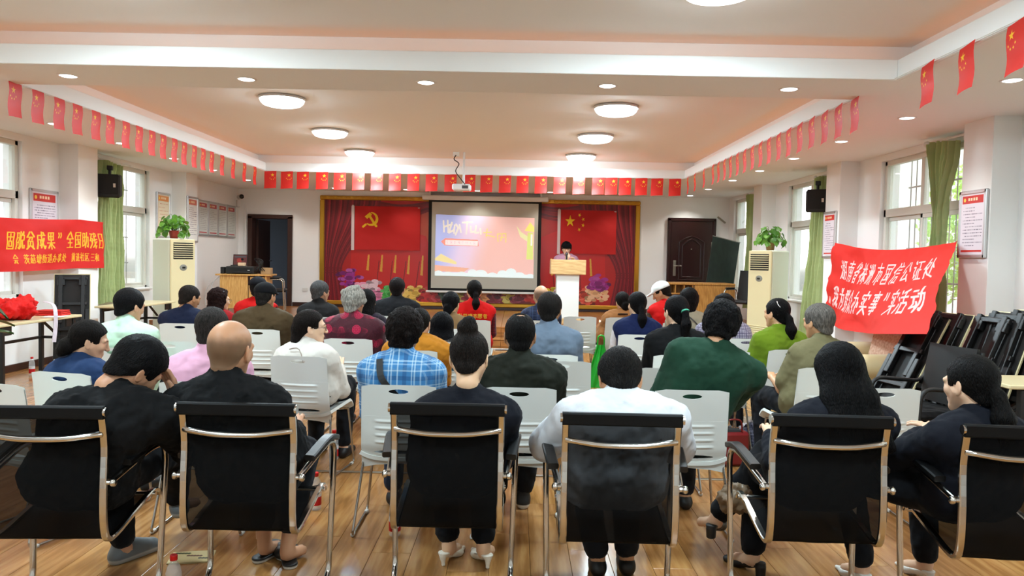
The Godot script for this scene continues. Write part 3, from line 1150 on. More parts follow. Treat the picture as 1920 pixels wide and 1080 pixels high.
	var T := Field.new(Vector3(lo.x, hip.y - 0.16, lo.z), Vector3(hi.x, nb.y + 0.14, maxf(hip.z, nb.z) + 0.22), cells[1])
	torso(T, sp, nb, SL, SR, hip, bulk, puff, s)
	var sleeve: String = q.get("sleeve", "long")
	for arm in [[SL, AL], [SR, AR]]:
		var e: Vector3 = arm[1][0]
		var w: Vector3 = arm[1][1]
		if sleeve == "long":
			T.cone(arm[0], e, 0.056 * s + puff, 0.046 * s + puff, 0.03)
			T.cone(e, e.lerp(w, 0.93), 0.046 * s + puff, 0.032 * s + puff * 0.8, 0.02)
		elif sleeve == "short":
			T.cone(arm[0], arm[0].lerp(e, 0.78), 0.058 * s + puff, 0.06 * s + puff, 0.03)
	var collar: float = q.get("collar", 0.02)
	if collar > 0.0:
		var up := (H + hb * Vector3(0, -0.03, 0.02) - nb).normalized()
		T.cone(nb - up * 0.01, nb + up * collar, 0.07 * s, 0.066 * s, 0.014)
	T.keep(func(p): return (hip.y - 0.13) - p.y)
	var g := T.net()
	crumple(g, q.get("crease", 0.007), Vector3(8, 6, 8), hw.x * 7.0)
	crumple(g, q.get("crease", 0.007) * 0.4, Vector3(30, 16, 30), hw.x * 3.0)
	renormal(g)
	var tm: Material = q.top if q.top is Material else cloth(Color(q.top))
	var top := part(q.get("top_name", "jacket"), mesh_of(g), tm, root)
	# sleeves of another cloth under a vest
	if sleeve == "none" and q.has("sleeve_mat"):
		for arm in [[SL, AL], [SR, AR]]:
			var e: Vector3 = arm[1][0]
			var w: Vector3 = arm[1][1]
			var A := Field.new(arm[0].min(e).min(w) - Vector3.ONE * 0.12, arm[0].max(e).max(w) + Vector3.ONE * 0.12, cells[1])
			A.cone(arm[0], e, 0.056 * s + puff * 0.7, 0.046 * s + puff, 0.03)
			A.cone(e, e.lerp(w, 0.93), 0.046 * s + puff, 0.034 * s + puff, 0.02)
			var ga := A.net()
			crumple(ga, 0.006, Vector3(9, 7, 9), hw.x)
			renormal(ga)
			part("sleeve", mesh_of(ga), q.sleeve_mat, root)
	# trousers
	var pp := 0.014
	var L := Field.new(Vector3(-0.3, 0.0, minf(minf(kl.z, kr.z), minf(fl.z, fr.z)) - 0.16).min(Vector3(lo.x + 0.05, 0, lo.z)), Vector3(0.3, hip.y + 0.2, 0.2).max(Vector3(hi.x - 0.05, 0, 0.1)), cells[2])
	L.cone(hip + Vector3(-0.085 * bulk, -0.01, 0), hip + Vector3(0.085 * bulk, -0.01, 0), 0.122, 0.122, 0.03)
	var hem: float = q.get("hem", 0.9)
	for leg in [[-1.0, kl, al], [1.0, kr, ar]]:
		L.cone(hip + Vector3(leg[0] * 0.085, -0.02, -0.02), leg[1], 0.088 * s + pp, 0.062 * s + pp, 0.03)
		L.cone(leg[1], leg[1].lerp(leg[2], hem), 0.06 * s + pp, 0.044 + pp, 0.02)
	var gl := L.net()
	crumple(gl, 0.006, Vector3(8, 7, 8), hw.y * 5.0)
	renormal(gl)
	part("trousers", mesh_of(gl), cloth(Color(q.get("pants", "16171b"))), root)
	for leg in [fl, fr]:
		part("shoe", shoe(q.get("shoe", "leather"), Color(q.get("shoe_color", "141414")), Color(q.get("sole", "101010"))), tinted(), root, Transform3D(Basis(Vector3.UP, q.get("toe", 0.0) * (1 if leg == fl else -1) * 1.0).scaled(Vector3(1.08, 0.78, 1.0) if heel else Vector3.ONE), leg))
	var hs := hb.scaled(Vector3.ONE * s * 1.05)
	var hat: Node = null
	var hair: MeshInstance3D = null
	if q.get("hair", "short") == "stubble":
		# cropped stubble: the scalp's own colour darkens where hair grows
		var sa := stubble_arrays()
		var hc := Color(q.hair_color).srgb_to_linear()
		for k in sa[0].size():
			var sp_: Vector3 = sa[0][k]
			var grow := smoothstep(0.075, 0.02, sp_.y + 0.008 * noise.get_noise_3dv(sp_ * 30.0)) * smoothstep(-0.02, 0.03, sp_.y + 1.0 * sp_.z + 0.012)
			sa[3][k] = skin.lerp(hc, grow * 0.8)
		hair = part("hair", mesh_of(sa, true), skin_mat(), root, Transform3D(hs, H))
	elif q.get("hair", "short") != "":
		hair = part("hair", hair_mesh(q.get("hair", "short")), hair_mat(Color(q.get("hair_color", "1c1a1b"))), root, Transform3D(hs, H))
	return {"root": root, "field": T, "top": top, "H": H, "head": Transform3D(hs, H), "nb": nb, "hair": hair}

func torso(F: Field, sp: Callable, nb: Vector3, SL: Vector3, SR: Vector3, hip: Vector3, bulk: float, puff: float, s: float):
	var X := Vector3.RIGHT * bulk
	F.cone(hip - X * 0.085, hip + X * 0.085, 0.112 + puff, 0.112 + puff, 0.03)
	for k in [-1.0, 1.0]:
		F.cone(sp.call(0.12) + X * k * 0.07, sp.call(0.6) + X * k * 0.078, 0.098 + puff, 0.1 * s + puff, 0.04)
	F.cone(sp.call(0.66) - X * 0.085, sp.call(0.66) + X * 0.085, 0.098 * s + puff, 0.098 * s + puff, 0.05)
	F.cone(sp.call(0.83).lerp(SL, 0.5), sp.call(0.83).lerp(SR, 0.5), 0.078 * s + puff, 0.078 * s + puff, 0.05)
	F.cone(SL, SR, 0.054 * s + puff, 0.054 * s + puff, 0.04)
	for p in [SL, SR]: F.cone(p.lerp(nb, 0.25), nb + Vector3(0, 0.012, 0), 0.042 * s + puff, 0.046 * s + puff * 0.6, 0.035)

# a band lying on the back of a garment through points (x, y) given in the person's axes
func strap(q: Dictionary, pts: Array, w: float, m: Material, called := "strap"):
	var line := []
	for p in pts:
		var y := minf(p.y, q.nb.y)
		while q.field.back_of(p.x, y).z == 0.0 and y > 0.6: y -= 0.01
		line.append(q.field.back_of(p.x, y) + Vector3(0, 0.006, 0.01))
	var c := curve(line, 4)
	part(called, MB.new().bar(c, w, 0.004, Vector3(1, 0.3, 0)).done(), m, q.root)

# lettering pressed onto the back of a garment: strokes follow the surface
func letter_back(q: Dictionary, text: String, cx: float, cy: float, size: float, m: Material):
	var mb := MB.new()
	var x := cx - size * 0.54 * text.length()
	for ch in text:
		for line in strokes(ch):
			var pts := []
			for p in line: pts.append(q.field.back_of(x + p.x * size, cy - p.y * size, 0.004))
			if pts.size() > 1: mb.bar(PackedVector3Array(pts), size * 0.13, 0.002, Vector3(0.7, 0.7, 0))
		x += size * 1.08
	part("lettering", mb.done(), m, q.top)

# ---------------------------------------------------------------- the room
func white_paint() -> StandardMaterial3D:
	if not mats.has("paint"):
		var m := StandardMaterial3D.new()
		m.albedo_color = Color(0.94, 0.945, 0.94)
		m.roughness = 0.85
		m.metallic_specular = 0.3
		mats["paint"] = m
	return mats["paint"]

func span(mb: MB, a: Vector3, b: Vector3, bev := 0.0):
	mb.box((a + b) * 0.5, (b - a).abs(), bev)

const WIN_L := [[-9.22, -7.45], [-12.42, -10.66], [-5.97, -4.2], [-2.72, -0.95]]
const WIN_R := [[-9.62, -7.85], [-12.86, -11.1], [-16.05, -14.3], [-6.37, -4.6], [-3.1, -1.35]]
const SILL := 0.88
const HEAD := 2.82

func side_wall(called: String, x: float, out: float, wins: Array):
	var mb := MB.new()
	var sorted := wins.duplicate()
	sorted.sort_custom(func(p, q): return p[0] < q[0])
	var z := WALL_B - 0.24
	for w in sorted:
		span(mb, Vector3(x, -0.1, z), Vector3(x + out, CEIL + 0.1, w[0]))
		span(mb, Vector3(x, -0.1, w[0]), Vector3(x + out, SILL, w[1]))
		span(mb, Vector3(x, HEAD, w[0]), Vector3(x + out, CEIL + 0.1, w[1]))
		z = w[1]
	span(mb, Vector3(x, -0.1, z), Vector3(x + out, CEIL + 0.1, 2.24))
	struct(called, mb.done(), white_paint())

func build_room():
	# floor: a slab, planks that run away from the camera, a metal strip across
	var slab := MB.new()
	span(slab, Vector3(WALL_L - 0.24, -0.2, WALL_B - 0.24), Vector3(WALL_R + 0.24, -0.013, 2.24))
	var floor_node := struct("floor", slab.done(), mat(Color(0.25, 0.17, 0.1), 0.9))
	var g := Gradient.new()
	g.offsets = PackedFloat32Array([0.2, 0.42, 0.55, 0.8])
	g.colors = PackedColorArray([Color(0.57, 0.4, 0.225), Color(0.62, 0.445, 0.26), Color(0.65, 0.475, 0.29), Color(0.69, 0.52, 0.33)])
	var grain := noise_tex(0.011, 5, 31, 512, g)
	var variants := []
	for k in 6:
		var m := StandardMaterial3D.new()
		m.albedo_texture = grain
		var tint := 0.94 + 0.014 * k
		m.albedo_color = Color(tint, tint * (0.97 + 0.012 * (k % 3)), tint * (0.93 + 0.03 * (k % 2)))
		m.uv1_triplanar = true
		m.uv1_world_triplanar = true
		m.uv1_scale = Vector3(3.0, 1, 0.3)
		m.uv1_offset = Vector3(0.37 * k, 0.0, 0.23 * k)
		m.roughness = 0.2
		m.metallic_specular = 0.5
		variants.append(m)
	var pw := 0.2
	var pl := 1.22
	var plank := cube(Vector3(pw - 0.0016, 0.012, pl - 0.0016), Vector3(0, -0.006, 0), 0.0012)
	var cells := []
	for cx in 54:
		var x := WALL_L + pw * (cx + 0.5)
		var shift := fmod(cx * 0.4142, 1.0) * pl
		var z := 2.0 - shift
		while z > -12.2:
			cells.append([x, z, rng.randi() % 6])
			z -= pl
	# the 300 planks that show largest are parts of their own
	cells.sort_custom(func(p, q): return plank_rank(p) < plank_rank(q))
	var rest := []
	for k in 6: rest.append(MB.new())
	for k in cells.size():
		var c: Array = cells[k]
		if k < 290:
			part("plank", plank, variants[c[2]], floor_node, Transform3D(Basis(), Vector3(c[0], 0, c[1])))
		else:
			rest[c[2]].box(Vector3(c[0], -0.006, c[1]), Vector3(pw - 0.0016, 0.012, pl - 0.0016), 0.0)
	for k in 6: tag(part("planks", rest[k].done(), variants[k], floor_node), "", "", "", "stuff")
	struct("trim_1", cube(Vector3(WALL_R - WALL_L, 0.006, 0.035), Vector3((WALL_R + WALL_L) / 2, 0.003, -5.1)), mat(Color(0.62, 0.57, 0.5), 0.35, 0.8))
	# walls
	side_wall("wall_left", WALL_L, -0.24, WIN_L)
	side_wall("wall_right", WALL_R, 0.24, WIN_R)
	var back := MB.new()
	var zb := WALL_B - 0.24
	span(back, Vector3(WALL_L - 0.24, -0.1, zb), Vector3(-5.83, CEIL + 0.1, WALL_B))
	span(back, Vector3(-5.83, 2.29, zb), Vector3(-4.97, CEIL + 0.1, WALL_B))
	span(back, Vector3(-4.97, -0.1, zb), Vector3(WALL_R + 0.24, CEIL + 0.1, WALL_B))
	struct("wall_back", back.done(), white_paint())
	struct("wall_front", cube(Vector3(WALL_R - WALL_L + 0.48, CEIL + 0.3, 0.24), Vector3((WALL_R + WALL_L) / 2, CEIL / 2, 2.12), 0.0), white_paint())
	# the dim room beyond the open doorway
	var hall := MB.new()
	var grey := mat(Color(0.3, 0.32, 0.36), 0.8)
	span(hall, Vector3(-7.2, 0.2, -19.0), Vector3(-3.6, STAGE, zb))
	span(hall, Vector3(-7.2, 3.0, -19.0), Vector3(-3.6, 3.1, zb))
	span(hall, Vector3(-7.2, 0.2, -19.1), Vector3(-3.6, 3.1, -19.0))
	span(hall, Vector3(-7.3, 0.2, -19.1), Vector3(-7.2, 3.1, zb))
	span(hall, Vector3(-3.6, 0.2, -19.1), Vector3(-3.5, 3.1, zb))
	struct("wall_hall", hall.done(), grey)
	var hl := OmniLight3D.new()  # added unseen fill light, lifts the dark room beyond the doorway
	hl.name = "hall_added_fill"
	hl.light_energy = 0.16
	hl.light_size = 0.1
	hl.omni_range = 10.0
	hl.omni_attenuation = 2.0
	hl.shadow_enabled = true
	hl.position = Vector3(-4.3, 2.75, -17.6)
	add_child(hl)
	# pillars between the windows
	var k := 0
	for z in [-9.96, -13.21, -6.71, -3.46, -0.2]:
		struct(numbered("pillar"), cube(Vector3(0.27, CEIL, 0.46), Vector3(WALL_L + 0.125, CEIL / 2, z - 0.23), 0.004), white_paint())
	for z in [-6.97, -10.22, -13.47, -3.72, -0.5]:
		struct(numbered("pillar"), cube(Vector3(0.27, CEIL, 0.46), Vector3(WALL_R - 0.125, CEIL / 2, z - 0.23), 0.004), white_paint())
	# ceiling: high fields with a lowered rim and beam, lit from coves behind a lip
	struct("ceiling", cube(Vector3(WALL_R - WALL_L + 0.48, 0.15, 18.9), Vector3((WALL_R + WALL_L) / 2, CEIL + 0.075, -7.2), 0.0), ceiling_paint())
	var rim := MB.new()
	var c := 0.2
	var front := 0.9
	span(rim, Vector3(WALL_L, SOFFIT, WALL_B), Vector3(IN_L - c, CEIL, 2.0))
	span(rim, Vector3(IN_R + c, SOFFIT, WALL_B), Vector3(WALL_R, CEIL, 2.0))
	span(rim, Vector3(IN_L - c, SOFFIT, WALL_B), Vector3(IN_R + c, CEIL, BACK_IN - c))
	span(rim, Vector3(IN_L - c, SOFFIT, BEAM_B + c), Vector3(IN_R + c, CEIL, BEAM_F - c))
	span(rim, Vector3(IN_L - c, SOFFIT, front + c), Vector3(IN_R + c, CEIL, 2.0))
	struct("ceiling_rim", rim.done(), ceiling_paint())
	for f in [[BACK_IN, BEAM_B], [BEAM_F, front]]:
		var lip := MB.new()
		var z0: float = f[0]
		var z1: float = f[1]
		var y0 := SOFFIT
		var t := 0.03
		for e in [[Vector3(IN_L - c, y0, z0 - c), Vector3(IN_L - t, y0 + 0.03, z1 + c)], [Vector3(IN_R + t, y0, z0 - c), Vector3(IN_R + c, y0 + 0.03, z1 + c)], [Vector3(IN_L - t, y0, z0 - c), Vector3(IN_R + t, y0 + 0.03, z0 - t)], [Vector3(IN_L - t, y0, z1 + t), Vector3(IN_R + t, y0 + 0.03, z1 + c)]]:
			span(lip, e[0], e[1])
		for e in [[Vector3(IN_L - t, y0, z0 - t), Vector3(IN_L, 3.05, z1 + t)], [Vector3(IN_R, y0, z0 - t), Vector3(IN_R + t, 3.05, z1 + t)], [Vector3(IN_L, y0, z0 - t), Vector3(IN_R, 3.05, z0)], [Vector3(IN_L, y0, z1), Vector3(IN_R, 3.05, z1 + t)]]:
			span(lip, e[0], e[1], 0.004)
		struct(numbered("ceiling_cove"), lip.done(), ceiling_paint())
		cove_strip(Vector3(IN_L - 0.1, 3.03, (z0 + z1) / 2), z1 - z0, PI / 2)
		cove_strip(Vector3(IN_R + 0.1, 3.03, (z0 + z1) / 2), z1 - z0, PI / 2)
		cove_strip(Vector3((IN_L + IN_R) / 2, 3.03, z0 - 0.1), IN_R - IN_L, 0.0)
		cove_strip(Vector3((IN_L + IN_R) / 2, 3.03, z1 + 0.1), IN_R - IN_L, 0.0)
	# stage: a platform across the whole width with one step in front, board faces
	var st := MB.new()
	span(st, Vector3(WALL_L, -0.01, WALL_B), Vector3(WALL_R, STAGE - 0.02, -12.42))
	span(st, Vector3(WALL_L, -0.01, -12.43), Vector3(WALL_R, 0.155, -12.17))
	var board := wood(Color(0.5, 0.31, 0.14), Color(0.66, 0.43, 0.22), Vector3(0.5, 5, 5), 0.3, 41, true)
	var stage := struct("floor_stage", st.done(), board)
	var bw := 0.98
	for n in 11:
		var x := WALL_L + bw * (n + 0.5)
		var w := minf(bw, WALL_R - (x - bw / 2)) - 0.003
		part("board", cube(Vector3(w, 0.17, 0.015), Vector3(x - (bw - w) / 2, 0.255, -12.415), 0.002), board, stage)
		part("board", cube(Vector3(w, 0.15, 0.015), Vector3(x - (bw - w) / 2, 0.08, -12.165), 0.002), board, stage)
		part("board", cube(Vector3(w, 0.02, 0.3), Vector3(x - (bw - w) / 2, 0.163, -12.295), 0.004), board, stage)
		part("board", cube(Vector3(w, 0.022, 4.0), Vector3(x - (bw - w) / 2, STAGE - 0.011, -14.4), 0.004), board, stage)
	struct("trim_2", cube(Vector3(WALL_R - WALL_L, 0.02, 0.014), Vector3((WALL_R + WALL_L) / 2, 0.01, -12.15)), mat(Color(0.85, 0.84, 0.8), 0.4))
	var bb := mat(Color(0.2, 0.1, 0.07), 0.4)
	struct("baseboard_back", cube(Vector3(WALL_R + 4.9, 0.09, 0.02), Vector3((WALL_R - 4.9) / 2, STAGE + 0.045, WALL_B + 0.01)), bb)
	struct("baseboard_left", cube(Vector3(0.02, 0.09, 14.2), Vector3(WALL_L + 0.01, 0.045, -5.05)), bb)
	struct("baseboard_right", cube(Vector3(0.02, 0.09, 14.2), Vector3(WALL_R - 0.01, 0.045, -5.05)), bb)

func plank_rank(p: Array) -> float:
	if p[1] > -2.4: return 1000.0 + p[1]
	return absf(p[1]) * 1.0 + absf(p[0]) * 0.62

func ceiling_paint() -> StandardMaterial3D:
	if not mats.has("ceiling"):
		var m: StandardMaterial3D = white_paint().duplicate()
		m.albedo_color = Color(0.925, 0.925, 0.915)
		mats["ceiling"] = m
	return mats["ceiling"]

func cove_strip(at: Vector3, length: float, turn: float):
	var o := single("led_strip", cube(Vector3(length, 0.012, 0.02), Vector3.ZERO, 0.002), glow(Color(1.0, 0.56, 0.2), 1.2), "warm orange light strip hidden in the ceiling cove", "light", Transform3D(Basis(Vector3.UP, turn), at), "orange cove light strips")
	var l := AreaLight3D.new()
	l.name = "light"
	l.area_size = Vector2(length, 0.03)
	l.light_energy = COVE_POWER * length / 7.0
	l.light_color = Color(1.0, 0.58, 0.2)
	l.shadow_enabled = true
	l.area_range = 20.0
	l.rotation.x = PI / 2
	l.position.y = 0.012
	o.add_child(l)

func build_ceiling_lights():
	var white := mat(Color(0.9, 0.9, 0.9), 0.4)
	var lit := glow(Color(1, 0.99, 0.97), 4.5)
	var proto: Node3D = null
	var n := 0
	for a in LAMPS:
		var label := "round flat ceiling lamp glowing white in the raised ceiling field"
		if proto == null:
			proto = thing("ceiling_lamp", label, "lamp", Vector3.ZERO, 0, "round ceiling lamps")
			part("base", MB.new().lathe(PackedVector2Array([Vector2(0, 0.0), Vector2(0.248, 0.0), Vector2(0.248, 0.03), Vector2(0, 0.03)]), 32).done(), white, proto)
			part("shade", MB.new().lathe(PackedVector2Array([Vector2(0, -0.07), Vector2(0.15, -0.066), Vector2(0.2, -0.052), Vector2(0.228, -0.025), Vector2(0.236, 0.0), Vector2(0, 0.0)]), 32).done(), lit, proto)
			proto.position = Vector3(a[0], CEIL - 0.03, a[1])
		else: copy(proto, Vector3(a[0], CEIL - 0.03, a[1]), 0.0)
		n += 1
	# recessed downlights in the rim and the beam
	var spots := []
	for z in [-5.65, -7.15, -8.58, -10.03, -11.43, -12.84, -14.45, -15.95, -4.2, -2.75, -1.3]: spots.append(Vector2(3.68, z))
	for z in [-4.1, -5.5, -6.95, -8.38, -9.8, -11.29, -12.75, -14.37, -15.7, -2.6]: spots.append(Vector2(-5.18, z))
	for x in [-3.83, -2.33, -0.84, 0.7, 2.19]: spots.append(Vector2(x, -15.75))
	for x in [-3.64, -2.2, -0.75, 0.71, 2.17]: spots.append(Vector2(x, -6.07))
	var sp: Node3D = null
	var hot := glow(Color(1, 0.99, 0.97), 7.0)
	for p in spots:
		var at := Vector3(p.x, SOFFIT, p.y)
		if sp == null:
			sp = thing("downlight", "small round recessed downlight with white rim in the lowered ceiling", "lamp", at, 0, "recessed downlights")
			part("rim", MB.new().lathe(PackedVector2Array([Vector2(0.064, -0.001), Vector2(0.066, -0.006), Vector2(0.08, -0.005), Vector2(0.084, 0.0)]), 24).done(), white, sp)
			part("lens", MB.new().lathe(PackedVector2Array([Vector2(0, -0.009), Vector2(0.05, -0.008), Vector2(0.066, -0.002), Vector2(0.0, -0.001)]), 20).done(), hot, sp)
		else: copy(sp, at, 0.0)
		var l := SpotLight3D.new()
		l.name = "downlight_glow"
		l.light_energy = SPOT_POWER * (0.75 if p.y == -15.75 else 1.0)
		l.light_color = Color(1.0, 0.98, 0.95)
		l.light_size = 0.05
		l.spot_angle = 62.0
		l.spot_angle_attenuation = 0.7
		l.spot_range = 20.0
		l.shadow_enabled = true
		l.position = at + Vector3(0, -0.02, 0)
		l.rotation.x = -PI / 2
		add_child(l, true)

# ---------------------------------------------------------------- stage wall
func mural_image() -> Image:
	var W := 1200
	var Hh := 400
	var im := Image.create(W, Hh, false, Image.FORMAT_RGB8)
	im.fill(Color(0.66, 0.1, 0.09))
	# warm sky behind the gates
	for x in range(330, 880):
		var t := clampf(absf(x - 600) / 270.0, 0, 1)
		im.fill_rect(Rect2i(x, 40, 1, 300), Color(0.78, 0.5, 0.2).lerp(Color(0.66, 0.12, 0.09), t * t))
	# red gate leaves with gold edges
	fill_poly(im, PackedVector2Array([Vector2(100, 380), Vector2(110, 150), Vector2(250, 90), Vector2(395, 140), Vector2(470, 380)]), Color(0.75, 0.1, 0.08))
	fill_poly(im, PackedVector2Array([Vector2(1090, 380), Vector2(1080, 150), Vector2(940, 90), Vector2(800, 150), Vector2(735, 380)]), Color(0.75, 0.1, 0.08))
	for k in 5:
		pen(im, Vector2(215 + k * 52, 240), Vector2(205 + k * 50, 365), 3, Color(0.45, 0.05, 0.05))
		fill_poly(im, PackedVector2Array([Vector2(172 + k * 52, 215), Vector2(178 + k * 52, 215), Vector2(176 + k * 52, 278 + k * 4), Vector2(166 + k * 52, 276 + k * 4)]), Color(0.82, 0.6, 0.2))
		pen(im, Vector2(985 - k * 52, 240), Vector2(995 - k * 50, 365), 3, Color(0.45, 0.05, 0.05))
		fill_poly(im, PackedVector2Array([Vector2(1024 - k * 50, 215), Vector2(1030 - k * 50, 215), Vector2(1036 - k * 50, 282), Vector2(1027 - k * 50, 283)]), Color(0.82, 0.62, 0.2))
	pen(im, Vector2(425, 205), Vector2(480, 350), 4, Color(0.85, 0.62, 0.2))
	pen(im, Vector2(830, 150), Vector2(770, 300), 5, Color(0.85, 0.62, 0.2))
	# swags along the top
	for k in 6:
		for q in 5:
			var c := Color(0.42 + 0.07 * (q % 3), 0.05, 0.08)
			var pts := PackedVector2Array()
			for n in 13: pts.append(Vector2(k * 200 + n * 16.7, 8 + q * 8 + sin(n / 12.0 * PI) * (14 + q * 3)))
			for n in 12: pen(im, pts[n], pts[n + 1], 8, c)
	# side drapes, gathered at two thirds of their height
	for side in 2:
		for k in 34:
			var f := k / 33.0
			var pts := PackedVector2Array()
			for n in 21:
				var t := n / 20.0
				var wide := lerpf(210, 62, smoothstep(0.0, 0.72, t)) if t < 0.72 else lerpf(62, 84, (t - 0.72) / 0.28)
				var x := 6 + f * wide
				pts.append(Vector2(x if side == 0 else W - 1 - x, t * (Hh - 1)))
			var c := Color(0.5, 0.08, 0.13).lerp(Color(0.33, 0.03, 0.08), 0.5 + 0.5 * sin(k * 1.9))
			if k % 7 == 3: c = Color(0.6, 0.13, 0.17)
			for n in 20: pen(im, pts[n], pts[n + 1], 8 if n < 10 else 5, c)
		var bx := 38.0 if side == 0 else W - 39.0
		for n in 3: im.fill_rect(Rect2i(int(bx) - 36, 268 + n * 9, 72, 4), Color(0.42, 0.06, 0.1))
	# peonies along the foot
	var r2 := RandomNumberGenerator.new()
	r2.seed = 5
	im.fill_rect(Rect2i(150, 372, 900, 28), Color(0.42, 0.1, 0.06))
	var beds := [[100, 310, 46, Color(0.55, 0.1, 0.5)], [145, 362, 44, Color(0.9, 0.55, 0.68)], [190, 350, 40, Color(0.85, 0.72, 0.76)], [215, 372, 36, Color(0.85, 0.45, 0.62)], [262, 368, 36, Color(0.2, 0.62, 0.22)], [305, 372, 34, Color(0.85, 0.68, 0.22)], [355, 362, 44, Color(0.87, 0.7, 0.25)], [405, 374, 40, Color(0.72, 0.08, 0.08)], [445, 376, 34, Color(0.66, 0.06, 0.08)], [490, 366, 36, Color(0.13, 0.24, 0.16)], [540, 362, 40, Color(0.72, 0.62, 0.22)], [585, 372, 44, Color(0.5, 0.06, 0.12)], [640, 366, 36, Color(0.82, 0.5, 0.24)], [672, 374, 40, Color(0.45, 0.05, 0.12)], [725, 372, 34, Color(0.75, 0.66, 0.24)], [760, 372, 40, Color(0.45, 0.05, 0.12)], [806, 360, 42, Color(0.75, 0.16, 0.1)], [850, 372, 38, Color(0.75, 0.08, 0.08)], [886, 360, 38, Color(0.86, 0.78, 0.2)], [910, 378, 34, Color(0.8, 0.12, 0.1)], [935, 352, 38, Color(0.88, 0.72, 0.8)], [970, 376, 32, Color(0.12, 0.25, 0.15)], [1005, 362, 48, Color(0.85, 0.25, 0.15)], [1050, 350, 46, Color(0.88, 0.65, 0.45)], [1062, 310, 40, Color(0.58, 0.1, 0.48)]]
	for b in beds:
		for k in 46:
			var t := 1.0 - k / 46.0
			var a := r2.randf() * TAU
			var rr: float = b[2] * t
			var c: Color = b[3]
			c = c.darkened(r2.randf() * 0.45) if k % 3 == 0 else c.lightened(r2.randf() * 0.25)
			blot(im, b[0] + cos(a) * rr, b[1] + sin(a) * rr * 0.8, 9.0 + 5.0 * r2.randf(), c, 0.6)
	return im

func emblem_flag(party: bool) -> Image:
	var im := Image.create(480, 320, false, Image.FORMAT_RGB8)
	im.fill(Color(0.74, 0.09, 0.08))
	var y := Color(0.93, 0.78, 0.12)
	if party:
		# a sickle crossed by a hammer
		for k in 60:
			var t := k / 59.0
			var a := lerpf(-1.5, 2.15, t)
			blot(im, 118 + cos(a) * 45, 92 + sin(a) * 45, 3.0 + 7.0 * sin(t * PI * 0.9 + 0.1), y)
		pen(im, Vector2(82, 134), Vector2(64, 150), 12, y)
		blot(im, 62, 150, 8, y)
		pen(im, Vector2(104, 66), Vector2(158, 146), 14, y)
		fill_poly(im, PackedVector2Array([Vector2(72, 76), Vector2(110, 44), Vector2(126, 62), Vector2(90, 94)]), y)
	else:
		fill_poly(im, star(Vector2(80, 82), 46), y)
		var p := [Vector2(160, 36), Vector2(192, 66), Vector2(192, 110), Vector2(160, 142)]
		for k in 4: fill_poly(im, star(p[k], 16, 0.4 + k * 0.5), y)
	return im

func screen_image() -> Image:
	var im := Image.create(512, 288, false, Image.FORMAT_RGB8)
	for y in 288:
		for x in 512:
			var t := clampf(x / 512.0 * 1.3 + y / 288.0 * 0.25 - 0.08, 0, 1)
			var c := Color(0.7, 0.75, 0.96).lerp(Color(0.89, 0.82, 0.92), smoothstep(0.1, 0.45, t)).lerp(Color(0.94, 0.77, 0.74), smoothstep(0.4, 0.8, t))
			im.set_pixel(x, y, c)
	var cream := Color(0.95, 0.93, 0.86)
	# brush title and red ribbon with white lettering
	for s in [[[40, 30], [44, 80]], [[62, 28], [66, 82]], [[42, 58], [84, 44]], [[84, 36], [70, 84], [96, 70]], [[98, 48], [96, 84]], [[106, 44], [118, 60], [104, 92]], [[124, 46], [132, 80]], [[140, 34], [190, 30]], [[164, 30], [160, 86]], [[182, 52], [184, 78], [204, 74]], [[210, 48], [206, 80], [224, 78]], [[232, 60], [236, 84]]]:
		for k in s.size() - 1: pen(im, Vector2(s[k][0], s[k][1]), Vector2(s[k + 1][0], s[k + 1][1]), 7, cream)
	for s in [[[250, 78], [290, 74]], [[268, 60], [264, 96]], [[262, 88], [306, 96]], [[322, 82], [326, 116]], [[322, 82], [366, 78]], [[366, 78], [366, 118]], [[336, 98], [356, 96]], [[346, 86], [340, 112]]]:
		for k in s.size() - 1: pen(im, Vector2(s[k][0], s[k][1]), Vector2(s[k + 1][0], s[k + 1][1]), 5, Color(0.95, 0.86, 0.55))
	fill_poly(im, PackedVector2Array([Vector2(28, 126), Vector2(50, 110), Vector2(220, 112), Vector2(226, 142), Vector2(48, 144)]), Color(0.93, 0.62, 0.56))
	im.fill_rect(Rect2i(52, 118, 168, 22), Color(0.97, 0.95, 0.95))
	write(im, "全国助残日社区会", 56, 121, 15, 16, 5, 1.6, Color(0.78, 0.6, 0.66))
	# ornamental pillar on the right
	fill_poly(im, PackedVector2Array([Vector2(478, 70), Vector2(506, 70), Vector2(508, 198), Vector2(474, 198)]), Color(0.86, 0.92, 0.55))
	im.fill_rect(Rect2i(494, 78, 9, 54), Color(0.97, 0.98, 0.96))
	fill_poly(im, PackedVector2Array([Vector2(462, 62), Vector2(490, 20), Vector2(511, 44), Vector2(511, 66)]), Color(0.93, 0.92, 0.5))
	fill_poly(im, PackedVector2Array([Vector2(476, 112), Vector2(440, 90), Vector2(420, 40), Vector2(446, 70), Vector2(478, 88)]), Color(0.93, 0.95, 0.72))
	# palace roofs and clouds
	fill_poly(im, PackedVector2Array([Vector2(0, 206), Vector2(30, 184), Vector2(112, 220), Vector2(112, 232), Vector2(0, 216)]), Color(0.93, 0.88, 0.64))
	fill_poly(im, PackedVector2Array([Vector2(0, 238), Vector2(180, 248), Vector2(150, 268), Vector2(0, 268)]), Color(0.93, 0.72, 0.62))
	for b in [[20, 282, 26], [70, 288, 30], [140, 282, 24], [196, 270, 24], [240, 278, 34], [300, 284, 26], [352, 272, 26], [396, 262, 26], [440, 282, 30], [496, 286, 26]]: blot(im, b[0], b[1], b[2], Color(0.9, 0.97, 0.98), 0.7)
	im.fill_rect(Rect2i(0, 272, 512, 16), Color(0.9, 0.97, 0.98))
	return im

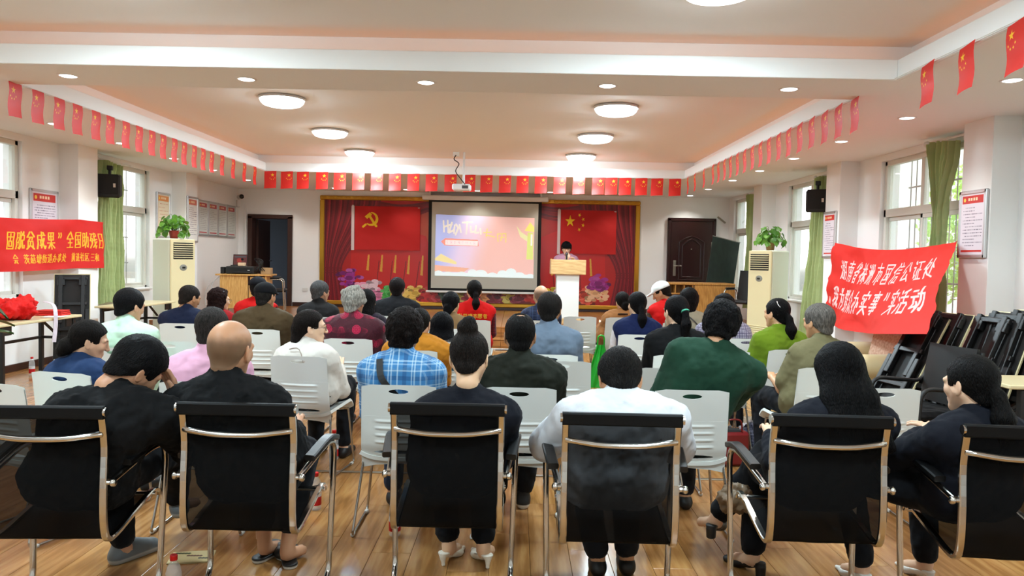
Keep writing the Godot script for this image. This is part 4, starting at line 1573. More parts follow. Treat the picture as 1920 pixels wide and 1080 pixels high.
func sheet_at(x0: float, x1: float, y0: float, y1: float, z: float, bulge: float, seed_: float, n := 16) -> ArrayMesh:
	return MB.new().sheet(func(s: float, t: float) -> Vector3: return Vector3(lerpf(x0, x1, s), lerpf(y1, y0, t), z + noise.get_noise_2d(s * 2.2 + seed_, t * 2.6) * bulge), n, n, 0.002).done()

func build_stage_wall():
	var gold := mat(Color(0.78, 0.6, 0.22), 0.28, 0.85)
	var f := thing("stage_mural", "wide printed red mural of drapes and peonies in a gold frame", "mural", Vector3(-0.8, 1.6, WALL_B))
	var w := 7.0
	var h := 2.38
	part("print", MB.new().box(Vector3(0, 0, 0.02), Vector3(w - 0.16, h - 0.14, 0.02)).done(), mat(Color(0.5, 0.08, 0.07)), f)
	var pr := MB.new()
	pr.quad(Vector3(-w / 2 + 0.08, -h / 2 + 0.07, 0.032), Vector3(w / 2 - 0.08, -h / 2 + 0.07, 0.032), Vector3(w / 2 - 0.08, h / 2 - 0.07, 0.032), Vector3(-w / 2 + 0.08, h / 2 - 0.07, 0.032))
	part("picture", pr.done(), picture(mural_image(), 0.35), f)
	part("frame", cube(Vector3(w, 0.09, 0.06), Vector3(0, h / 2 - 0.045, 0.03), 0.015), gold, f)
	part("frame", cube(Vector3(w, 0.09, 0.06), Vector3(0, -h / 2 + 0.045, 0.03), 0.015), gold, f)
	for s in [-1.0, 1.0]: part("frame", cube(Vector3(0.1, h - 0.18, 0.06), Vector3(s * (w / 2 - 0.05), 0, 0.03), 0.015), gold, f)
	for k in 40:
		var x := -w / 2 + w * (k + 0.5) / 40.0
		part("scroll", MB.new().ball(Vector3(x, h / 2 - 0.04, 0.06), Vector3(0.06, 0.022, 0.014), 8).done(), gold, f)
	# projection screen
	var sc := thing("projection_screen", "pull-down projection screen with black borders showing a pastel title slide", "screen", Vector3(-0.68, 0, WALL_B + 0.22))
	var x0 := -1.22
	var x1 := 1.22
	part("housing", MB.new().box(Vector3(0, 2.77, 0), Vector3(2.72, 0.1, 0.1), 0.015).done(), mat(Color(0.9, 0.9, 0.88), 0.5), sc)
	for s in [-1.0, 1.0]: part("bracket", cube(Vector3(0.04, 0.16, 0.22), Vector3(s * 1.2, 2.82, -0.12), 0.004), mat(Color(0.9, 0.9, 0.88), 0.5), sc)
	part("border", MB.new().box(Vector3(0, 1.74, -0.008), Vector3(x1 - x0, 1.96, 0.004)).done(), mat(Color(0.015, 0.015, 0.015), 0.8), sc)
	part("fabric", MB.new().box(Vector3(0, 1.75, -0.003), Vector3(2.3, 1.86, 0.004)).done(), mat(Color(0.74, 0.74, 0.69), 0.9), sc)
	part("weight_bar", MB.new().box(Vector3(0, 0.745, 0), Vector3(2.52, 0.045, 0.03), 0.01).done(), mat(Color(0.9, 0.9, 0.88), 0.5), sc)
	var sl := StandardMaterial3D.new()
	var tex := ImageTexture.create_from_image(screen_image())
	sl.albedo_texture = tex
	sl.roughness = 0.9
	sl.texture_repeat = false
	sl.emission_enabled = true
	sl.emission = Color.WHITE
	sl.emission_operator = BaseMaterial3D.EMISSION_OP_MULTIPLY
	sl.emission_texture = tex
	sl.emission_energy_multiplier = 0.36
	var q := MB.new()
	q.quad(Vector3(-1.07, 1.09, 0.002), Vector3(1.07, 1.07, 0.002), Vector3(1.07, 2.37, 0.002), Vector3(-1.06, 2.41, 0.002))
	part("projected_screen_picture", q.done(), sl, sc)
	# two flags pinned before the mural
	for k in 2:
		var party := k == 0
		var fx: float = -3.6 if party else 0.9
		var fl := thing("cloth_flag", ["red cloth flag with yellow hammer and sickle pinned before the mural", "red cloth flag with one large and four small yellow stars pinned before the mural"][k], "flag", Vector3(fx, 0, WALL_B + 0.065))
		var wd := 1.5 if party else 1.28
		part("cloth", sheet_at(0.07, wd, 1.62, 2.57, 0.0, 0.02, k * 7.0), picture(emblem_flag(party), 0.75), fl)
		part("sleeve", MB.new().box(Vector3(0.03, 2.09, 0.005), Vector3(0.065, 0.97, 0.012), 0.004).done(), mat(Color(0.86, 0.8, 0.8), 0.8), fl)
		for e in [Vector3(0.03, 2.58, 0.01), Vector3(wd - 0.03, 2.55, 0.01)]: part("clip", MB.new().ball(e, Vector3(0.025, 0.012, 0.012), 8).done(), mat(Color(0.85, 0.82, 0.8), 0.4), fl)
	# doors
	var brown := mat(Color(0.2, 0.095, 0.06), 0.4)
	var d1 := Node3D.new()
	d1.name = "door_1"
	d1.position = Vector3(-5.4, STAGE, WALL_B)
	add_child(d1)
	d1.set_meta("kind", "structure")
	part("jamb", cube(Vector3(0.1, 1.96, 0.28), Vector3(-0.44, 0.98, -0.1), 0.006), brown, d1)
	part("jamb", cube(Vector3(0.1, 1.96, 0.28), Vector3(0.44, 0.98, -0.1), 0.006), brown, d1)
	part("lintel", cube(Vector3(0.98, 0.09, 0.28), Vector3(0, 1.955, -0.1), 0.006), brown, d1)
	var leaf := part("door_leaf", cube(Vector3(0.05, 1.9, 0.8), Vector3(-0.36, 0.95, -0.62), 0.004), brown, d1)
	part("door_handle", MB.new().rod(Vector3(-0.33, 0.98, -0.94), Vector3(-0.27, 0.98, -0.94), 0.012).rod(Vector3(-0.27, 0.98, -0.94), Vector3(-0.27, 0.98, -0.82), 0.01).done(), mat(Color(0.7, 0.7, 0.7), 0.3, 1.0), leaf)
	single("whiteboard", MB.new().box(Vector3(0, 0, 0), Vector3(0.35, 1.35, 0.03), 0.005).done(), mat(Color(0.6, 0.62, 0.55), 0.5), "pale board standing in the dim room beyond the open doorway", "board", Transform3D(Basis(), Vector3(-5.05, STAGE + 0.69, -17.6)))
	single("coat_rail", MB.new().box(Vector3(0, 0, 0), Vector3(0.5, 0.05, 0.03), 0.005).rod(Vector3(-0.15, -0.02, 0.02), Vector3(-0.15, -0.1, 0.05), 0.01).rod(Vector3(0.15, -0.02, 0.02), Vector3(0.15, -0.1, 0.05), 0.01).done(), mat(Color(0.12, 0.12, 0.13), 0.5), "dark coat rail with hooks on the wall beyond the open doorway", "rail", Transform3D(Basis(), Vector3(-5.5, 1.85, -18.98)))
	var d2 := Node3D.new()
	d2.name = "door_2"
	d2.position = Vector3(3.83, STAGE, WALL_B)
	add_child(d2)
	d2.set_meta("kind", "structure")
	var maroon := mat(Color(0.16, 0.045, 0.05), 0.3)
	part("jamb", cube(Vector3(0.07, 2.08, 0.08), Vector3(-0.49, 1.04, 0.04), 0.01), maroon, d2)
	part("jamb", cube(Vector3(0.07, 2.08, 0.08), Vector3(0.49, 1.04, 0.04), 0.01), maroon, d2)
	part("lintel", cube(Vector3(1.05, 0.07, 0.08), Vector3(0, 2.06, 0.04), 0.01), maroon, d2)
	var lf := part("door_leaf", cube(Vector3(0.91, 2.02, 0.05), Vector3(0, 1.02, 0.035), 0.006), maroon, d2)
	for inset in [[0.27, 0.05], [0.2, 0.03]]:
		var ww: float = inset[0]
		var pts := [Vector3(-ww, 0.75, 0.065), Vector3(-ww, 1.52 + ww * 0.2, 0.065), Vector3(-ww * 0.45, 1.66, 0.065), Vector3(0, 1.70, 0.065), Vector3(ww * 0.45, 1.66, 0.065), Vector3(ww, 1.52 + ww * 0.2, 0.065), Vector3(ww, 0.75, 0.065), Vector3(-ww, 0.75, 0.065)]
		if ww < 0.25:
			for n in pts.size(): pts[n] += Vector3(0, 0.06 if n in [0, 6, 7] else -0.06, 0)
		part("moulding", MB.new().tube(path(pts), 0.014, 6).done(), maroon, lf)
	var steel := mat(Color(0.75, 0.74, 0.7), 0.3, 1.0)
	part("lock_plate", cube(Vector3(0.06, 0.34, 0.02), Vector3(-0.36, 1.0, 0.07), 0.006), steel, lf)
	part("door_handle", MB.new().rod(Vector3(-0.36, 1.05, 0.07), Vector3(-0.36, 1.05, 0.12), 0.012).rod(Vector3(-0.36, 1.05, 0.12), Vector3(-0.22, 1.05, 0.12), 0.01).done(), steel, lf)
	for y in [0.75, 1.5]: part("hinge", cube(Vector3(0.025, 0.16, 0.02), Vector3(0.44, y, 0.07), 0.004), steel, lf)
	part("peephole", MB.new().ball(Vector3(0, 1.42, 0.062), Vector3(0.014, 0.014, 0.008), 10).done(), steel, lf)
	# projector hanging from the ceiling
	var pj := thing("projector", "white projector hanging on a ceiling pole with a black cable", "projector", Vector3(-0.9, 0.03, -12.2))
	part("mount_plate", cube(Vector3(0.12, 0.02, 0.12), Vector3(0.02, CEIL - 0.01, 0)), mat(Color(0.88, 0.88, 0.86), 0.5), pj)
	part("pole", MB.new().rod(Vector3(0.03, CEIL, 0), Vector3(0.03, 2.66, 0), 0.02).done(), mat(Color(0.85, 0.85, 0.84), 0.4), pj)
	var pb := part("housing", MB.new().box(Vector3(0, 2.6, 0), Vector3(0.3, 0.1, 0.24), 0.02).done(), mat(Color(0.86, 0.86, 0.86), 0.5), pj)
	part("vent", cube(Vector3(0.1, 0.05, 0.005), Vector3(0.06, 2.6, 0.12), 0.001), mat(Color(0.25, 0.25, 0.26), 0.6), pb)
	part("lens", MB.new().lathe(PackedVector2Array([Vector2(0, 0), Vector2(0.035, 0.0), Vector2(0.04, 0.05), Vector2(0, 0.05)]), 16, Vector3(-0.05, 2.6, -0.12), Basis(Vector3.RIGHT, -PI / 2)).done(), mat(Color(0.05, 0.05, 0.06), 0.15), pb)
	part("socket", cube(Vector3(0.1, 0.1, 0.03), Vector3(-0.1, CEIL - 0.05, 0.0)), mat(Color(0.9, 0.9, 0.88), 0.5), pj)
	part("cable", MB.new().tube(curve([Vector3(-0.1, CEIL - 0.08, 0.02), Vector3(-0.13, 3.05, 0.03), Vector3(-0.05, 2.98, 0.03), Vector3(-0.1, 2.86, 0.04), Vector3(-0.02, 2.74, 0.08), Vector3(0.06, 2.64, 0.13)]), 0.008, 6).done(), mat(Color(0.03, 0.03, 0.03), 0.5), pj)
	# lectern
	var oak := wood(Color(0.74, 0.58, 0.37), Color(0.8, 0.66, 0.45), Vector3(0.8, 6, 6), 0.45, 51)
	var lt := thing("lectern", "white lectern with a light oak top box and plinth on the stage", "lectern", Vector3(0.93, STAGE, -13.35))
	part("plinth", cube(Vector3(0.48, 0.1, 0.42), Vector3(0, 0.05, 0), 0.006), oak, lt)
	part("column", cube(Vector3(0.4, 0.78, 0.32), Vector3(0, 0.49, 0), 0.006), mat(Color(0.84, 0.84, 0.82), 0.45), lt)
	part("top_box", cube(Vector3(0.62, 0.26, 0.44), Vector3(0, 1.01, 0), 0.006), oak, lt)

# ---------------------------------------------------------------- side walls
func window_unit(n: int, x: float, inward: float, z0: float, z1: float):
	var root := Node3D.new()
	root.name = "window_%d" % n
	root.position = Vector3(x - inward * 0.09, 0, (z0 + z1) / 2)
	add_child(root)
	root.set_meta("kind", "structure")
	var w := z1 - z0
	var cream := mat(Color(0.84, 0.84, 0.8), 0.4)
	var split := 2.16
	for e in [[0.0, SILL + 0.03, w, 0.06], [0.0, HEAD - 0.03, w, 0.06], [0.0, split, w, 0.1]]:
		part("window_frame", cube(Vector3(0.08, e[3], e[2]), Vector3(0, e[1], e[0]), 0.006), cream, root)
	for z in [-w / 2 + 0.03, w / 2 - 0.03]:
		part("window_frame", cube(Vector3(0.08, HEAD - SILL, 0.06), Vector3(0, (HEAD + SILL) / 2, z), 0.006), cream, root)
	part("mullion", cube(Vector3(0.07, HEAD - split, 0.07), Vector3(0, (HEAD + split) / 2, 0.0), 0.006), cream, root)
	var glass := StandardMaterial3D.new()
	if mats.has("pane"): glass = mats["pane"]
	else:
		glass.albedo_color = Color(0.93, 0.97, 0.95, 0.1)
		glass.transparency = BaseMaterial3D.TRANSPARENCY_ALPHA
		glass.roughness = 0.03
		mats["pane"] = glass
	for s in [-1.0, 1.0]:
		part("pane", cube(Vector3(0.005, HEAD - split - 0.1, w / 2 - 0.1), Vector3(0, (HEAD + split) / 2, s * w / 4), 0.0), glass, root)
		var sash := Node3D.new()
		sash.name = "sash"
		sash.position = Vector3(0.018 * s * inward, (split + SILL) / 2, s * (w / 4 - 0.02))
		root.add_child(sash, true)
		var sh := split - SILL - 0.1
		var sw := w / 2
		for e in [[0.0, sh / 2 - 0.025, sw, 0.05], [0.0, -sh / 2 + 0.025, sw, 0.05]]: part("rail", cube(Vector3(0.03, e[3], e[2]), Vector3(0, e[1], e[0]), 0.004), cream, sash)
		for z in [-sw / 2 + 0.025, sw / 2 - 0.025]: part("stile", cube(Vector3(0.03, sh, 0.05), Vector3(0, 0, z), 0.004), cream, sash)
		part("pane", cube(Vector3(0.005, sh - 0.08, sw - 0.08), Vector3.ZERO, 0.0), glass, sash)
	part("window_sill", cube(Vector3(0.24, 0.03, w), Vector3(inward * 0.03, SILL + 0.005, 0), 0.006), white_paint(), root)
	# security bars outside
	var grille := Node3D.new()
	grille.name = "grille"
	grille.position = Vector3(-inward * 0.3, 0, 0)
	root.add_child(grille)
	var steel := mat(Color(0.5, 0.5, 0.48), 0.5, 0.3)
	var vb := MB.new().rod(Vector3(0, SILL - 0.1, 0), Vector3(0, HEAD + 0.1, 0), 0.008, 6).done()
	var nb := int(w / 0.125)
	for k in nb + 1: part("bar", vb, steel, grille, Transform3D(Basis(), Vector3(0, 0, -w / 2 + w * k / nb)))
	var hb := cube(Vector3(0.02, 0.02, w + 0.1), Vector3.ZERO, 0.002)
	for y in [SILL - 0.05, 1.3, 1.72, 2.14, 2.5, HEAD + 0.05]: part("bar", hb, steel, grille, Transform3D(Basis(), Vector3(0, y, 0)))

func text_sheet(w: int, h: int, head: Color, paper: Color, foot: bool, lines: int, ink: Color, seed_: int) -> Image:
	var im := Image.create(w, h, false, Image.FORMAT_RGB8)
	im.fill(paper)
	var r := RandomNumberGenerator.new()
	r.seed = seed_
	var hh := int(h * 0.13)
	im.fill_rect(Rect2i(int(w * 0.05), int(h * 0.03), int(w * 0.9), hh), head)
	for k in 4: im.fill_rect(Rect2i(int(w * (0.3 + 0.11 * k)), int(h * 0.065), int(w * 0.08), int(hh * 0.4)), Color(0.95, 0.85, 0.7))
	blot(im, w * 0.15, h * 0.095, w * 0.05, Color(0.95, 0.8, 0.3))
	for k in lines:
		var y := int(h * (0.22 + 0.68 * k / lines))
		var x := int(w * (0.2 if k % 3 == 0 else 0.1))
		var end := int(w * (0.92 if r.randf() < 0.7 else 0.6))
		while x < end:
			im.fill_rect(Rect2i(x, y, 3 + r.randi() % 4, maxi(2, int(h * 0.018))), ink.lightened(r.randf() * 0.3))
			x += 6 + r.randi() % 3
	if foot: im.fill_rect(Rect2i(int(w * 0.05), int(h * 0.93), int(w * 0.9), int(h * 0.035)), head)
	return im

func poster(at: Vector3, turn: float, w: float, h: float, img: Image, label: String):
	var p := thing("notice_board", label, "notice", at, turn, "")
	var pic := MB.new()
	pic.quad(Vector3(-w / 2, -h / 2, 0.022), Vector3(w / 2, -h / 2, 0.022), Vector3(w / 2, h / 2, 0.022), Vector3(-w / 2, h / 2, 0.022))
	part("sheet", pic.done(), picture(img, 0.5), p)
	part("backing", cube(Vector3(w + 0.02, h + 0.02, 0.018), Vector3(0, 0, 0.01), 0.002), mat(Color(0.8, 0.8, 0.8), 0.5), p)
	var alu := mat(Color(0.78, 0.78, 0.78), 0.35, 0.7)
	for s in [-1.0, 1.0]:
		part("frame", cube(Vector3(0.035, h + 0.07, 0.03), Vector3(s * (w / 2 + 0.017), 0, 0.015), 0.006), alu, p)
		part("frame", cube(Vector3(w + 0.07, 0.035, 0.03), Vector3(0, s * (h / 2 + 0.017), 0.015), 0.006), alu, p)

func drape(at: Vector3, turn: float, top_w: float, mid_w: float, low_w: float, y1: float, y0: float, skew: float, label: String, folds := 7, waist := 0.5):
	var c := thing("curtain", label, "curtain", at, turn, "")
	var f := func(s: float, t: float) -> Vector3:
		var w := lerpf(top_w, mid_w, smoothstep(0.0, waist, t)) if t < waist else lerpf(mid_w, low_w, (t - waist) / (1.0 - waist))
		var deep := 0.045 + 0.02 * sin(s * 9)
		return Vector3((s - 0.5) * w + skew * t, lerpf(y1, y0, t) + 0.02 * sin(s * 5), sin(s * TAU * folds + t * 1.2) * deep * (1.0 - 0.3 * t) + noise.get_noise_2d(s * 6, t * 4) * 0.03)
	part("cloth", MB.new().sheet(f, 84, 26).done(), curtain_mat(), c)
	part("rail", MB.new().rod(Vector3(-top_w * 0.5 - 0.05, y1 + 0.02, 0), Vector3(top_w * 0.5 + 0.25, y1 + 0.02, 0), 0.014).done(), mat(Color(0.86, 0.86, 0.84), 0.4), c)
	part("finial", MB.new().ball(Vector3(-top_w * 0.5 - 0.06, y1 + 0.02, 0), Vector3(0.045, 0.035, 0.035), 10).done(), mat(Color(0.86, 0.86, 0.84), 0.4), c)

func curtain_mat() -> StandardMaterial3D:
	if not mats.has("curtain"):
		var m: StandardMaterial3D = cloth(Color(0.63, 0.68, 0.48), 0.5).duplicate()
		m.backlight_enabled = true
		m.backlight = Color(0.45, 0.5, 0.3)
		mats["curtain"] = m
	return mats["curtain"]

func small_flag(flip: bool) -> ImageTexture:
	var im := Image.create(128, 192, false, Image.FORMAT_RGB8)
	im.fill(Color(0.82, 0.14, 0.1))
	var y := Color(0.93, 0.74, 0.16)
	fill_poly(im, star(Vector2(40, 44), 22), y)
	for p in [Vector2(16, 78), Vector2(30, 92), Vector2(52, 92), Vector2(66, 78)]: fill_poly(im, star(p, 8), y)
	if flip: im.flip_x()
	return ImageTexture.create_from_image(im)

func build_side_walls():
	for k in WIN_L.size(): window_unit(k + 1, WALL_L, 1.0, WIN_L[k][0], WIN_L[k][1])
	for k in WIN_R.size(): window_unit(k + 5, WALL_R, -1.0, WIN_R[k][0], WIN_R[k][1])
	# curtains (their own x runs along the wall)
	drape(Vector3(WALL_L + 0.14, 0, -10.97), PI / 2, 0.62, 0.62, 0.64, 2.78, 0.72, 0.0, "green curtain hanging in even folds beside the boxy black loudspeaker and red banner", 8)
	drape(Vector3(WALL_R - 0.14, 0, -11.0), -PI / 2, 0.62, 0.8, 1.2, 2.78, 0.25, -0.22, "green curtain flaring wide at the foot below the black loudspeaker", 8)
	drape(Vector3(WALL_R - 0.14, 0, -8.0), -PI / 2, 0.5, 0.15, 0.34, 2.82, 0.7, -0.05, "green curtain gathered to a narrow waist behind the red banner with white characters", 6, 0.36)
	drape(Vector3(WALL_R - 0.14, 0, -14.35), -PI / 2, 0.55, 0.34, 0.5, 2.8, 0.6, -0.1, "green curtain hanging behind the leaning blackboard", 6)
	# notices
	var red := Color(0.78, 0.17, 0.13)
	var paper := Color(0.86, 0.83, 0.86)
	var ink := Color(0.42, 0.38, 0.45)
	poster(Vector3(WALL_L, 1.85, -9.62), PI / 2, 0.5, 0.75, text_sheet(160, 240, red, paper, true, 16, ink, 1), "framed notice with a red heading above the banner with yellow characters")
	poster(Vector3(WALL_L, 1.85, -10.6), PI / 2, 0.3, 0.72, text_sheet(120, 240, red, paper, true, 14, ink, 2), "framed notice half hidden between the pillar and the green curtain")
	poster(Vector3(WALL_L, 2.12, -12.87), PI / 2, 0.42, 0.7, text_sheet(140, 240, Color(0.86, 0.55, 0.3), Color(0.88, 0.83, 0.72), false, 8, Color(0.75, 0.5, 0.35), 3), "cream notice with an orange heading beside the window and potted plant")
	poster(Vector3(WALL_L + 0.262, 2.08, -13.43), PI / 2, 0.36, 0.75, text_sheet(120, 260, Color(0.82, 0.45, 0.38), Color(0.9, 0.9, 0.88), false, 14, ink, 4), "white notice on the pillar behind the potted plant")
	for k in 4:
		poster(Vector3(WALL_L, 2.16, -14.5 - 0.48 * k), PI / 2, 0.38, 0.62, text_sheet(120, 200, Color(0.72, 0.3, 0.32), Color(0.8, 0.82, 0.8), true, 12, Color(0.5, 0.5, 0.5), 5 + k), ["first framed notice in the row of four, next to the pillar", "second framed notice in the row of four from the pillar", "third framed notice in the row of four from the pillar", "last framed notice in the row of four, next to the room corner"][k])
	poster(Vector3(WALL_R - 0.262, 1.91, -7.2), -PI / 2, 0.36, 0.58, text_sheet(160, 250, red, paper, true, 13, ink, 11), "framed notice with red heading on the pillar that holds the banner's raised corner")
	poster(Vector3(WALL_R - 0.262, 1.91, -10.47), -PI / 2, 0.34, 0.58, text_sheet(160, 250, red, paper, true, 13, ink, 12), "framed notice with red heading on the pillar under the black loudspeaker")
	# wall loudspeakers
	for s in [[Vector3(WALL_L + 0.27, 2.42, -10.7), 0.35, "black wall loudspeaker on a bracket in front of the evenly folded green curtain"], [Vector3(WALL_R - 0.27, 2.42, -10.95), -0.45, "black wall loudspeaker on a bracket above the flared green curtain"]]:
		var sp := thing("wall_speaker", s[2], "speaker", s[0], s[1])
		var black := mat(Color(0.035, 0.04, 0.045), 0.55)
		part("cabinet", MB.new().box(Vector3.ZERO, Vector3(0.3, 0.32, 0.22), 0.02, Basis(Vector3.RIGHT, 0.15)).done(), black, sp)
		part("speaker_front", MB.new().box(Vector3(0, 0.017, 0.113), Vector3(0.26, 0.28, 0.012), 0.004, Basis(Vector3.RIGHT, 0.15)).done(), mat(Color(0.06, 0.065, 0.07), 0.8), sp)
		part("badge", MB.new().box(Vector3(0.08, 0.0, 0.122), Vector3(0.03, 0.055, 0.003), 0.0, Basis(Vector3.RIGHT, 0.15)).done(), mat(Color(0.8, 0.75, 0.7), 0.4), sp)
		part("bracket", MB.new().rod(Vector3(0, 0.14, -0.02), Vector3(0, 0.24, -0.04), 0.02).box(Vector3(0, 0.26, -0.05), Vector3(0.07, 0.06, 0.1), 0.004).done(), black, sp)
	# cameras
	var cm := thing("security_camera", "security camera with a dark lens high in the room corner above four notices", "camera", Vector3(WALL_L + 0.14, 2.7, WALL_B + 0.3), 0.6)
	part("housing", MB.new().lathe(PackedVector2Array([Vector2(0, -0.12), Vector2(0.05, -0.12), Vector2(0.055, 0.08), Vector2(0.05, 0.1), Vector2(0, 0.1)]), 14, Vector3(0, 0, 0.05), Basis(Vector3.RIGHT, PI / 2)).done(), mat(Color(0.8, 0.8, 0.78), 0.5), cm)
	part("lens", MB.new().ball(Vector3(0, 0, 0.15), Vector3(0.05, 0.05, 0.03), 12).done(), mat(Color(0.03, 0.03, 0.04), 0.2), cm)
	part("bracket", MB.new().box(Vector3(-0.02, -0.14, -0.05), Vector3(0.07, 0.16, 0.07), 0.01).rod(Vector3(0, 0, -0.02), Vector3(-0.02, -0.1, -0.05), 0.02).done(), mat(Color(0.8, 0.8, 0.78), 0.5), cm)
	single("cable_duct", cube(Vector3(0.03, 2.2, 0.03), Vector3(WALL_L + 0.16, 1.45, WALL_B + 0.02)), white_paint(), "thin white cable duct running down the corner below the camera", "duct")
	# strings of small flags along the lowered ceiling
	var cloths := [small_flag(false), small_flag(true)]
	var fm := []
	for t in cloths:
		var m := StandardMaterial3D.new()
		m.albedo_texture = t
		m.roughness = 0.5
		m.texture_repeat = false
		m.backlight_enabled = true
		m.backlight = Color(0.5, 0.5, 0.5)
		fm.append(m)
	var shapes := []
	for k in 5:
		var f := func(s: float, t: float) -> Vector3: return Vector3((s - 0.5) * 0.205 + (t * 0.012 * (k - 2)), -t * 0.29 - (0.012 * s * s if k == 3 else 0.0), 0.012 * sin(s * 3.0 + k) * t + 0.006 * sin(t * 7 + k * 2))
		shapes.append(MB.new().sheet(f, 6, 8).done())
	var n := 0
	var put := func(at: Vector3, turn: float, flip: int, group: String, label: String):
		var o := single("paper_flag", shapes[n % 5], fm[flip], label, "flag", Transform3D(Basis(Vector3.UP, turn) * Basis(Vector3.FORWARD, 0.03 * ((n * 7) % 5 - 2)), at), group)
		n += 1
	var ll := "small red flag with yellow stars strung above the yellow-lettered banner's wall"
	for x in [13, 90, 225, 352, 460, 570, 655, 748, 827, 903, 970, 1037, 1095, 1155, 1208, 1259, 1321, 1387, 1454, 1516]:
		var p := on_x(x / 3.176, 300, IN_L + 0.015)
		if x == 13: p.z = -5.9
		put.call(Vector3(IN_L + 0.02, 2.905, p.z), PI / 2 + 0.12, 0, "flags over the window wall with the yellow-lettered banner", ll)
	var bl := "small red flag with yellow stars strung along the ceiling edge before the stage"
	for x in [413, 532, 647, 785, 913, 1047, 1180, 1310, 1443, 1574, 1710, 1845]:
		put.call(Vector3(on_z(400 + x / 3.84, 330, BACK_IN + 0.02).x, 2.9, BACK_IN + 0.03), 0.0, 1, "flags over the stage", bl)
	for x in [318, 437, 550, 668, 789, 912, 1036, 1120, 1210, 1313, 1415, 1530]:
		put.call(Vector3(on_z(820 + x / 3.43, 330, BACK_IN + 0.02).x, 2.9, BACK_IN + 0.03), 0.0, 1, "flags over the stage", bl)
	var rl := "small red flag with yellow stars strung above the white-lettered banner's wall"
	for x in [248, 283, 328, 373, 400, 430, 460, 494, 530, 568, 608, 650, 698, 747, 802, 861, 925, 993, 1073, 1430, 1622, 1865]:
		var p := on_x(1200 + x / 2.667, 250, IN_R - 0.015)
		put.call(Vector3(IN_R - 0.02, 2.905, p.z), -PI / 2 - 0.12, 0 if x > 1400 else 1, "flags over the window wall with the white-lettered banner", rl)
	var cord := mat(Color(0.85, 0.84, 0.8), 0.7)
	single("flag_string", MB.new().tube(path([Vector3(IN_L + 0.02, 2.91, -4.0), Vector3(IN_L + 0.02, 2.905, -8.0), Vector3(IN_L + 0.02, 2.91, BACK_IN)]), 0.003, 5).done(), cord, "thin white string carrying the flags over the wall with the yellow-lettered banner", "string")
	single("flag_string", MB.new().tube(path([Vector3(IN_L, 2.905, BACK_IN + 0.03), Vector3(IN_R, 2.905, BACK_IN + 0.03)]), 0.003, 5).done(), cord, "thin white string carrying the flags before the stage", "string")
	single("flag_string", MB.new().tube(path([Vector3(IN_R - 0.02, 2.91, -3.4), Vector3(IN_R - 0.02, 2.905, -8.0), Vector3(IN_R - 0.02, 2.91, BACK_IN)]), 0.003, 5).done(), cord, "thin white string carrying the flags over the wall with the white-lettered banner", "string")
	banners()
	outside()

func banners():
	# white characters on red, strung between two pillars; its lower corner lies over the stacked tables
	var im := Image.create(1400, 520, false, Image.FORMAT_RGB8)
	im.fill(Color(0.86, 0.13, 0.09))
	var white := Color(0.93, 0.8, 0.8)
	write(im, "湖南省株洲市国信公证处", 190, 90, 80, 140, 24, 10, white)
	write(im, "“我为群众办实事”实活动", 40, 270, 88, 150, 21, 12, white)
	var b := thing("banner", "red cloth banner with white characters strung between two pillars over stacked tables", "banner")
	var A := Vector3(4.37, 1.8, -10.3)
	var B := Vector3(4.37, 1.745, -7.45)
	var C := Vector3(3.0, 1.0, -5.5)
	var D := Vector3(4.3, 0.74, -10.35)
	var f := func(s: float, t: float) -> Vector3:
		var top := A.lerp(B, s) + Vector3(0, -0.09 * sin(s * PI), 0)
		var low := D.lerp(C, s * s * 0.55 + s * 0.45) + Vector3(0.05 * sin(s * PI), -0.1 * sin(s * PI), 0)
		return top.lerp(low, t) + Vector3(-0.03 * sin(s * 14 + t * 3) * t + 0.05 * noise.get_noise_2d(s * 3.0, t * 3.0), 0, 0)
	var mt := picture(im, 0.7)
	mt.backlight_enabled = true
	mt.backlight = Color(0.5, 0.5, 0.5)
	part("cloth", MB.new().sheet(f, 48, 24).done(), mt, b)
	part("tie", MB.new().rod(A, A + Vector3(0.03, 0.05, -0.1), 0.004, 5).done(), mat(Color(0.85, 0.8, 0.78), 0.7), b)
	part("tie", MB.new().rod(B, B + Vector3(0.0, 0.06, 0.12), 0.004, 5).done(), mat(Color(0.7, 0.1, 0.08), 0.7), b)
	# yellow characters on red along the window wall
	var im2 := Image.create(1600, 420, false, Image.FORMAT_RGB8)
	im2.fill(Color(0.82, 0.1, 0.08))
	var yel := Color(0.95, 0.72, 0.16)
	write(im2, "固脱贫成果”", 720, 100, 58, 150, 9, 9, yel)
	write(im2, "全国助残日", 1140, 100, 58, 150, 9, 9, yel)
	write(im2, "会", 766, 285, 33, 78, 6, 5, yel)
	write(im2, "茨菇塘街道办事处", 834, 285, 33, 78, 6, 5, yel)
	write(im2, "前进社区", 1187, 285, 33, 78, 6, 5, yel)
	write(im2, "三和", 1350, 285, 33, 78, 6, 5, yel)
	var b2 := thing("banner", "red cloth banner with two lines of yellow characters tied round a pillar", "banner")
	var f2 := func(s: float, t: float) -> Vector3:
		var z := lerpf(-6.9, -10.78, s)
		var x := -5.8
		if z > -9.9: x = -5.8 - 0.1 * sin(clampf((z + 9.9) / 3.0, 0, 1) * PI)
		if z < -10.46: x = -5.8 - (-10.46 - z) * 0.75
		var sag := -0.05 * sin(clampf((z + 9.95) / 3.05, 0, 1) * PI) if z > -9.95 else 0.02 * (z + 9.95)
		return Vector3(x + 0.02 * sin(s * 21 + t * 2) + 0.03 * noise.get_noise_2d(s * 4, t * 2), lerpf(1.9, 1.255, t) + sag * (1.0 - 0.4 * t), z)
	var mt2 := picture(im2, 0.65)
	mt2.backlight_enabled = true
	mt2.backlight = Color(0.5, 0.5, 0.5)
	part("cloth", MB.new().sheet(f2, 60, 14).done(), mt2, b2)

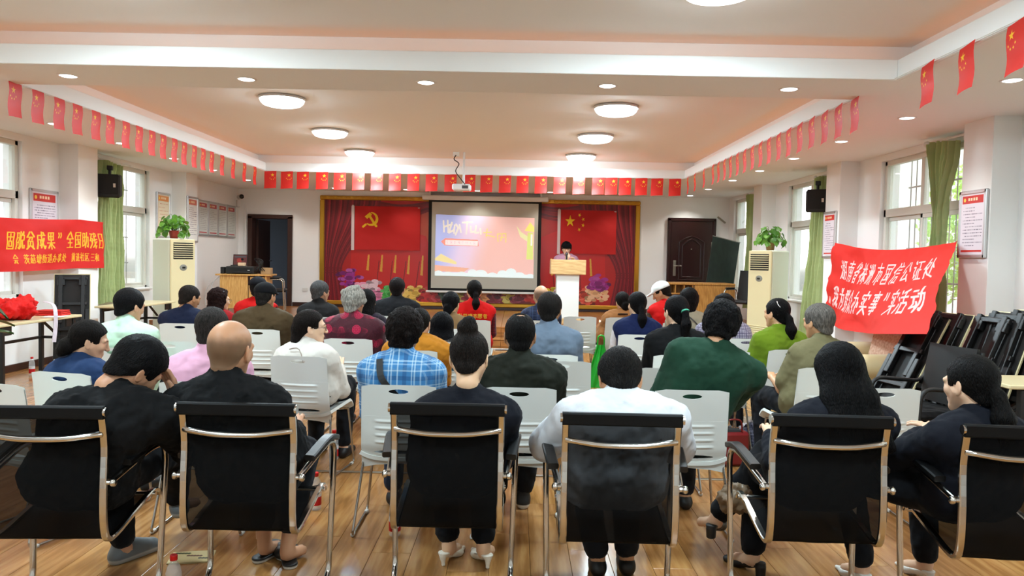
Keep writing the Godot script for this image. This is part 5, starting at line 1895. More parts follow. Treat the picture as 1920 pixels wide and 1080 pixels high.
# what the windows look out on
func outside():
	var ground := MB.new()
	span(ground, Vector3(-40, -0.5, -50), Vector3(WALL_L - 0.24, -0.35, 20))
	span(ground, Vector3(WALL_R + 0.24, -0.5, -50), Vector3(40, -0.35, 20))
	struct("ground", ground.done(), mat(Color(0.5, 0.5, 0.46), 0.95))
	for s in [[WALL_L - 6.0, -1.0, "pale rendered house front seen through the windows beside the yellow-lettered banner"], [WALL_R + 7.0, 1.0, "pale rendered house front seen through the windows beside the white-lettered banner"]]:
		var h := thing("neighbour_building", s[2], "building", Vector3(s[0], -0.35, -10))
		part("facade", cube(Vector3(0.4, 7.0, 26), Vector3(s[1] * 0.2, 3.5, 0), 0.01), mat(Color(0.86, 0.86, 0.82), 0.9), h)
		for k in 6:
			part("window", cube(Vector3(0.1, 1.4, 1.5), Vector3(-s[1] * 0.02, 2.3, -9 + k * 3.6), 0.01), mat(Color(0.5, 0.55, 0.55), 0.2), h)
	# garden trees beyond the windows on the side of the white-lettered banner
	var leaf := MB.new()
	leaf.sheet(func(u: float, t: float) -> Vector3: return Vector3((u - 0.5) * 0.09 * sin(PI * clampf(t, 0.05, 0.97)), -t * 0.12, 0.02 * sin(t * 3)), 2, 3)
	var lm := leaf.done()
	var r := RandomNumberGenerator.new()
	r.seed = 4
	var names := ["leafy young tree with light green leaves outside the window above the white-lettered banner", "leafy young tree outside the window behind the flared green curtain", "leafy young tree outside, past the curtain's edge near the stacked tables"]
	var k := 0
	for p in [Vector3(8.6, -0.35, -8.6), Vector3(9.4, -0.35, -15.2), Vector3(8.4, -0.35, -5.8)]:
		var t := thing("garden_tree", names[k], "tree", p)
		part("trunk", MB.new().tube(path([Vector3(0, 0, 0), Vector3(0.05, 1.2, 0.03), Vector3(0, 2.6, 0)]), 0.07, 8, PackedFloat32Array([1, 0.8, 0.4])).done(), mat(Color(0.3, 0.23, 0.16), 0.9), t)
		var mm := MultiMesh.new()
		mm.transform_format = MultiMesh.TRANSFORM_3D
		mm.mesh = lm
		mm.instance_count = 3500
		for q in 3500:
			var d := Vector3(r.randfn(), r.randfn(), r.randfn()).normalized() * pow(r.randf(), 0.4)
			mm.set_instance_transform(q, Transform3D(Basis.from_euler(Vector3(r.randf() * TAU, r.randf() * TAU, r.randf() * TAU)), Vector3(0, 2.5, 0) + d * Vector3(1.2, 1.5, 1.3)))
		var mi := MultiMeshInstance3D.new()
		mi.name = "crown"
		mi.multimesh = mm
		var gm := StandardMaterial3D.new()
		gm.albedo_color = Color(0.6, 0.74, 0.36)
		gm.roughness = 0.6
		gm.backlight_enabled = true
		gm.backlight = Color(0.7, 0.8, 0.45)
		mi.material_override = gm
		mi.set_meta("kind", "stuff")
		t.add_child(mi)
		k += 1

# ---------------------------------------------------------------- furniture round the room
func chrome() -> StandardMaterial3D:
	return mat(Color(0.78, 0.77, 0.75), 0.16, 1.0)

func potted(at: Vector3, pot: Color, label: String, seed_: int):
	var p := thing("potted_plant", label, "plant", at)
	p.scale = Vector3.ONE * 0.8
	part("pot", MB.new().lathe(PackedVector2Array([Vector2(0, 0), Vector2(0.07, 0), Vector2(0.095, 0.15), Vector2(0.1, 0.16), Vector2(0.085, 0.16), Vector2(0.08, 0.13), Vector2(0, 0.13)]), 20).done(), mat(pot, 0.5), p)
	var r := RandomNumberGenerator.new()
	r.seed = seed_
	var leaf := MB.new().sheet(func(u: float, t: float) -> Vector3: return Vector3((u - 0.5) * 0.075 * sin(PI * clampf(0.12 + t * 0.86, 0, 1)) * 2.0 * 0.7, 0.018 * absf(u - 0.5) - 0.03 * t * t, -t * 0.1), 4, 5).done()
	var greens := []
	for k in 3:
		var m := StandardMaterial3D.new()
		m.albedo_color = [Color(0.3, 0.52, 0.16), Color(0.38, 0.6, 0.2), Color(0.24, 0.44, 0.14)][k]
		m.roughness = 0.4
		m.backlight_enabled = true
		m.backlight = Color(0.4, 0.5, 0.2)
		greens.append(m)
	var stems := MB.new()
	for k in 85:
		var a := r.randf() * TAU
		var out := 0.05 + 0.22 * pow(r.randf(), 0.7)
		var y := 0.34 + 0.12 * r.randf() - out * out * 4.2 + 0.1 * r.randf()
		var tip := Vector3(cos(a) * out, y, sin(a) * out)
		if k % 3 == 0: stems.tube(curve([Vector3(cos(a) * 0.02, 0.13, sin(a) * 0.02), Vector3(cos(a) * out * 0.5, y * 0.75 + 0.1, sin(a) * out * 0.5), tip], 4), 0.0035, 5)
		var b := Basis(Vector3.UP, -a - PI / 2 + r.randfn() * 0.5) * Basis(Vector3.RIGHT, -0.5 - out * 2.0 + r.randfn() * 0.35) * Basis(Vector3.FORWARD, r.randfn() * 0.4)
		part("leaf", leaf, greens[k % 3], p, Transform3D(b.scaled(Vector3.ONE * (0.85 + 0.5 * r.randf())), tip))
	part("stems", stems.done(), greens[2], p)

func air_conditioner(at: Vector3, turn: float, label: String):
	var a := thing("air_conditioner", label, "air conditioner", at, turn)
	var cream := mat(Color(0.84, 0.79, 0.62), 0.5)
	var white := mat(Color(0.88, 0.9, 0.84), 0.5)
	part("cabinet", cube(Vector3(0.5, 1.7, 0.36), Vector3(0, 0.85, -0.02), 0.02), white, a)
	part("front_panel", cube(Vector3(0.5, 1.69, 0.03), Vector3(0, 0.85, 0.17), 0.012), cream, a)
	part("outlet", cube(Vector3(0.4, 0.26, 0.01), Vector3(0, 1.51, 0.184), 0.002), mat(Color(0.08, 0.08, 0.07), 0.8), a)
	for k in 7: part("louver", MB.new().box(Vector3(0, 1.41 + 0.034 * k, 0.195), Vector3(0.4, 0.007, 0.024), 0.002, Basis(Vector3.RIGHT, 0.4)).done(), cream, a)
	for k in 12: part("intake_slat", cube(Vector3(0.42, 0.012, 0.014), Vector3(0, 0.14 + 0.032 * k, 0.19), 0.004), cream, a)
	var d := part("display", MB.new().lathe(PackedVector2Array([Vector2(0, 0.008), Vector2(0.04, 0.008), Vector2(0.05, 0)]), 20, Vector3(0, 1.25, 0.186), Basis(Vector3.RIGHT, PI / 2).scaled(Vector3(1.5, 1, 1))).done(), mat(Color(0.5, 0.5, 0.46), 0.4), a)
	part("window", cube(Vector3(0.06, 0.028, 0.006), Vector3(0, 1.25, 0.196), 0.001), mat(Color(0.12, 0.13, 0.12), 0.2), d)

func folding_table(at: Vector3, turn: float, w: float, label: String) -> Node3D:
	var t := thing("folding_table", label, "table", at, turn)
	part("tabletop", cube(Vector3(w, 0.028, 0.45), Vector3(0, 0.742, 0), 0.006), mat(Color(0.83, 0.78, 0.62), 0.32), t)
	var black := mat(Color(0.025, 0.022, 0.022), 0.45)
	part("apron", cube(Vector3(w - 0.16, 0.05, 0.03), Vector3(0, 0.7, -0.17), 0.004), black, t)
	for s in [-1.0, 1.0]:
		for z in [-0.18, 0.18]: part("leg", cube(Vector3(0.045, 0.72, 0.045), Vector3(s * (w / 2 - 0.11), 0.364, z), 0.006), black, t)
		part("brace", cube(Vector3(0.03, 0.03, 0.32), Vector3(s * (w / 2 - 0.11), 0.5, 0), 0.004), black, t)
		part("brace", MB.new().box(Vector3(s * (w / 2 - 0.24), 0.62, 0), Vector3(0.3, 0.02, 0.03), 0.003, Basis(Vector3.BACK, -s * 0.6)).done(), black, t)
		part("bracket", MB.new().box(Vector3(s * (w / 2 - 0.17), 0.68, 0.18), Vector3(0.16, 0.09, 0.02), 0.003).done(), black, t)
	part("stretcher", cube(Vector3(w - 0.22, 0.03, 0.03), Vector3(0, 0.5, -0.18), 0.004), black, t)
	return t

# a table with its legs folded flat, standing on one end; its own y is the length, z the width
func folded_table(t: Transform3D, label: String, group := "") -> Node3D:
	var f := thing("folded_table", label, "table", t.origin, 0.0, group)
	f.transform.basis = t.basis
	var cream := mat(Color(0.82, 0.78, 0.6), 0.3)
	var black := mat(Color(0.03, 0.026, 0.028), 0.4)
	part("tabletop", cube(Vector3(0.02, 1.2, 0.4), Vector3(0.004, 0.6, 0), 0.004), cream, f)
	part("underside", cube(Vector3(0.01, 1.18, 0.385), Vector3(-0.01, 0.6, 0), 0.002), mat(Color(0.06, 0.05, 0.045), 0.6), f)
	part("frame", cube(Vector3(0.03, 1.08, 0.03), Vector3(-0.028, 0.6, 0.14), 0.004), black, f)
	part("frame", cube(Vector3(0.03, 1.08, 0.03), Vector3(-0.028, 0.6, -0.14), 0.004), black, f)
	for z in [-0.17, 0.17]:
		part("leg", cube(Vector3(0.04, 0.66, 0.045), Vector3(-0.062, 0.42, z), 0.005), black, f)
		part("leg", cube(Vector3(0.04, 0.6, 0.045), Vector3(-0.062, 0.88, z * 0.72), 0.005), black, f)
	for y in [0.16, 0.5, 0.82, 1.14]: part("crossbar", cube(Vector3(0.03, 0.04, 0.34), Vector3(-0.06, y, 0), 0.004), black, f)
	part("hinge_plate", cube(Vector3(0.05, 0.1, 0.09), Vector3(-0.05, 1.1, 0.12), 0.004), black, f)
	part("hinge_plate", cube(Vector3(0.05, 0.1, 0.09), Vector3(-0.05, 1.1, -0.12), 0.004), black, f)
	return f

func build_furniture():
	air_conditioner(Vector3(-5.38, 0, -11.75), PI / 2.6, "tall cream air conditioner standing under the row of notices")
	potted(Vector3(-5.4, 1.7, -11.78), Color(0.62, 0.2, 0.14), "bushy potted plant in a red pot on the air conditioner near the notices", 3)
	air_conditioner(Vector3(4.05, 0, -12.0), -PI / 2.8, "tall cream air conditioner standing by the flared green curtain")
	potted(Vector3(4.08, 1.7, -12.02), Color(0.6, 0.45, 0.25), "bushy potted plant in a brown pot on the air conditioner near the blackboard", 8)
	# equipment desk at one end of the stage
	var pine := wood(Color(0.72, 0.52, 0.26), Color(0.82, 0.64, 0.38), Vector3(6, 0.7, 6), 0.45, 61)
	var dk := thing("equipment_desk", "yellow pine desk carrying a printer and laptop beside the open doorway", "desk", Vector3(-5.03, STAGE, -13.9), 0.12)
	part("desktop", cube(Vector3(0.98, 0.03, 0.6), Vector3(0.02, 0.745, 0), 0.005), pine, dk)
	part("side_panel", cube(Vector3(0.025, 0.73, 0.55), Vector3(-0.38, 0.365, 0), 0.003), pine, dk)
	part("side_panel", cube(Vector3(0.025, 0.73, 0.55), Vector3(0.42, 0.365, 0), 0.003), pine, dk)
	part("back_panel", cube(Vector3(0.48, 0.6, 0.02), Vector3(-0.14, 0.43, 0.26), 0.003), pine, dk)
	part("pedestal", cube(Vector3(0.3, 0.55, 0.5), Vector3(0.26, 0.28, 0.0), 0.003), pine, dk)
	var dr := part("drawer", cube(Vector3(0.26, 0.12, 0.02), Vector3(0.27, 0.65, 0.26), 0.004), pine, dk)
	part("handle", cube(Vector3(0.08, 0.012, 0.02), Vector3(0.27, 0.65, 0.275), 0.003), mat(Color(0.3, 0.25, 0.2), 0.4), dr)
	var blk := mat(Color(0.03, 0.03, 0.035), 0.45)
	var top := Vector3(-5.03, STAGE + 0.76, -13.9)
	var pr := thing("printer", "flat black printer on the pine desk under the laptop", "printer", top + Vector3(-0.05, 0, 0.05), 0.12)
	part("body", cube(Vector3(0.5, 0.14, 0.36), Vector3(0, 0.07, 0), 0.015), blk, pr)
	part("paper_tray", cube(Vector3(0.3, 0.02, 0.1), Vector3(0.05, 0.03, 0.2), 0.004), mat(Color(0.06, 0.06, 0.065), 0.5), pr)
	part("badge", cube(Vector3(0.04, 0.012, 0.004), Vector3(0.16, 0.07, 0.181), 0.001), mat(Color(0.75, 0.75, 0.75), 0.4), pr)
	var lp := thing("laptop", "open laptop with a reddish screen standing on the black printer", "laptop", top + Vector3(-0.12, 0.145, 0.0), 0.1)
	part("base", cube(Vector3(0.26, 0.015, 0.18), Vector3(0, 0.008, 0.02), 0.003), blk, lp)
	var lid := part("lid", MB.new().box(Vector3(0, 0.11, -0.07), Vector3(0.26, 0.21, 0.012), 0.003, Basis(Vector3.RIGHT, -0.2)).done(), blk, lp)
	var simg := Image.create(32, 24, false, Image.FORMAT_RGB8)
	simg.fill(Color(0.36, 0.2, 0.2))
	blot(simg, 14, 13, 6, Color(0.55, 0.22, 0.2))
	blot(simg, 21, 10, 3, Color(0.08, 0.07, 0.08))
	simg.fill_rect(Rect2i(2, 2, 28, 4), Color(0.3, 0.3, 0.32))
	var sq := MB.new()
	var sb := Basis(Vector3.RIGHT, -0.2)
	sq.quad(Vector3(0, 0.11, -0.07) + sb * Vector3(-0.12, -0.09, 0.0065), Vector3(0, 0.11, -0.07) + sb * Vector3(0.12, -0.09, 0.0065), Vector3(0, 0.11, -0.07) + sb * Vector3(0.12, 0.09, 0.0065), Vector3(0, 0.11, -0.07) + sb * Vector3(-0.12, 0.09, 0.0065))
	var sm := picture(simg, 0.2)
	sm.emission_enabled = true
	sm.emission = Color.WHITE
	sm.emission_operator = BaseMaterial3D.EMISSION_OP_MULTIPLY
	sm.emission_texture = sm.albedo_texture
	sm.emission_energy_multiplier = 0.25
	part("screen", sq.done(), sm, lid)
	single("tissue_box", cube(Vector3(0.12, 0.06, 0.1), Vector3.ZERO, 0.008), mat(Color(0.86, 0.74, 0.6), 0.6), "small pale box in front of the laptop on the printer", "box", Transform3D(Basis(), top + Vector3(-0.02, 0.178, 0.14)))
	single("cardboard_box", cube(Vector3(0.18, 0.12, 0.14), Vector3.ZERO, 0.006), mat(Color(0.66, 0.52, 0.36), 0.8), "small brown cardboard box at the end of the pine desk", "box", Transform3D(Basis(), top + Vector3(0.4, 0.062, 0.02)))
	single("desk_speaker", cube(Vector3(0.08, 0.12, 0.08), Vector3.ZERO, 0.008), blk, "small black desk speaker beside the printer on the pine desk", "speaker", Transform3D(Basis(), top + Vector3(-0.38, 0.062, 0.1)))
	var cc := MB.new()
	for k in 5: cc.tube(curve([top + Vector3(0.22, 0.02, 0.06), top + Vector3(0.26 + 0.03 * k, 0.1 + 0.035 * k, 0.04 * k), top + Vector3(0.34 - 0.04 * k, 0.2 + 0.02 * k, 0.05), top + Vector3(0.2 + 0.05 * k, 0.06, 0.12)]), 0.007, 5)
	single("cable_bundle", cc.done(), blk, "tangle of black cables and a microphone lead on the pine desk", "cable")
	var wl := MB.new()
	wl.tube(curve([Vector3(-5.4, STAGE + 0.72, -13.6), Vector3(-5.52, 0.9, -13.55), Vector3(-5.45, 0.62, -13.5), Vector3(-5.58, 0.42, -13.5), Vector3(-5.5, 0.37, -13.45)]), 0.006, 5)
	wl.tube(curve([Vector3(-5.42, STAGE + 0.7, -13.62), Vector3(-5.62, 0.85, -13.6), Vector3(-5.66, 0.6, -13.6), Vector3(-5.55, 0.4, -13.55)]), 0.005, 5)
	single("hanging_cable", wl.done(), mat(Color(0.7, 0.7, 0.7), 0.6), "loose grey cables hanging down beside the pine desk", "cable")
	# wooden desk at the other end of the stage
	var oak := wood(Color(0.6, 0.4, 0.17), Color(0.72, 0.52, 0.26), Vector3(6, 0.6, 6), 0.4, 62)
	var d2 := thing("wooden_desk", "golden wooden desk with open cubbies in front of the dark door", "desk", Vector3(3.38, STAGE, -14.0), 0.0)
	part("desktop", cube(Vector3(1.3, 0.035, 0.65), Vector3(0, 0.74, 0), 0.006), oak, d2)
	part("front_panel", cube(Vector3(0.74, 0.7, 0.02), Vector3(0.28, 0.37, 0.3), 0.004), oak, d2)
	part("side_panel", cube(Vector3(0.025, 0.72, 0.6), Vector3(0.63, 0.36, 0), 0.004), oak, d2)
	part("side_panel", cube(Vector3(0.025, 0.72, 0.6), Vector3(-0.62, 0.36, 0), 0.004), oak, d2)
	var cub := part("cubby", cube(Vector3(0.5, 0.02, 0.3), Vector3(-0.36, 0.56, 0.16), 0.003), oak, d2)
	part("shelf", cube(Vector3(0.5, 0.02, 0.3), Vector3(-0.36, 0.34, 0.16), 0.003), oak, cub)
	for k in 4: part("divider", cube(Vector3(0.015, 0.17, 0.3), Vector3(-0.6 + 0.16 * k, 0.65, 0.16), 0.002), oak, cub)
	part("backing", cube(Vector3(0.5, 0.7, 0.015), Vector3(-0.36, 0.37, 0.0), 0.002), oak, cub)
	# blackboard leaning on an easel
	var bb := thing("blackboard", "green blackboard with a pale frame leaning beside the potted plant", "blackboard", Vector3(3.98, STAGE + 0.6, -14.6), 0.25)
	var tilt := Basis(Vector3.BACK, -0.2) * Basis(Vector3.RIGHT, -0.12)
	var slate := wood(Color(0.07, 0.13, 0.12), Color(0.1, 0.17, 0.15), Vector3(2, 1, 1), 0.6, 71)
	part("board", MB.new().box(tilt * Vector3(0, 0.52, 0), Vector3(0.6, 1.0, 0.015), 0.002, tilt).done(), slate, bb)
	part("ledge", MB.new().box(tilt * Vector3(0, 0.015, 0.01), Vector3(0.64, 0.03, 0.04), 0.004, tilt).done(), mat(Color(0.75, 0.75, 0.72), 0.5), bb)
	part("frame", MB.new().box(tilt * Vector3(0, 1.03, 0), Vector3(0.62, 0.015, 0.02), 0.002, tilt).done(), mat(Color(0.5, 0.5, 0.47), 0.5), bb)
	for x in [-0.22, 0.22]: part("leg", MB.new().rod(Vector3(x, -0.6, -0.05), tilt * Vector3(x, 0.3, -0.02), 0.014, 6).done(), mat(Color(0.3, 0.28, 0.25), 0.5), bb)
	single("door_closer", MB.new().box(Vector3.ZERO, Vector3(0.22, 0.035, 0.03), 0.004, Basis(Vector3.BACK, -0.65)).done(), mat(Color(0.6, 0.58, 0.52), 0.5), "grey slanting bar fixed to the wall beside the dark door", "bar", Transform3D(Basis(), Vector3(4.48, 2.42, WALL_B + 0.02)))
	# chairs at the back of the stage
	stage_chair(Vector3(-4.62, STAGE, -14.3), -PI * 0.42, "black mesh chair with a raised headrest edge before the open doorway")
	stage_chair(Vector3(4.05, STAGE, -13.3), PI * 0.72, "black chair with chrome arms between the wooden desk and air conditioner")
	# tables
	folding_table(Vector3(-5.2, 0, -7.85), PI / 2, 1.4, "folding table with crumpled red cloth on it beside the window wall")
	folding_table(Vector3(-5.35, 0, -10.55), PI / 2, 1.4, "empty folding table at the foot of the evenly folded green curtain")
	folded_table(Transform3D(Basis(Vector3.UP, 2.0) * Basis(Vector3.BACK, -0.13), Vector3(-5.55, 0.0, -9.3)), "folded table standing on end against the wall under the yellow-lettered banner")
	var where := [[3.06, -6.35, -0.5, "folded table, foremost of the leaning stack, under the banner's drooping corner"], [3.2, -6.2, -0.46, "folded table, second in the leaning stack beside the armchair"], [3.3, -5.75, -0.44, "folded table, third in the leaning stack, behind the black visitor chair"], [3.46, -5.7, -0.36, "folded table, fourth in the leaning stack"], [3.62, -5.6, -0.3, "folded table, fifth in the leaning stack, with its pale top showing"], [3.8, -5.55, -0.24, "folded table, sixth in the leaning stack"], [3.97, -5.5, -0.18, "folded table, last of the leaning stack, nearest the wall"]]
	for e in where:
		folded_table(Transform3D(Basis(Vector3.UP, 0.18) * Basis(Vector3.BACK, e[2]), Vector3(e[0], 0.03, e[1])), e[3], "folded tables leaning in a stack")
	folding_table(Vector3(3.75, 0, -4.95), 0.0, 1.2, "cream folding table beside the stack of folded tables")
	visitor_chair(Vector3(2.95, 0, -5.4), PI * 0.56, "black cantilever visitor chair pushed against the stacked tables")
	armchair(Vector3(3.85, 0, -8.05), -PI / 2)

func stage_chair(at: Vector3, turn: float, label: String):
	var c := thing("office_chair", label, "chair", at, turn)
	var black := mat(Color(0.02, 0.02, 0.022), 0.6)
	part("seat", cube(Vector3(0.48, 0.06, 0.46), Vector3(0, 0.45, 0), 0.025), black, c)
	part("backrest", MB.new().sheet(func(s: float, t: float) -> Vector3: return Vector3((s - 0.5) * 0.46, 1.0 - t * 0.52, 0.3 - t * 0.08 - 0.05 * cos((s - 0.5) * 2.6)), 8, 8, 0.025).done(), black, c)
	for s in [-1.0, 1.0]:
		part("armrest", MB.new().tube(bend([Vector3(s * 0.26, 0.46, 0.2), Vector3(s * 0.27, 0.66, 0.22), Vector3(s * 0.27, 0.66, -0.16), Vector3(s * 0.26, 0.02, -0.2)], 0.07), 0.013, 8).done(), chrome(), c)
		part("arm_pad", cube(Vector3(0.05, 0.025, 0.26), Vector3(s * 0.27, 0.685, 0.02), 0.01), black, c)
		part("runner", MB.new().tube(bend([Vector3(s * 0.26, 0.014, -0.22), Vector3(s * 0.26, 0.014, 0.22)], 0.02), 0.013, 8).done(), chrome(), c)
	part("crossbar", MB.new().rod(Vector3(-0.26, 0.014, 0.22), Vector3(0.26, 0.014, 0.22), 0.013).done(), chrome(), c)

func visitor_chair(at: Vector3, turn: float, label: String):
	var c := thing("visitor_chair", label, "chair", at, turn)
	var black := mat(Color(0.02, 0.02, 0.022), 0.5)
	part("seat", cube(Vector3(0.48, 0.07, 0.46), Vector3(0, 0.45, 0), 0.03), cloth(Color(0.03, 0.03, 0.035)), c)
	part("backrest", MB.new().sheet(func(s: float, t: float) -> Vector3: return Vector3((s - 0.5) * 0.44, 0.92 - t * 0.42, 0.3 - t * 0.07 - 0.04 * cos((s - 0.5) * 2.6)), 8, 8, 0.03).done(), black, c)
	for s in [-1.0, 1.0]:
		part("frame", MB.new().tube(bend([Vector3(s * 0.24, 0.9, 0.29), Vector3(s * 0.25, 0.62, 0.24), Vector3(s * 0.26, 0.66, -0.2), Vector3(s * 0.26, 0.016, -0.24), Vector3(s * 0.26, 0.016, 0.24)], 0.1), 0.015, 8).done(), black, c)
	part("crossbar", MB.new().rod(Vector3(-0.26, 0.016, 0.24), Vector3(0.26, 0.016, 0.24), 0.014).done(), black, c)

func armchair(at: Vector3, turn: float):
	var a := thing("armchair", "cream leather armchair with a patterned cushion beneath the white-lettered banner", "armchair", at, turn + PI)
	# its own front is +z before the turn
	var cream := mat(Color(0.82, 0.76, 0.58), 0.42)
	var pat := wood(Color(0.72, 0.56, 0.46), Color(0.82, 0.7, 0.6), Vector3(5, 5, 5), 0.8, 81)
	part("base", cube(Vector3(1.1, 0.3, 0.75), Vector3(0, 0.19, 0), 0.04), cream, a)
	part("seat_cushion", cube(Vector3(0.86, 0.16, 0.62), Vector3(0, 0.4, -0.06), 0.05), pat, a)
	for s in [-1.0, 1.0]:
		var F := Field.new(Vector3(-0.16, 0.05, -0.5), Vector3(0.16, 0.75, 0.45), 0.025)
		F.cone(Vector3(0, 0.2, -0.34), Vector3(0, 0.2, 0.34), 0.1, 0.1, 0.05)
		F.cone(Vector3(0, 0.48, -0.34), Vector3(0, 0.5, 0.34), 0.125, 0.115, 0.04)
		part("armrest", mesh_of(F.net()), cream, a, Transform3D(Basis(), Vector3(s * 0.58, 0, 0)))
	var Bk := Field.new(Vector3(-0.62, 0.3, 0.1), Vector3(0.62, 1.0, 0.6), 0.03)
	Bk.cone(Vector3(-0.42, 0.42, 0.3), Vector3(0.42, 0.42, 0.3), 0.12, 0.12, 0.05)
	Bk.cone(Vector3(-0.4, 0.74, 0.38), Vector3(0.4, 0.74, 0.38), 0.13, 0.13, 0.05)
	part("backrest", mesh_of(Bk.net()), cream, a)
	part("back_cushion", MB.new().box(Vector3(0, 0.62, 0.22), Vector3(0.8, 0.34, 0.08), 0.035, Basis(Vector3.RIGHT, 0.22)).done(), pat, a)

# ---------------------------------------------------------------- chairs of the audience
# chair axes: the sitter looks towards -z, the back stands at z = 0
func mesh_chair_proto() -> Node3D:
	var c := thing("mesh_chair", "", "chair")
	var net := StandardMaterial3D.new()
	net.albedo_color = Color(0.012, 0.012, 0.013, 0.92)
	net.transparency = BaseMaterial3D.TRANSPARENCY_ALPHA
	net.roughness = 0.85
	net.metallic_specular = 0.25
	# one sling of net from the top roll down the back and forward to the seat's front edge
	var line := curve([Vector3(0, 0.88, 0.05), Vector3(0, 0.74, 0.025), Vector3(0, 0.58, 0.035), Vector3(0, 0.45, 0.035), Vector3(0, 0.375, 0.01), Vector3(0, 0.365, -0.06), Vector3(0, 0.4, -0.24), Vector3(0, 0.43, -0.42), Vector3(0, 0.4, -0.47)], 4)
	var f := func(s: float, t: float) -> Vector3:
		var k := t * (line.size() - 1)
		var i := mini(int(k), line.size() - 2)
		var p := line[i].lerp(line[i + 1], k - i)
		var sag := 0.022 * (1.0 - pow(s * 2 - 1, 2)) * clampf((0.86 - p.y) * 8.0, 0.0, 1.0)
		return Vector3((s - 0.5) * 0.42, p.y - (sag if p.z < -0.05 else 0.0), p.z + (sag if p.y > 0.46 else 0.0))
	part("sling", MB.new().sheet(f, 12, line.size() - 1).done(), net, c)
	for s in [-1.0, 1.0]:
		var pts := []
		for p in line: pts.append(p + Vector3(s * 0.22, 0, 0))
		part("side_frame", MB.new().bar(PackedVector3Array(pts), 0.027, 0.02, Vector3.RIGHT).done(), chrome(), c)
		# arm and leg: one tube from the knob on the side frame forward, down to the floor and back along it
		part("leg", MB.new().tube(bend([Vector3(s * 0.24, 0.6, 0.02), Vector3(s * 0.275, 0.665, -0.3), Vector3(s * 0.285, 0.64, -0.4), Vector3(s * 0.27, 0.014, -0.36), Vector3(s * 0.25, 0.014, 0.12)], 0.09, 6), 0.0135, 10).done(), chrome(), c)
		var pad := MB.new()
		pad.bar(bend([Vector3(s * 0.262, 0.655, -0.06), Vector3(s * 0.284, 0.695, -0.28), Vector3(s * 0.286, 0.665, -0.39)], 0.08, 5), 0.046, 0.026, Vector3.RIGHT)
		part("arm_pad", pad.done(), mat(Color(0.02, 0.021, 0.023), 0.38), c)
		part("knob", MB.new().rod(Vector3(s * 0.226, 0.6, 0.032), Vector3(s * 0.25, 0.6, 0.032), 0.009).ball(Vector3(s * 0.256, 0.6, 0.032), Vector3(0.014, 0.017, 0.017), 10).done(), chrome(), c)
		part("end_cap", MB.new().rod(Vector3(s * 0.233, 0.88, 0.053), Vector3(s * 0.242, 0.88, 0.053), 0.019, 12).done(), chrome(), c)
	part("top_roll", MB.new().bar(path([Vector3(-0.234, 0.878, 0.055), Vector3(0.234, 0.878, 0.055)]), 0.05, 0.03, Vector3.UP).done(), mat(Color(0.012, 0.012, 0.013), 0.6, 0.0, 0.3), c)
	part("crossbar", MB.new().tube(curve([Vector3(-0.216, 0.79, 0.035), Vector3(-0.18, 0.787, 0.05), Vector3(-0.09, 0.777, 0.06), Vector3(0, 0.775, 0.062), Vector3(0.09, 0.777, 0.06), Vector3(0.18, 0.787, 0.05), Vector3(0.216, 0.79, 0.035)]), 0.013, 8).done(), chrome(), c)
	part("floor_bar", MB.new().rod(Vector3(-0.25, 0.014, 0.12), Vector3(0.25, 0.014, 0.12), 0.0135).done(), chrome(), c)
	part("seat_bar", MB.new().rod(Vector3(-0.24, 0.42, -0.4), Vector3(0.24, 0.42, -0.4), 0.011).done(), chrome(), c)
	return c

# a moulded back plate with an oval hand hole, ribs and a slot: rings of points from each hole out to its panel's edge
func plate(mb: MB, place: Callable, panel: Rect2, hole: Vector2, hr: Vector2):
	var n := 40
	var rings := 5
	var grid := []
	for k in n:
		var a := TAU * k / n
		var d := Vector2(cos(a) * hr.x, sin(a) * hr.y)
		var t := INF
		if d.x > 1e-6: t = minf(t, (panel.end.x - hole.x) / d.x)
		if d.x < -1e-6: t = minf(t, (panel.position.x - hole.x) / d.x)
		if d.y > 1e-6: t = minf(t, (panel.end.y - hole.y) / d.y)
		if d.y < -1e-6: t = minf(t, (panel.position.y - hole.y) / d.y)
		var e := d * t
		# snap the ray next to a corner onto the corner
		for cx in [panel.position.x, panel.end.x]:
			for cy in [panel.position.y, panel.end.y]:
				var cd := Vector2(cx, cy) - hole
				if absf(angle_difference(Vector2(cd.x / hr.x, cd.y / hr.y).angle(), a)) <= PI / n: e = cd
		var col := []
		for r in rings + 1: col.append(hole + d.lerp(e, float(r) / rings))
		grid.append(col)
	for side in 2:
		var s := mb.v.size()
		for k in n:
			for r in rings + 1:
				var p: Vector2 = grid[k][r]
				var q: Vector3 = place.call(p, side)
				var nn: Vector3 = (place.call(p + Vector2(0.002, 0), side) - q).cross(place.call(p + Vector2(0, 0.002), side) - q).normalized()
				if (nn.z > 0) == (side == 1): nn = -nn
				mb.vert(q, nn)
		for k in n:
			for r in rings:
				var a := s + k * (rings + 1) + r
				var b := s + ((k + 1) % n) * (rings + 1) + r
				if side == 1: mb.i.append_array(PackedInt32Array([a, a + 1, b + 1, a, b + 1, b]))
				else: mb.i.append_array(PackedInt32Array([a, b + 1, a + 1, a, b, b + 1]))
	for k in n:
		var p: Vector2 = grid[k][0]
		var q: Vector2 = grid[(k + 1) % n][0]
		mb.quad(place.call(p, 0), place.call(q, 0), place.call(q, 1), place.call(p, 1))

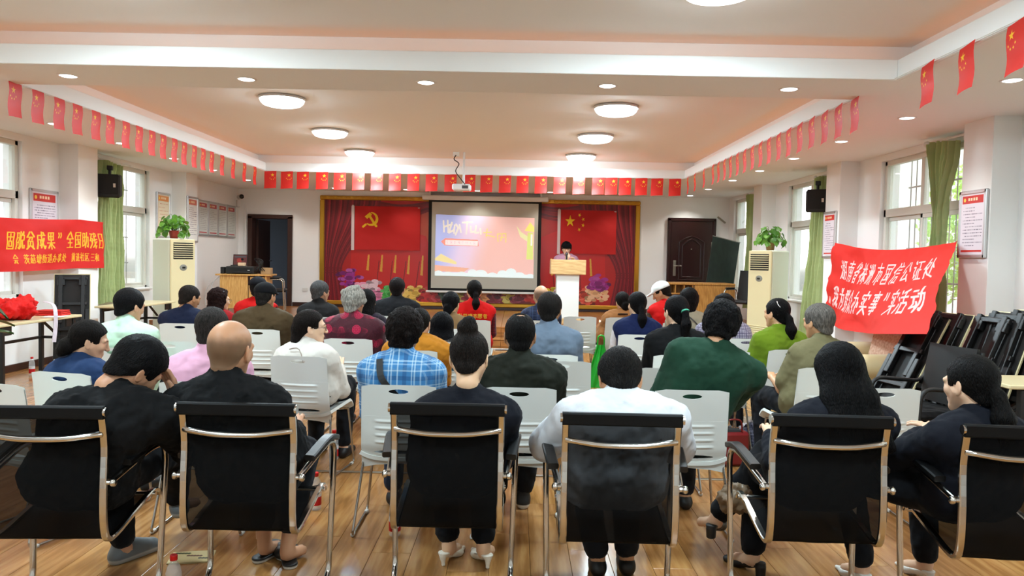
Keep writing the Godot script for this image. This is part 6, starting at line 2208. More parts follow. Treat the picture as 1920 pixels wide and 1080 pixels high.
func plastic_chair_proto() -> Node3D:
	var c := thing("plastic_chair", "", "chair")
	var white := mat(Color(0.83, 0.84, 0.82), 0.42)
	var mb := MB.new()
	# (u, v) in metres on the plate: v from the seat line up
	var place := func(p: Vector2, side: int) -> Vector3:
		var wide := 1.0 - 0.1 * (p.y - 0.4)
		var ribs := 0.0
		if p.y > 0.1 and p.y < 0.235 and absf(p.x) < 0.135: ribs = 0.006 * maxf(0.0, sin((p.y - 0.1) / 0.135 * TAU * 3.5 + 0.8 * cos(p.x * 8))) * smoothstep(0.135, 0.1, absf(p.x))
		var round_ := 0.0
		if p.y > 0.385: round_ = 0.018 * pow(maxf(0.0, absf(p.x) - 0.17) / 0.035, 2)
		var low := 0.035 * (1.0 - pow(p.x / 0.205, 2)) * smoothstep(0.05, 0.0, p.y)
		return Vector3(p.x * wide, 0.4 + p.y - round_ - low * 0.0 + 0.028 * pow(p.x / 0.2, 2) * smoothstep(0.06, -0.01, p.y) * -1.0, -0.02 + p.y * 0.13 - 0.3 * p.x * p.x + (ribs if side == 0 else 0.0) - side * 0.007 + 0.05 * smoothstep(0.1, 0.0, p.y) * -0.4)
	plate(mb, place, Rect2(-0.197, 0.25, 0.394, 0.17), Vector2(0.0, 0.385), Vector2(0.052, 0.013))
	var lower := func(s: float, t: float) -> Vector3: return place.call(Vector2((s - 0.5) * 0.394, lerpf(0.25, 0.075, t)), 0)
	mb.sheet(lower, 24, 40, 0.007)
	plate(mb, place, Rect2(-0.197, -0.015, 0.394, 0.09), Vector2(0, 0.05), Vector2(0.13, 0.011))
	part("back_shell", mb.done(), white, c)
	# seat: white tray with a lime pad, turned up at the sides
	var seat := func(s: float, t: float) -> Vector3:
		var x := (s - 0.5) * 0.43
		return Vector3(x, 0.4 + 0.035 * pow(absf(x) / 0.215, 4) + 0.02 * t - 0.05 * smoothstep(0.9, 1.0, t), -0.03 - t * 0.42)
	part("seat_shell", MB.new().sheet(seat, 14, 16, 0.02).done(), white, c)
	part("seat_pad", MB.new().sheet(func(s: float, t: float) -> Vector3: return seat.call(0.04 + s * 0.92, 0.04 + t * 0.93) + Vector3(0, 0.012 + 0.01 * sin(PI * s) * sin(PI * t), 0), 12, 12).done(), mat(Color(0.5, 0.82, 0.1), 0.6), c)
	var wire := mat(Color(0.72, 0.71, 0.69), 0.25, 1.0)
	for s in [-1.0, 1.0]:
		part("leg", MB.new().tube(bend([Vector3(s * 0.195, 0.41, -0.06), Vector3(s * 0.235, 0.012, 0.03), Vector3(s * 0.24, 0.012, -0.4), Vector3(s * 0.2, 0.41, -0.38)], 0.03, 4), 0.0075, 8).done(), wire, c)
		for z in [0.0, -0.36]: part("foot_clip", cube(Vector3(0.02, 0.018, 0.045), Vector3(s * 0.237, 0.011, z), 0.005), mat(Color(0.8, 0.8, 0.78), 0.5), c)
	part("under_rail", MB.new().rod(Vector3(-0.2, 0.405, -0.08), Vector3(0.2, 0.405, -0.08), 0.0075).rod(Vector3(-0.2, 0.405, -0.36), Vector3(0.2, 0.405, -0.36), 0.0075).done(), wire, c)
	return c

var seat_protos := {}
func put_chair(kind: String, at: Vector3, turn: float, label: String, group: String):
	if not seat_protos.has(kind):
		var p := mesh_chair_proto() if kind == "mesh" else plastic_chair_proto()
		p.position = at
		p.rotation.y = turn
		tag(p, label, "chair", group)
		seat_protos[kind] = p
		return p
	return copy(seat_protos[kind], at, turn, label, group)

func plaid(base: Color, a: Color, b: Color, size := 96) -> Texture2D:
	var im := Image.create(size, size, false, Image.FORMAT_RGB8)
	for y in size:
		for x in size:
			var c := base
			var u := float(x) / size
			var v := float(y) / size
			for w in [[u, 0.1, 0.28], [v, 0.1, 0.28]]:
				if w[0] > w[1] and w[0] < w[2]: c = c.lerp(b, 0.45)
			for w in [[u, 0.5], [v, 0.5], [u, 0.62], [v, 0.62], [u, 0.88], [v, 0.88]]:
				if absf(w[0] - w[1]) < 0.03: c = c.lerp(a, 0.6)
			im.set_pixel(x, y, c)
	return ImageTexture.create_from_image(im)

func medallions() -> Texture2D:
	var im := Image.create(256, 256, false, Image.FORMAT_RGB8)
	im.fill(Color(0.22, 0.05, 0.1))
	var r := RandomNumberGenerator.new()
	r.seed = 9
	for k in 60: blot(im, r.randi() % 256, r.randi() % 256, 2, Color(0.42, 0.1, 0.2))
	for p in [Vector2(64, 64), Vector2(192, 192)]:
		blot(im, p.x, p.y, 40, Color(0.7, 0.1, 0.26))
		blot(im, p.x, p.y, 34, Color(0.58, 0.07, 0.2))
		for q in 8: blot(im, p.x + cos(q * PI / 4) * 22, p.y + sin(q * PI / 4) * 22, 7, Color(0.72, 0.12, 0.28))
		blot(im, p.x, p.y, 8, Color(0.72, 0.12, 0.28))
	return ImageTexture.create_from_image(im)

func glasses(q: Dictionary):
	var g := MB.new()
	for s in [-1.0, 1.0]:
		var ring := []
		for k in 13: ring.append(Vector3(s * 0.033 + cos(TAU * k / 12) * 0.024, 0.0 + sin(TAU * k / 12) * 0.019, -0.1))
		g.tube(PackedVector3Array(ring), 0.0016, 5)
		g.tube(path([Vector3(s * 0.057, 0.004, -0.1), Vector3(s * 0.082, 0.006, -0.07), Vector3(s * 0.086, 0.004, 0.01)]), 0.0018, 5)
	g.rod(Vector3(-0.01, 0.004, -0.101), Vector3(0.01, 0.004, -0.101), 0.0016, 5)
	part("glasses", g.done(), mat(Color(0.2, 0.17, 0.15), 0.3, 0.6), q.root, q.head)

func hat(q: Dictionary, c: Color, brim_dir: float):
	var F := Field.new(Vector3(-0.13, 0.0, -0.24), Vector3(0.13, 0.17, 0.15), 0.006)
	F.ell(Vector3(0, 0.05, 0.012), Vector3(0.094, 0.085, 0.112), 0.01)
	F.keep(func(p): return 0.032 - p.y)
	F.cone(Vector3(0, 0.04, -0.08 * brim_dir), Vector3(0, 0.03, -0.15 * brim_dir), 0.012, 0.01, 0.02)
	for s in [-1.0, 1.0]: F.cone(Vector3(s * 0.055, 0.038, -0.075 * brim_dir), Vector3(s * 0.02, 0.028, -0.165 * brim_dir), 0.01, 0.008, 0.03)
	part("cap", mesh_of(F.net()), cloth(c, 0.5), q.root, q.head)

func build_chairs_and_people():
	# front row: black net chairs on chrome frames
	var front := [[-1.80, -2.87, 0.06, "black net armchair holding the man who rests his face on his hand"], [-1.10, -3.0, 0.0, "black net armchair holding the bald man in black"], [-0.266, -3.08, 0.0, "black net armchair holding the woman with the high hair bun"], [0.43, -2.95, -0.02, "black net armchair holding the man in the white shirt"], [1.27, -3.0, -0.04, "black net armchair holding the woman with long straight black hair"], [1.96, -2.86, -0.1, "black net armchair holding the woman whose ponytail hangs over its back"]]
	for a in front: put_chair("mesh", Vector3(a[0], 0, a[1]), a[2], a[3], "black net armchairs of the front row")
	# people: [head px, py, depth]; chairs follow the sitters
	var navy := cloth(Color(0.045, 0.052, 0.085), 1.0, 0.15)
	var black := cloth(Color(0.04, 0.041, 0.045), 1.2, 0.15)
	var g1 := "audience in the front row of black armchairs"
	var p: Dictionary
	# 1
	person({"label": "man in a black jacket leaning sideways with his face resting on his hand", "group": g1, "lod": 0, "head": [258, 690, -3.12], "seat": [-1.79, -3.06], "look": [-32, 42, -16], "hair": "short", "hair_color": "141314", "skin": "b98a6b", "top": black, "top_name": "jacket", "bulk": 1.16, "puff": 0.026, "slouch": 0.1, "crease": 0.012, "size": 1.0, "collar": 0.05, "face_hand": true, "elbow_r": Vector3(0.1, -1, -0.5), "point_r": Vector3(-0.35, 0.9, -0.1), "palm_r": Vector3(0.6, 0.1, -0.8), "hand_l": Vector3(-0.1, 0.72, -0.3), "knee_l": Vector3(-0.1, 0.52, -0.44), "knee_r": Vector3(0.2, 0.57, -0.44), "foot_l": Vector3(-0.07, 0.0, -0.5), "foot_r": Vector3(0.13, 0.19, -0.62), "shoe": "sneaker", "shoe_color": "5d6163", "sole": "9a9a96", "pants": "121418", "toe": -0.5})
	# 2
	person({"label": "bald man in a black jacket sitting upright in sandals", "group": g1, "lod": 0, "head": [433, 657, -3.22], "seat": [-1.13, -3.2], "look": [-10, 6, -3], "hair": "stubble", "hair_color": "574636", "skin": "bb8b69", "top": black, "top_name": "jacket", "bulk": 1.1, "puff": 0.024, "collar": 0.055, "size": 1.02, "crease": 0.01, "hem": 0.74, "shoe": "sandal", "shoe_color": "141414", "sole": "c8c4ba", "foot_l": Vector3(-0.07, 0.0, -0.42), "foot_r": Vector3(0.06, 0.0, -0.36), "toe": -0.4})
	# 3
	p = person({"label": "woman in a navy suit with a high hair bun and white kitten heels", "group": g1, "lod": 0, "head": [880, 672, -3.32], "seat": [-0.25, -3.3], "look": [-6, 20, 2], "hair": "bun_high", "hair_color": "211b18", "skin": "d9b08e", "head_kind": "woman", "top": navy, "top_name": "jacket", "bulk": 1.04, "size": 0.97, "neck": 0.035, "collar": 0.03, "crease": 0.006, "hem": 0.88, "shoe": "pump", "shoe_color": "e4ddcd", "sole": "e4ddcd", "foot_l": Vector3(-0.05, 0.0, -0.33), "foot_r": Vector3(0.12, 0.0, -0.31), "toe": -0.35, "pants": "0c0d11"})
	letter_mark(p)
	# 4
	p = person({"label": "man in a white short-sleeved shirt bowing his head", "group": g1, "lod": 0, "head": [1162, 712, -3.28], "seat": [0.44, -3.19], "look": [0, 38, 0], "hair": "short", "hair_color": "191716", "skin": "b98763", "top": cloth(Color(0.79, 0.8, 0.82), 0.9, 0.1), "top_name": "shirt", "sleeve": "short", "bulk": 1.24, "puff": 0.022, "size": 1.02, "neck": -0.045, "collar": 0.06, "slouch": 0.09, "hand_l": Vector3(-0.14, 0.7, -0.34), "hand_r": Vector3(0.14, 0.7, -0.34), "elbow_l": Vector3(-1.0, -0.7, 0.4), "elbow_r": Vector3(1.0, -0.7, 0.4), "shoe_color": "0c0c0c", "foot_l": Vector3(-0.02, 0, -0.34), "foot_r": Vector3(0.12, 0, -0.36)})
	# 5
	person({"label": "woman in a navy suit with long straight black hair and a crossed leg", "group": g1, "lod": 0, "head": [1572, 700, -3.22], "seat": [1.33, -3.22], "look": [5, 22, 0], "hair": "long", "hair_color": "0d0c0d", "skin": "d8b294", "head_kind": "woman", "top": navy, "top_name": "jacket", "size": 0.96, "bulk": 1.0, "collar": 0.02, "shoe": "heel", "shoe_color": "0b0a0b", "sole": "0b0a0b", "knee_r": Vector3(-0.06, 0.56, -0.44), "foot_r": Vector3(-0.3, 0.13, -0.5), "knee_l": Vector3(-0.12, 0.5, -0.42), "foot_l": Vector3(-0.16, 0.0, -0.36), "toe": 0.5, "pants": "0c0d11"})
	# 6
	person({"label": "woman in a navy suit with a low ponytail, arms folded, looking aside", "group": g1, "lod": 0, "head": [1818, 722, -3.12], "seat": [1.93, -3.12], "yaw": 10, "look": [9, 8, -2], "hair": "pony_low", "hair_color": "12100f", "skin": "d6ae90", "head_kind": "woman", "top": navy, "top_name": "jacket", "size": 0.97, "bulk": 1.03, "collar": 0.03, "hand_l": Vector3(-0.02, 0.74, -0.26), "hand_r": Vector3(0.1, 0.7, -0.28), "elbow_l": Vector3(-1, -0.5, 0.2), "shoe": "pump", "shoe_color": "d8d4cc", "sole": "d8d4cc", "pants": "0c0d11", "foot_l": Vector3(-0.22, 0, -0.4), "knee_l": Vector3(-0.3, 0.52, -0.4)})
	rows()

func letter_mark(p: Dictionary):
	part("print_mark", MB.new().box(p.field.back_of(0.01, 1.0, 0.003) + Vector3(0, 0, 0.001), Vector3(0.07, 0.012, 0.002), 0.0).done(), mat(Color(0.05, 0.3, 0.38), 0.6), p.top)

# a sitter with a white chair behind him; z is the head's depth
func sit(q: Dictionary, back := 0.16, turn := 0.0, group := "white plastic chairs of the audience", dx := 0.0) -> Dictionary:
	q.group = "audience on white plastic chairs"
	if not q.has("lod"): q.lod = 1 if q.head[2] > -5.4 else 2
	var hw := on_z(q.head[0], q.head[1], q.head[2])
	if not q.has("seat"): q.seat = [hw.x + dx, q.head[2] + 0.03]
	var r := person(q)
	var yaw := deg_to_rad(q.get("yaw", 0.0)) + turn
	var at := Vector3(q.seat[0], 0, q.seat[1]) + Basis(Vector3.UP, yaw) * Vector3(0, 0, back)
	put_chair("plastic", at, yaw, "white plastic chair with lime seat under the " + q.who, group)
	return r

func rows():
	var p: Dictionary
	sit({"label": "man with thinning hair in a pale pink shirt", "who": "man in the pink shirt", "head": [399, 618, -4.1], "look": [-6, 10, 0], "hair": "crop", "hair_color": "3a3431", "skin": "b98a6c", "top": cloth(Color(0.83, 0.63, 0.72), 0.8, 0.1), "top_name": "shirt", "collar": 0.05, "bulk": 1.06, "pants": "232a36"})
	sit({"label": "woman in a denim jacket with a large low hair bun", "who": "woman in denim", "head": [168, 640, -4.3], "look": [-42, 16, 0], "hair": "bun_low", "hair_color": "17120f", "skin": "c59a7b", "head_kind": "woman", "top": cloth(Color(0.1, 0.175, 0.3), 1.2, 0.2), "top_name": "jacket", "collar": 0.04, "size": 0.93, "yaw": -14, "pants": "232a36"})
	p = sit({"label": "woman in a white jacket and glasses turned to the side", "who": "woman in the white jacket", "head": [583, 614, -5.15], "look": [-62, 2, 0], "hair": "nape", "hair_color": "1d1613", "skin": "e0b899", "head_kind": "woman", "top": cloth(Color(0.79, 0.765, 0.73), 0.8, 0.15), "top_name": "jacket", "collar": 0.045, "size": 0.95, "yaw": -8, "pants": "16171b", "shoe_color": "101010", "lod": 1})
	glasses(p)
	strap(p, [Vector2(-0.09, 1.0), Vector2(-0.02, 0.86), Vector2(0.03, 0.72)], 0.008, mat(Color(0.62, 0.55, 0.5), 0.6))
	p = sit({"label": "woman with short messy dark hair in a blue plaid shirt with a black strap", "who": "woman in the blue plaid shirt", "head": [760, 622, -4.12], "look": [-12, 12, -4], "hair": "bowl", "hair_color": "1a120f", "skin": "c59a7b", "head_kind": "woman", "top": printed(plaid(Color(0.25, 0.48, 0.68), Color(0.8, 0.85, 0.88), Color(0.12, 0.25, 0.42)), Vector3(8, 8, 8)), "top_name": "shirt", "collar": 0.045, "size": 0.97, "bulk": 1.05, "pants": "1b2433"})
	strap(p, [Vector2(-0.115, 1.02), Vector2(-0.1, 0.86), Vector2(-0.06, 0.8), Vector2(0.0, 0.73), Vector2(0.08, 0.66)], 0.035, mat(Color(0.02, 0.02, 0.022), 0.6))
	sit({"label": "man with a thinning crown in a dark olive bomber jacket", "who": "man in the olive bomber jacket", "head": [975, 630, -4.12], "look": [0, 8, 0], "hair": "crown", "hair_color": "191716", "skin": "b3835f", "top": cloth(Color(0.1, 0.11, 0.08), 1.3, 0.2), "top_name": "jacket", "collar": 0.06, "bulk": 1.14, "puff": 0.026, "crease": 0.012, "shoe": "sneaker", "shoe_color": "111114", "sole": "d6d2c8", "foot_r": Vector3(0.04, 0, -0.4)})
	p = sit({"label": "woman with short dark hair in a green sweater bending over a phone", "who": "woman in the green sweater", "head": [1352, 610, -4.2], "look": [-16, 26, -12], "hair": "bowl", "hair_color": "110f10", "skin": "c4936f", "head_kind": "woman", "top": cloth(Color(0.09, 0.21, 0.15), 0.8, 0.3), "top_name": "sweater", "collar": 0.0, "bulk": 1.14, "puff": 0.028, "size": 1.0, "seat": [0.95, -4.12], "hand_r": Vector3(0.24, 0.92, -0.3), "grip_r": "grip", "tilt": -0.055})
	var loop := []
	for k in 25: loop.append(p.nb + Vector3(cos(TAU * k / 24) * 0.068, 0.035 - 0.03 * sin(TAU * k / 24) * 0.6, sin(TAU * k / 24) * 0.068 - 0.008))
	part("necklace", MB.new().tube(PackedVector3Array(loop), 0.0035, 6).done(), mat(Color(0.16, 0.1, 0.07), 0.4), p.root)
	var ph := thing("phone", "lit phone held by the woman in the green sweater", "phone", on_z(1363, 662, -4.5), 0.5)
	part("body", MB.new().box(Vector3.ZERO, Vector3(0.075, 0.15, 0.009), 0.003, Basis(Vector3.RIGHT, -0.5)).done(), mat(Color(0.02, 0.02, 0.03), 0.3), ph)
	part("screen", MB.new().box(Basis(Vector3.RIGHT, -0.5) * Vector3(0, 0, 0.005), Vector3(0.068, 0.138, 0.001), 0.0, Basis(Vector3.RIGHT, -0.5)).done(), glow(Color(0.45, 0.47, 0.62), 0.4), ph)
	sit({"label": "grey-haired man in an olive polo shirt", "who": "man in the olive polo shirt", "head": [1534, 604, -5.15], "look": [12, 6, 0], "hair": "short", "hair_color": "777069", "skin": "c1916c", "top": cloth(Color(0.4, 0.375, 0.265), 0.9, 0.15), "top_name": "shirt", "sleeve": "short", "collar": 0.04, "bulk": 1.1, "seat": [2.03, -5.08], "yaw": 14, "pants": "15161a"}, 0.16, -0.08, "white plastic chairs of the audience", -0.1)
	sit({"label": "young man with glasses in a pale mint shirt", "who": "man in the mint shirt", "head": [244, 574, -5.4], "look": [-24, 14, 0], "hair": "short", "hair_color": "141314", "skin": "cfa283", "top": cloth(Color(0.69, 0.8, 0.7), 0.8, 0.1), "top_name": "shirt", "collar": 0.045, "bulk": 1.1, "lod": 1})
	p = sit({"label": "man in an olive-brown coat and a navy flat cap", "who": "man in the navy flat cap", "head": [498, 556, -6.85], "look": [-16, 4, 0], "hair": "crop", "hair_color": "2a2725", "skin": "b98763", "top": cloth(Color(0.26, 0.21, 0.135), 1.0, 0.2), "top_name": "coat", "collar": 0.06, "bulk": 1.22, "puff": 0.03})
	hat(p, Color(0.03, 0.035, 0.05), 1.0)
	sit({"label": "elderly person with fluffy white hair in a dark red medallion jacket", "who": "white-haired person in dark red", "head": [664, 566, -6.25], "look": [-14, 4, 0], "hair": "puffy", "hair_color": "b9b6ac", "skin": "b98a6c", "top": printed(medallions(), Vector3(4.2, 4.2, 4.2), 0.7), "top_name": "jacket", "collar": 0.05, "bulk": 1.24, "puff": 0.026, "lod": 1})
	sit({"label": "person in a mustard yellow jacket behind the plaid shirt", "who": "person in the mustard jacket", "head": [787, 608, -5.6], "look": [-8, 14, 0], "hair": "crop", "hair_color": "17130f", "skin": "c59a7b", "top": cloth(Color(0.64, 0.41, 0.1), 1.2, 0.2), "top_name": "jacket", "collar": 0.03, "bulk": 1.16, "puff": 0.03, "crease": 0.013, "size": 0.92, "seat": [-0.75, -5.55], "lod": 1})
	sit({"label": "girl with long glossy black hair and a dark flowered top", "who": "girl with long glossy hair", "head": [829, 612, -6.15], "look": [0, 8, 0], "hair": "long_short", "hair_color": "0c0c10", "skin": "d8b294", "head_kind": "woman", "top": printed(plaid(Color(0.05, 0.05, 0.06), Color(0.4, 0.4, 0.4), Color(0.02, 0.02, 0.02)), Vector3(14, 14, 14)), "top_name": "blouse", "size": 0.88})
	sit({"label": "woman with pinned-up black hair in a light brown coat", "who": "woman in the light brown coat", "head": [846, 570, -7.25], "look": [-14, 4, 0], "hair": "bun_mid", "hair_color": "101013", "skin": "d2a684", "head_kind": "woman", "top": cloth(Color(0.46, 0.36, 0.24), 0.9, 0.2), "top_name": "coat", "collar": 0.03, "size": 0.94})
	p = sit({"label": "volunteer in a red vest with yellow characters on the back and plaid sleeves", "who": "volunteer in the lettered red vest", "head": [889, 546, -8.3], "look": [12, 2, 0], "hair": "pony_low", "hair_color": "16110f", "skin": "d2a684", "head_kind": "woman", "top": cloth(Color(0.72, 0.05, 0.04), 0.7, 0.15), "top_name": "vest", "sleeve": "none", "sleeve_mat": printed(plaid(Color(0.4, 0.07, 0.1), Color(0.1, 0.03, 0.05), Color(0.2, 0.05, 0.1)), Vector3(9, 9, 9)), "bulk": 1.12, "collar": 0.04, "lod": 1})
	letter_back(p, "茨菇塘志愿者", 0.0, 0.885, 0.05, mat(Color(0.85, 0.62, 0.12), 0.6))
	sit({"label": "man with dark hair in a pale grey-blue shirt with a black collar", "who": "man in the grey-blue shirt", "head": [1031, 580, -5.5], "look": [-14, 4, 0], "hair": "short", "hair_color": "24211f", "skin": "b3835f", "top": cloth(Color(0.36, 0.41, 0.47), 0.8, 0.15), "top_name": "shirt", "collar": 0.05, "bulk": 1.12, "sleeve": "short", "lod": 1})
	sit({"label": "balding man in a blue checked jacket beside the lectern", "who": "balding man by the lectern", "head": [1014, 556, -8.4], "look": [10, 8, 0], "hair": "stubble", "hair_color": "3a332e", "skin": "c79a78", "top": printed(plaid(Color(0.09, 0.12, 0.22), Color(0.25, 0.3, 0.4), Color(0.04, 0.05, 0.1)), Vector3(12, 12, 12)), "top_name": "jacket", "collar": 0.03})
	sit({"label": "man with cropped hair in a black suit below the screen", "who": "man in the black suit", "head": [745, 541, -8.6], "look": [0, 4, 0], "hair": "short", "hair_color": "221c1b", "skin": "b98a6c", "top": cloth(Color(0.085, 0.085, 0.095), 0.8, 0.2), "top_name": "suit_jacket", "collar": 0.06, "bulk": 1.25, "puff": 0.024})
	sit({"label": "man with short grey hair in a dark grey jacket", "who": "man with short grey hair", "head": [601, 548, -8.3], "look": [-34, 6, 0], "hair": "short", "hair_color": "5e5d5c", "skin": "b98a6c", "top": cloth(Color(0.11, 0.105, 0.105), 0.8, 0.2), "top_name": "jacket", "collar": 0.05})
	sit({"label": "woman with a black bob in dark patterned clothes next to the white-haired person", "who": "woman with the black bob", "head": [688, 566, -7.4], "look": [-20, 4, 0], "hair": "long_short", "hair_color": "0f0d0d", "skin": "d2a684", "head_kind": "woman", "top": printed(plaid(Color(0.06, 0.04, 0.08), Color(0.2, 0.12, 0.25), Color(0.03, 0.02, 0.04)), Vector3(10, 10, 10)), "top_name": "jacket", "size": 0.92, "seat": [-1.42, -7.35]})
	sit({"label": "man in a dark navy knitted sweater looking down", "who": "man in the navy sweater", "head": [356, 559, -7.25], "look": [-30, 18, 0], "hair": "crop", "hair_color": "2a2420", "skin": "b3835f", "top": cloth(Color(0.07, 0.1, 0.19), 1.0, 0.3), "top_name": "sweater", "collar": 0.05, "bulk": 1.2})
	p = sit({"label": "woman with long wavy brown hair and a red and white jacket", "who": "woman with wavy brown hair", "head": [412, 563, -7.7], "look": [-38, 4, 0], "hair": "wavy", "hair_color": "2a1714", "skin": "d2a684", "head_kind": "woman", "top": cloth(Color(0.5, 0.06, 0.07), 0.8, 0.15), "top_name": "vest", "sleeve": "none", "sleeve_mat": cloth(Color(0.82, 0.8, 0.8)), "size": 0.95})
	glasses(p)
	p = sit({"label": "volunteer in a red vest and dark cap beyond the man in the flat cap", "who": "volunteer in the dark cap", "head": [484, 541, -8.3], "look": [0, 4, 0], "hair": "crop", "hair_color": "1a1614", "skin": "c59a7b", "top": cloth(Color(0.68, 0.05, 0.04), 0.7, 0.15), "top_name": "vest", "sleeve": "none", "sleeve_mat": cloth(Color(0.04, 0.04, 0.05)), "bulk": 1.1, "seat": [-2.92, -8.25]})
	hat(p, Color(0.05, 0.05, 0.07), 1.0)
	letter_back(p, "志愿者", 0.0, 0.87, 0.05, mat(Color(0.85, 0.62, 0.12), 0.6))
	p = sit({"label": "woman in a caramel jacket with a dark shoulder strap", "who": "woman in the caramel jacket", "head": [1167, 566, -9.1], "look": [4, 4, 8], "hair": "bun_mid", "hair_color": "15100e", "skin": "d8ac88", "head_kind": "woman", "top": cloth(Color(0.48, 0.3, 0.15), 1.2, 0.2), "top_name": "jacket", "size": 0.96, "bulk": 1.1, "puff": 0.026, "seat": [1.22, -9.05], "yaw": 6}, 0.18, 0.15, "white plastic chairs of the audience")
	strap(p, [Vector2(0.0, 1.04), Vector2(0.06, 0.94), Vector2(0.12, 0.85)], 0.02, mat(Color(0.12, 0.08, 0.07), 0.5))
	sit({"label": "woman with a ponytail in a navy vest over white sleeves", "who": "woman in the navy vest", "head": [1194, 572, -7.05], "look": [12, 4, 0], "hair": "pony_low", "hair_color": "0f0e10", "skin": "d8b294", "head_kind": "woman", "top": cloth(Color(0.06, 0.1, 0.24), 0.7, 0.2), "top_name": "vest", "sleeve": "none", "sleeve_mat": cloth(Color(0.8, 0.8, 0.82)), "size": 0.96, "bulk": 1.04, "lod": 1})
	p = sit({"label": "woman in black with a ponytail held by a green hair tie", "who": "woman with the green hair tie", "head": [1267, 585, -5.6], "look": [16, 4, 0], "hair": "pony", "hair_color": "0e0d0e", "skin": "d8b294", "head_kind": "woman", "top": cloth(Color(0.02, 0.021, 0.024), 0.9, 0.2), "top_name": "jacket", "size": 0.97, "bulk": 1.04, "lod": 1})
	var ring := []
	for k in 13: ring.append(Vector3(cos(TAU * k / 12) * 0.024, sin(TAU * k / 12) * 0.012, sin(TAU * k / 12) * 0.02) + Vector3(0, 0.006, 0.142))
	part("hair_tie", MB.new().tube(PackedVector3Array(ring), 0.007, 6).done(), mat(Color(0.25, 0.62, 0.5), 0.5), p.root, p.head)
	p = sit({"label": "volunteer in a white cap and red vest with plaid sleeves, head bowed", "who": "volunteer in the white cap", "head": [1240, 549, -8.6], "look": [48, 26, 0], "hair": "crop", "hair_color": "1d1815", "skin": "b3835f", "top": cloth(Color(0.68, 0.05, 0.04), 0.7, 0.15), "top_name": "vest", "sleeve": "none", "sleeve_mat": printed(plaid(Color(0.3, 0.18, 0.08), Color(0.08, 0.05, 0.04), Color(0.15, 0.08, 0.05)), Vector3(8, 8, 8)), "bulk": 1.1, "yaw": 18, "seat": [1.78, -8.5]})
	hat(p, Color(0.84, 0.84, 0.82), 1.0)
	p = sit({"label": "woman with a short dark bob in a beige shirt with a thin strap", "who": "woman in the beige shirt", "head": [1292, 563, -7.7], "look": [-14, 4, 0], "hair": "bob", "hair_color": "151212", "skin": "d2a684", "head_kind": "woman", "top": cloth(Color(0.57, 0.54, 0.46), 0.8, 0.2), "top_name": "shirt", "size": 0.94, "bulk": 1.08})
	strap(p, [Vector2(-0.06, 1.02), Vector2(0.03, 0.88), Vector2(0.12, 0.76)], 0.012, mat(Color(0.05, 0.05, 0.05), 0.5))
	sit({"label": "dark-haired person in a purple and white checked shirt bending to the side", "who": "person in the checked shirt", "head": [1356, 578, -6.9], "look": [-20, 20, -14], "hair": "bowl", "hair_color": "151313", "skin": "c59a7b", "head_kind": "woman", "top": printed(plaid(Color(0.62, 0.6, 0.66), Color(0.12, 0.1, 0.2), Color(0.14, 0.12, 0.24)), Vector3(16, 16, 16)), "top_name": "shirt", "bulk": 1.1, "seat": [2.08, -6.85]})
	p = sit({"label": "woman in a lime green cardigan with a long low ponytail", "who": "woman in the lime cardigan", "head": [1456, 588, -6.1], "look": [14, 4, 0], "hair": "pony_low", "hair_color": "0e0d0e", "skin": "c99a76", "head_kind": "woman", "top": cloth(Color(0.36, 0.45, 0.08), 0.9, 0.3), "top_name": "cardigan", "size": 0.96, "bulk": 1.08, "yaw": 16, "lod": 1})
	part("hair_clip", MB.new().tube(curve([Vector3(-0.05, 0.1, 0.05), Vector3(-0.062, 0.075, 0.07), Vector3(-0.058, 0.05, 0.09)]), 0.005, 6).done(), mat(Color(0.75, 0.75, 0.76), 0.2, 1.0), p.root, p.head)
	# the speaker on the stage
	var q := person({"label": "person in a pale pink sweater speaking into a microphone at the lectern", "lod": 1, "ground": STAGE, "stand": true, "hip": 0.86, "head": [1062, 466, -13.75], "seat": [0.94, -13.76], "yaw": 180, "look": [0, 14, 0], "hair": "bowl", "hair_color": "100f11", "skin": "d9ae92", "head_kind": "woman", "top": cloth(Color(0.62, 0.44, 0.5), 0.8, 0.3), "top_name": "sweater", "size": 0.92, "slouch": 0.0, "hand_r": Vector3(0.02, 1.14, -0.2), "grip_r": "grip", "palm_r": Vector3(0, 0.3, -1), "hand_l": Vector3(-0.12, 1.1, -0.24)})
	part("fringe", MB.new().sheet(func(s: float, t: float) -> Vector3: return Vector3((s - 0.5) * 0.15, 0.1 - t * 0.075, -0.085 - 0.022 * cos((s - 0.5) * 2.6) - 0.012 * sin(t * 2.5)), 10, 5, 0.008).done(), hair_mat(Color("100f11")), q.root, q.head)
	var mic := thing("microphone", "black handheld microphone in front of the speaker's mouth", "microphone", q.root.transform * Vector3(0.02, 1.15, -0.24))
	part("handle", MB.new().rod(Vector3(0, -0.1, 0), Vector3(0, 0.07, 0), 0.016, 10).done(), mat(Color(0.04, 0.04, 0.045), 0.4), mic)
	part("grille", MB.new().ball(Vector3(0, 0.095, 0), Vector3(0.026, 0.03, 0.026), 12).done(), mat(Color(0.3, 0.3, 0.3), 0.5, 0.6), mic)
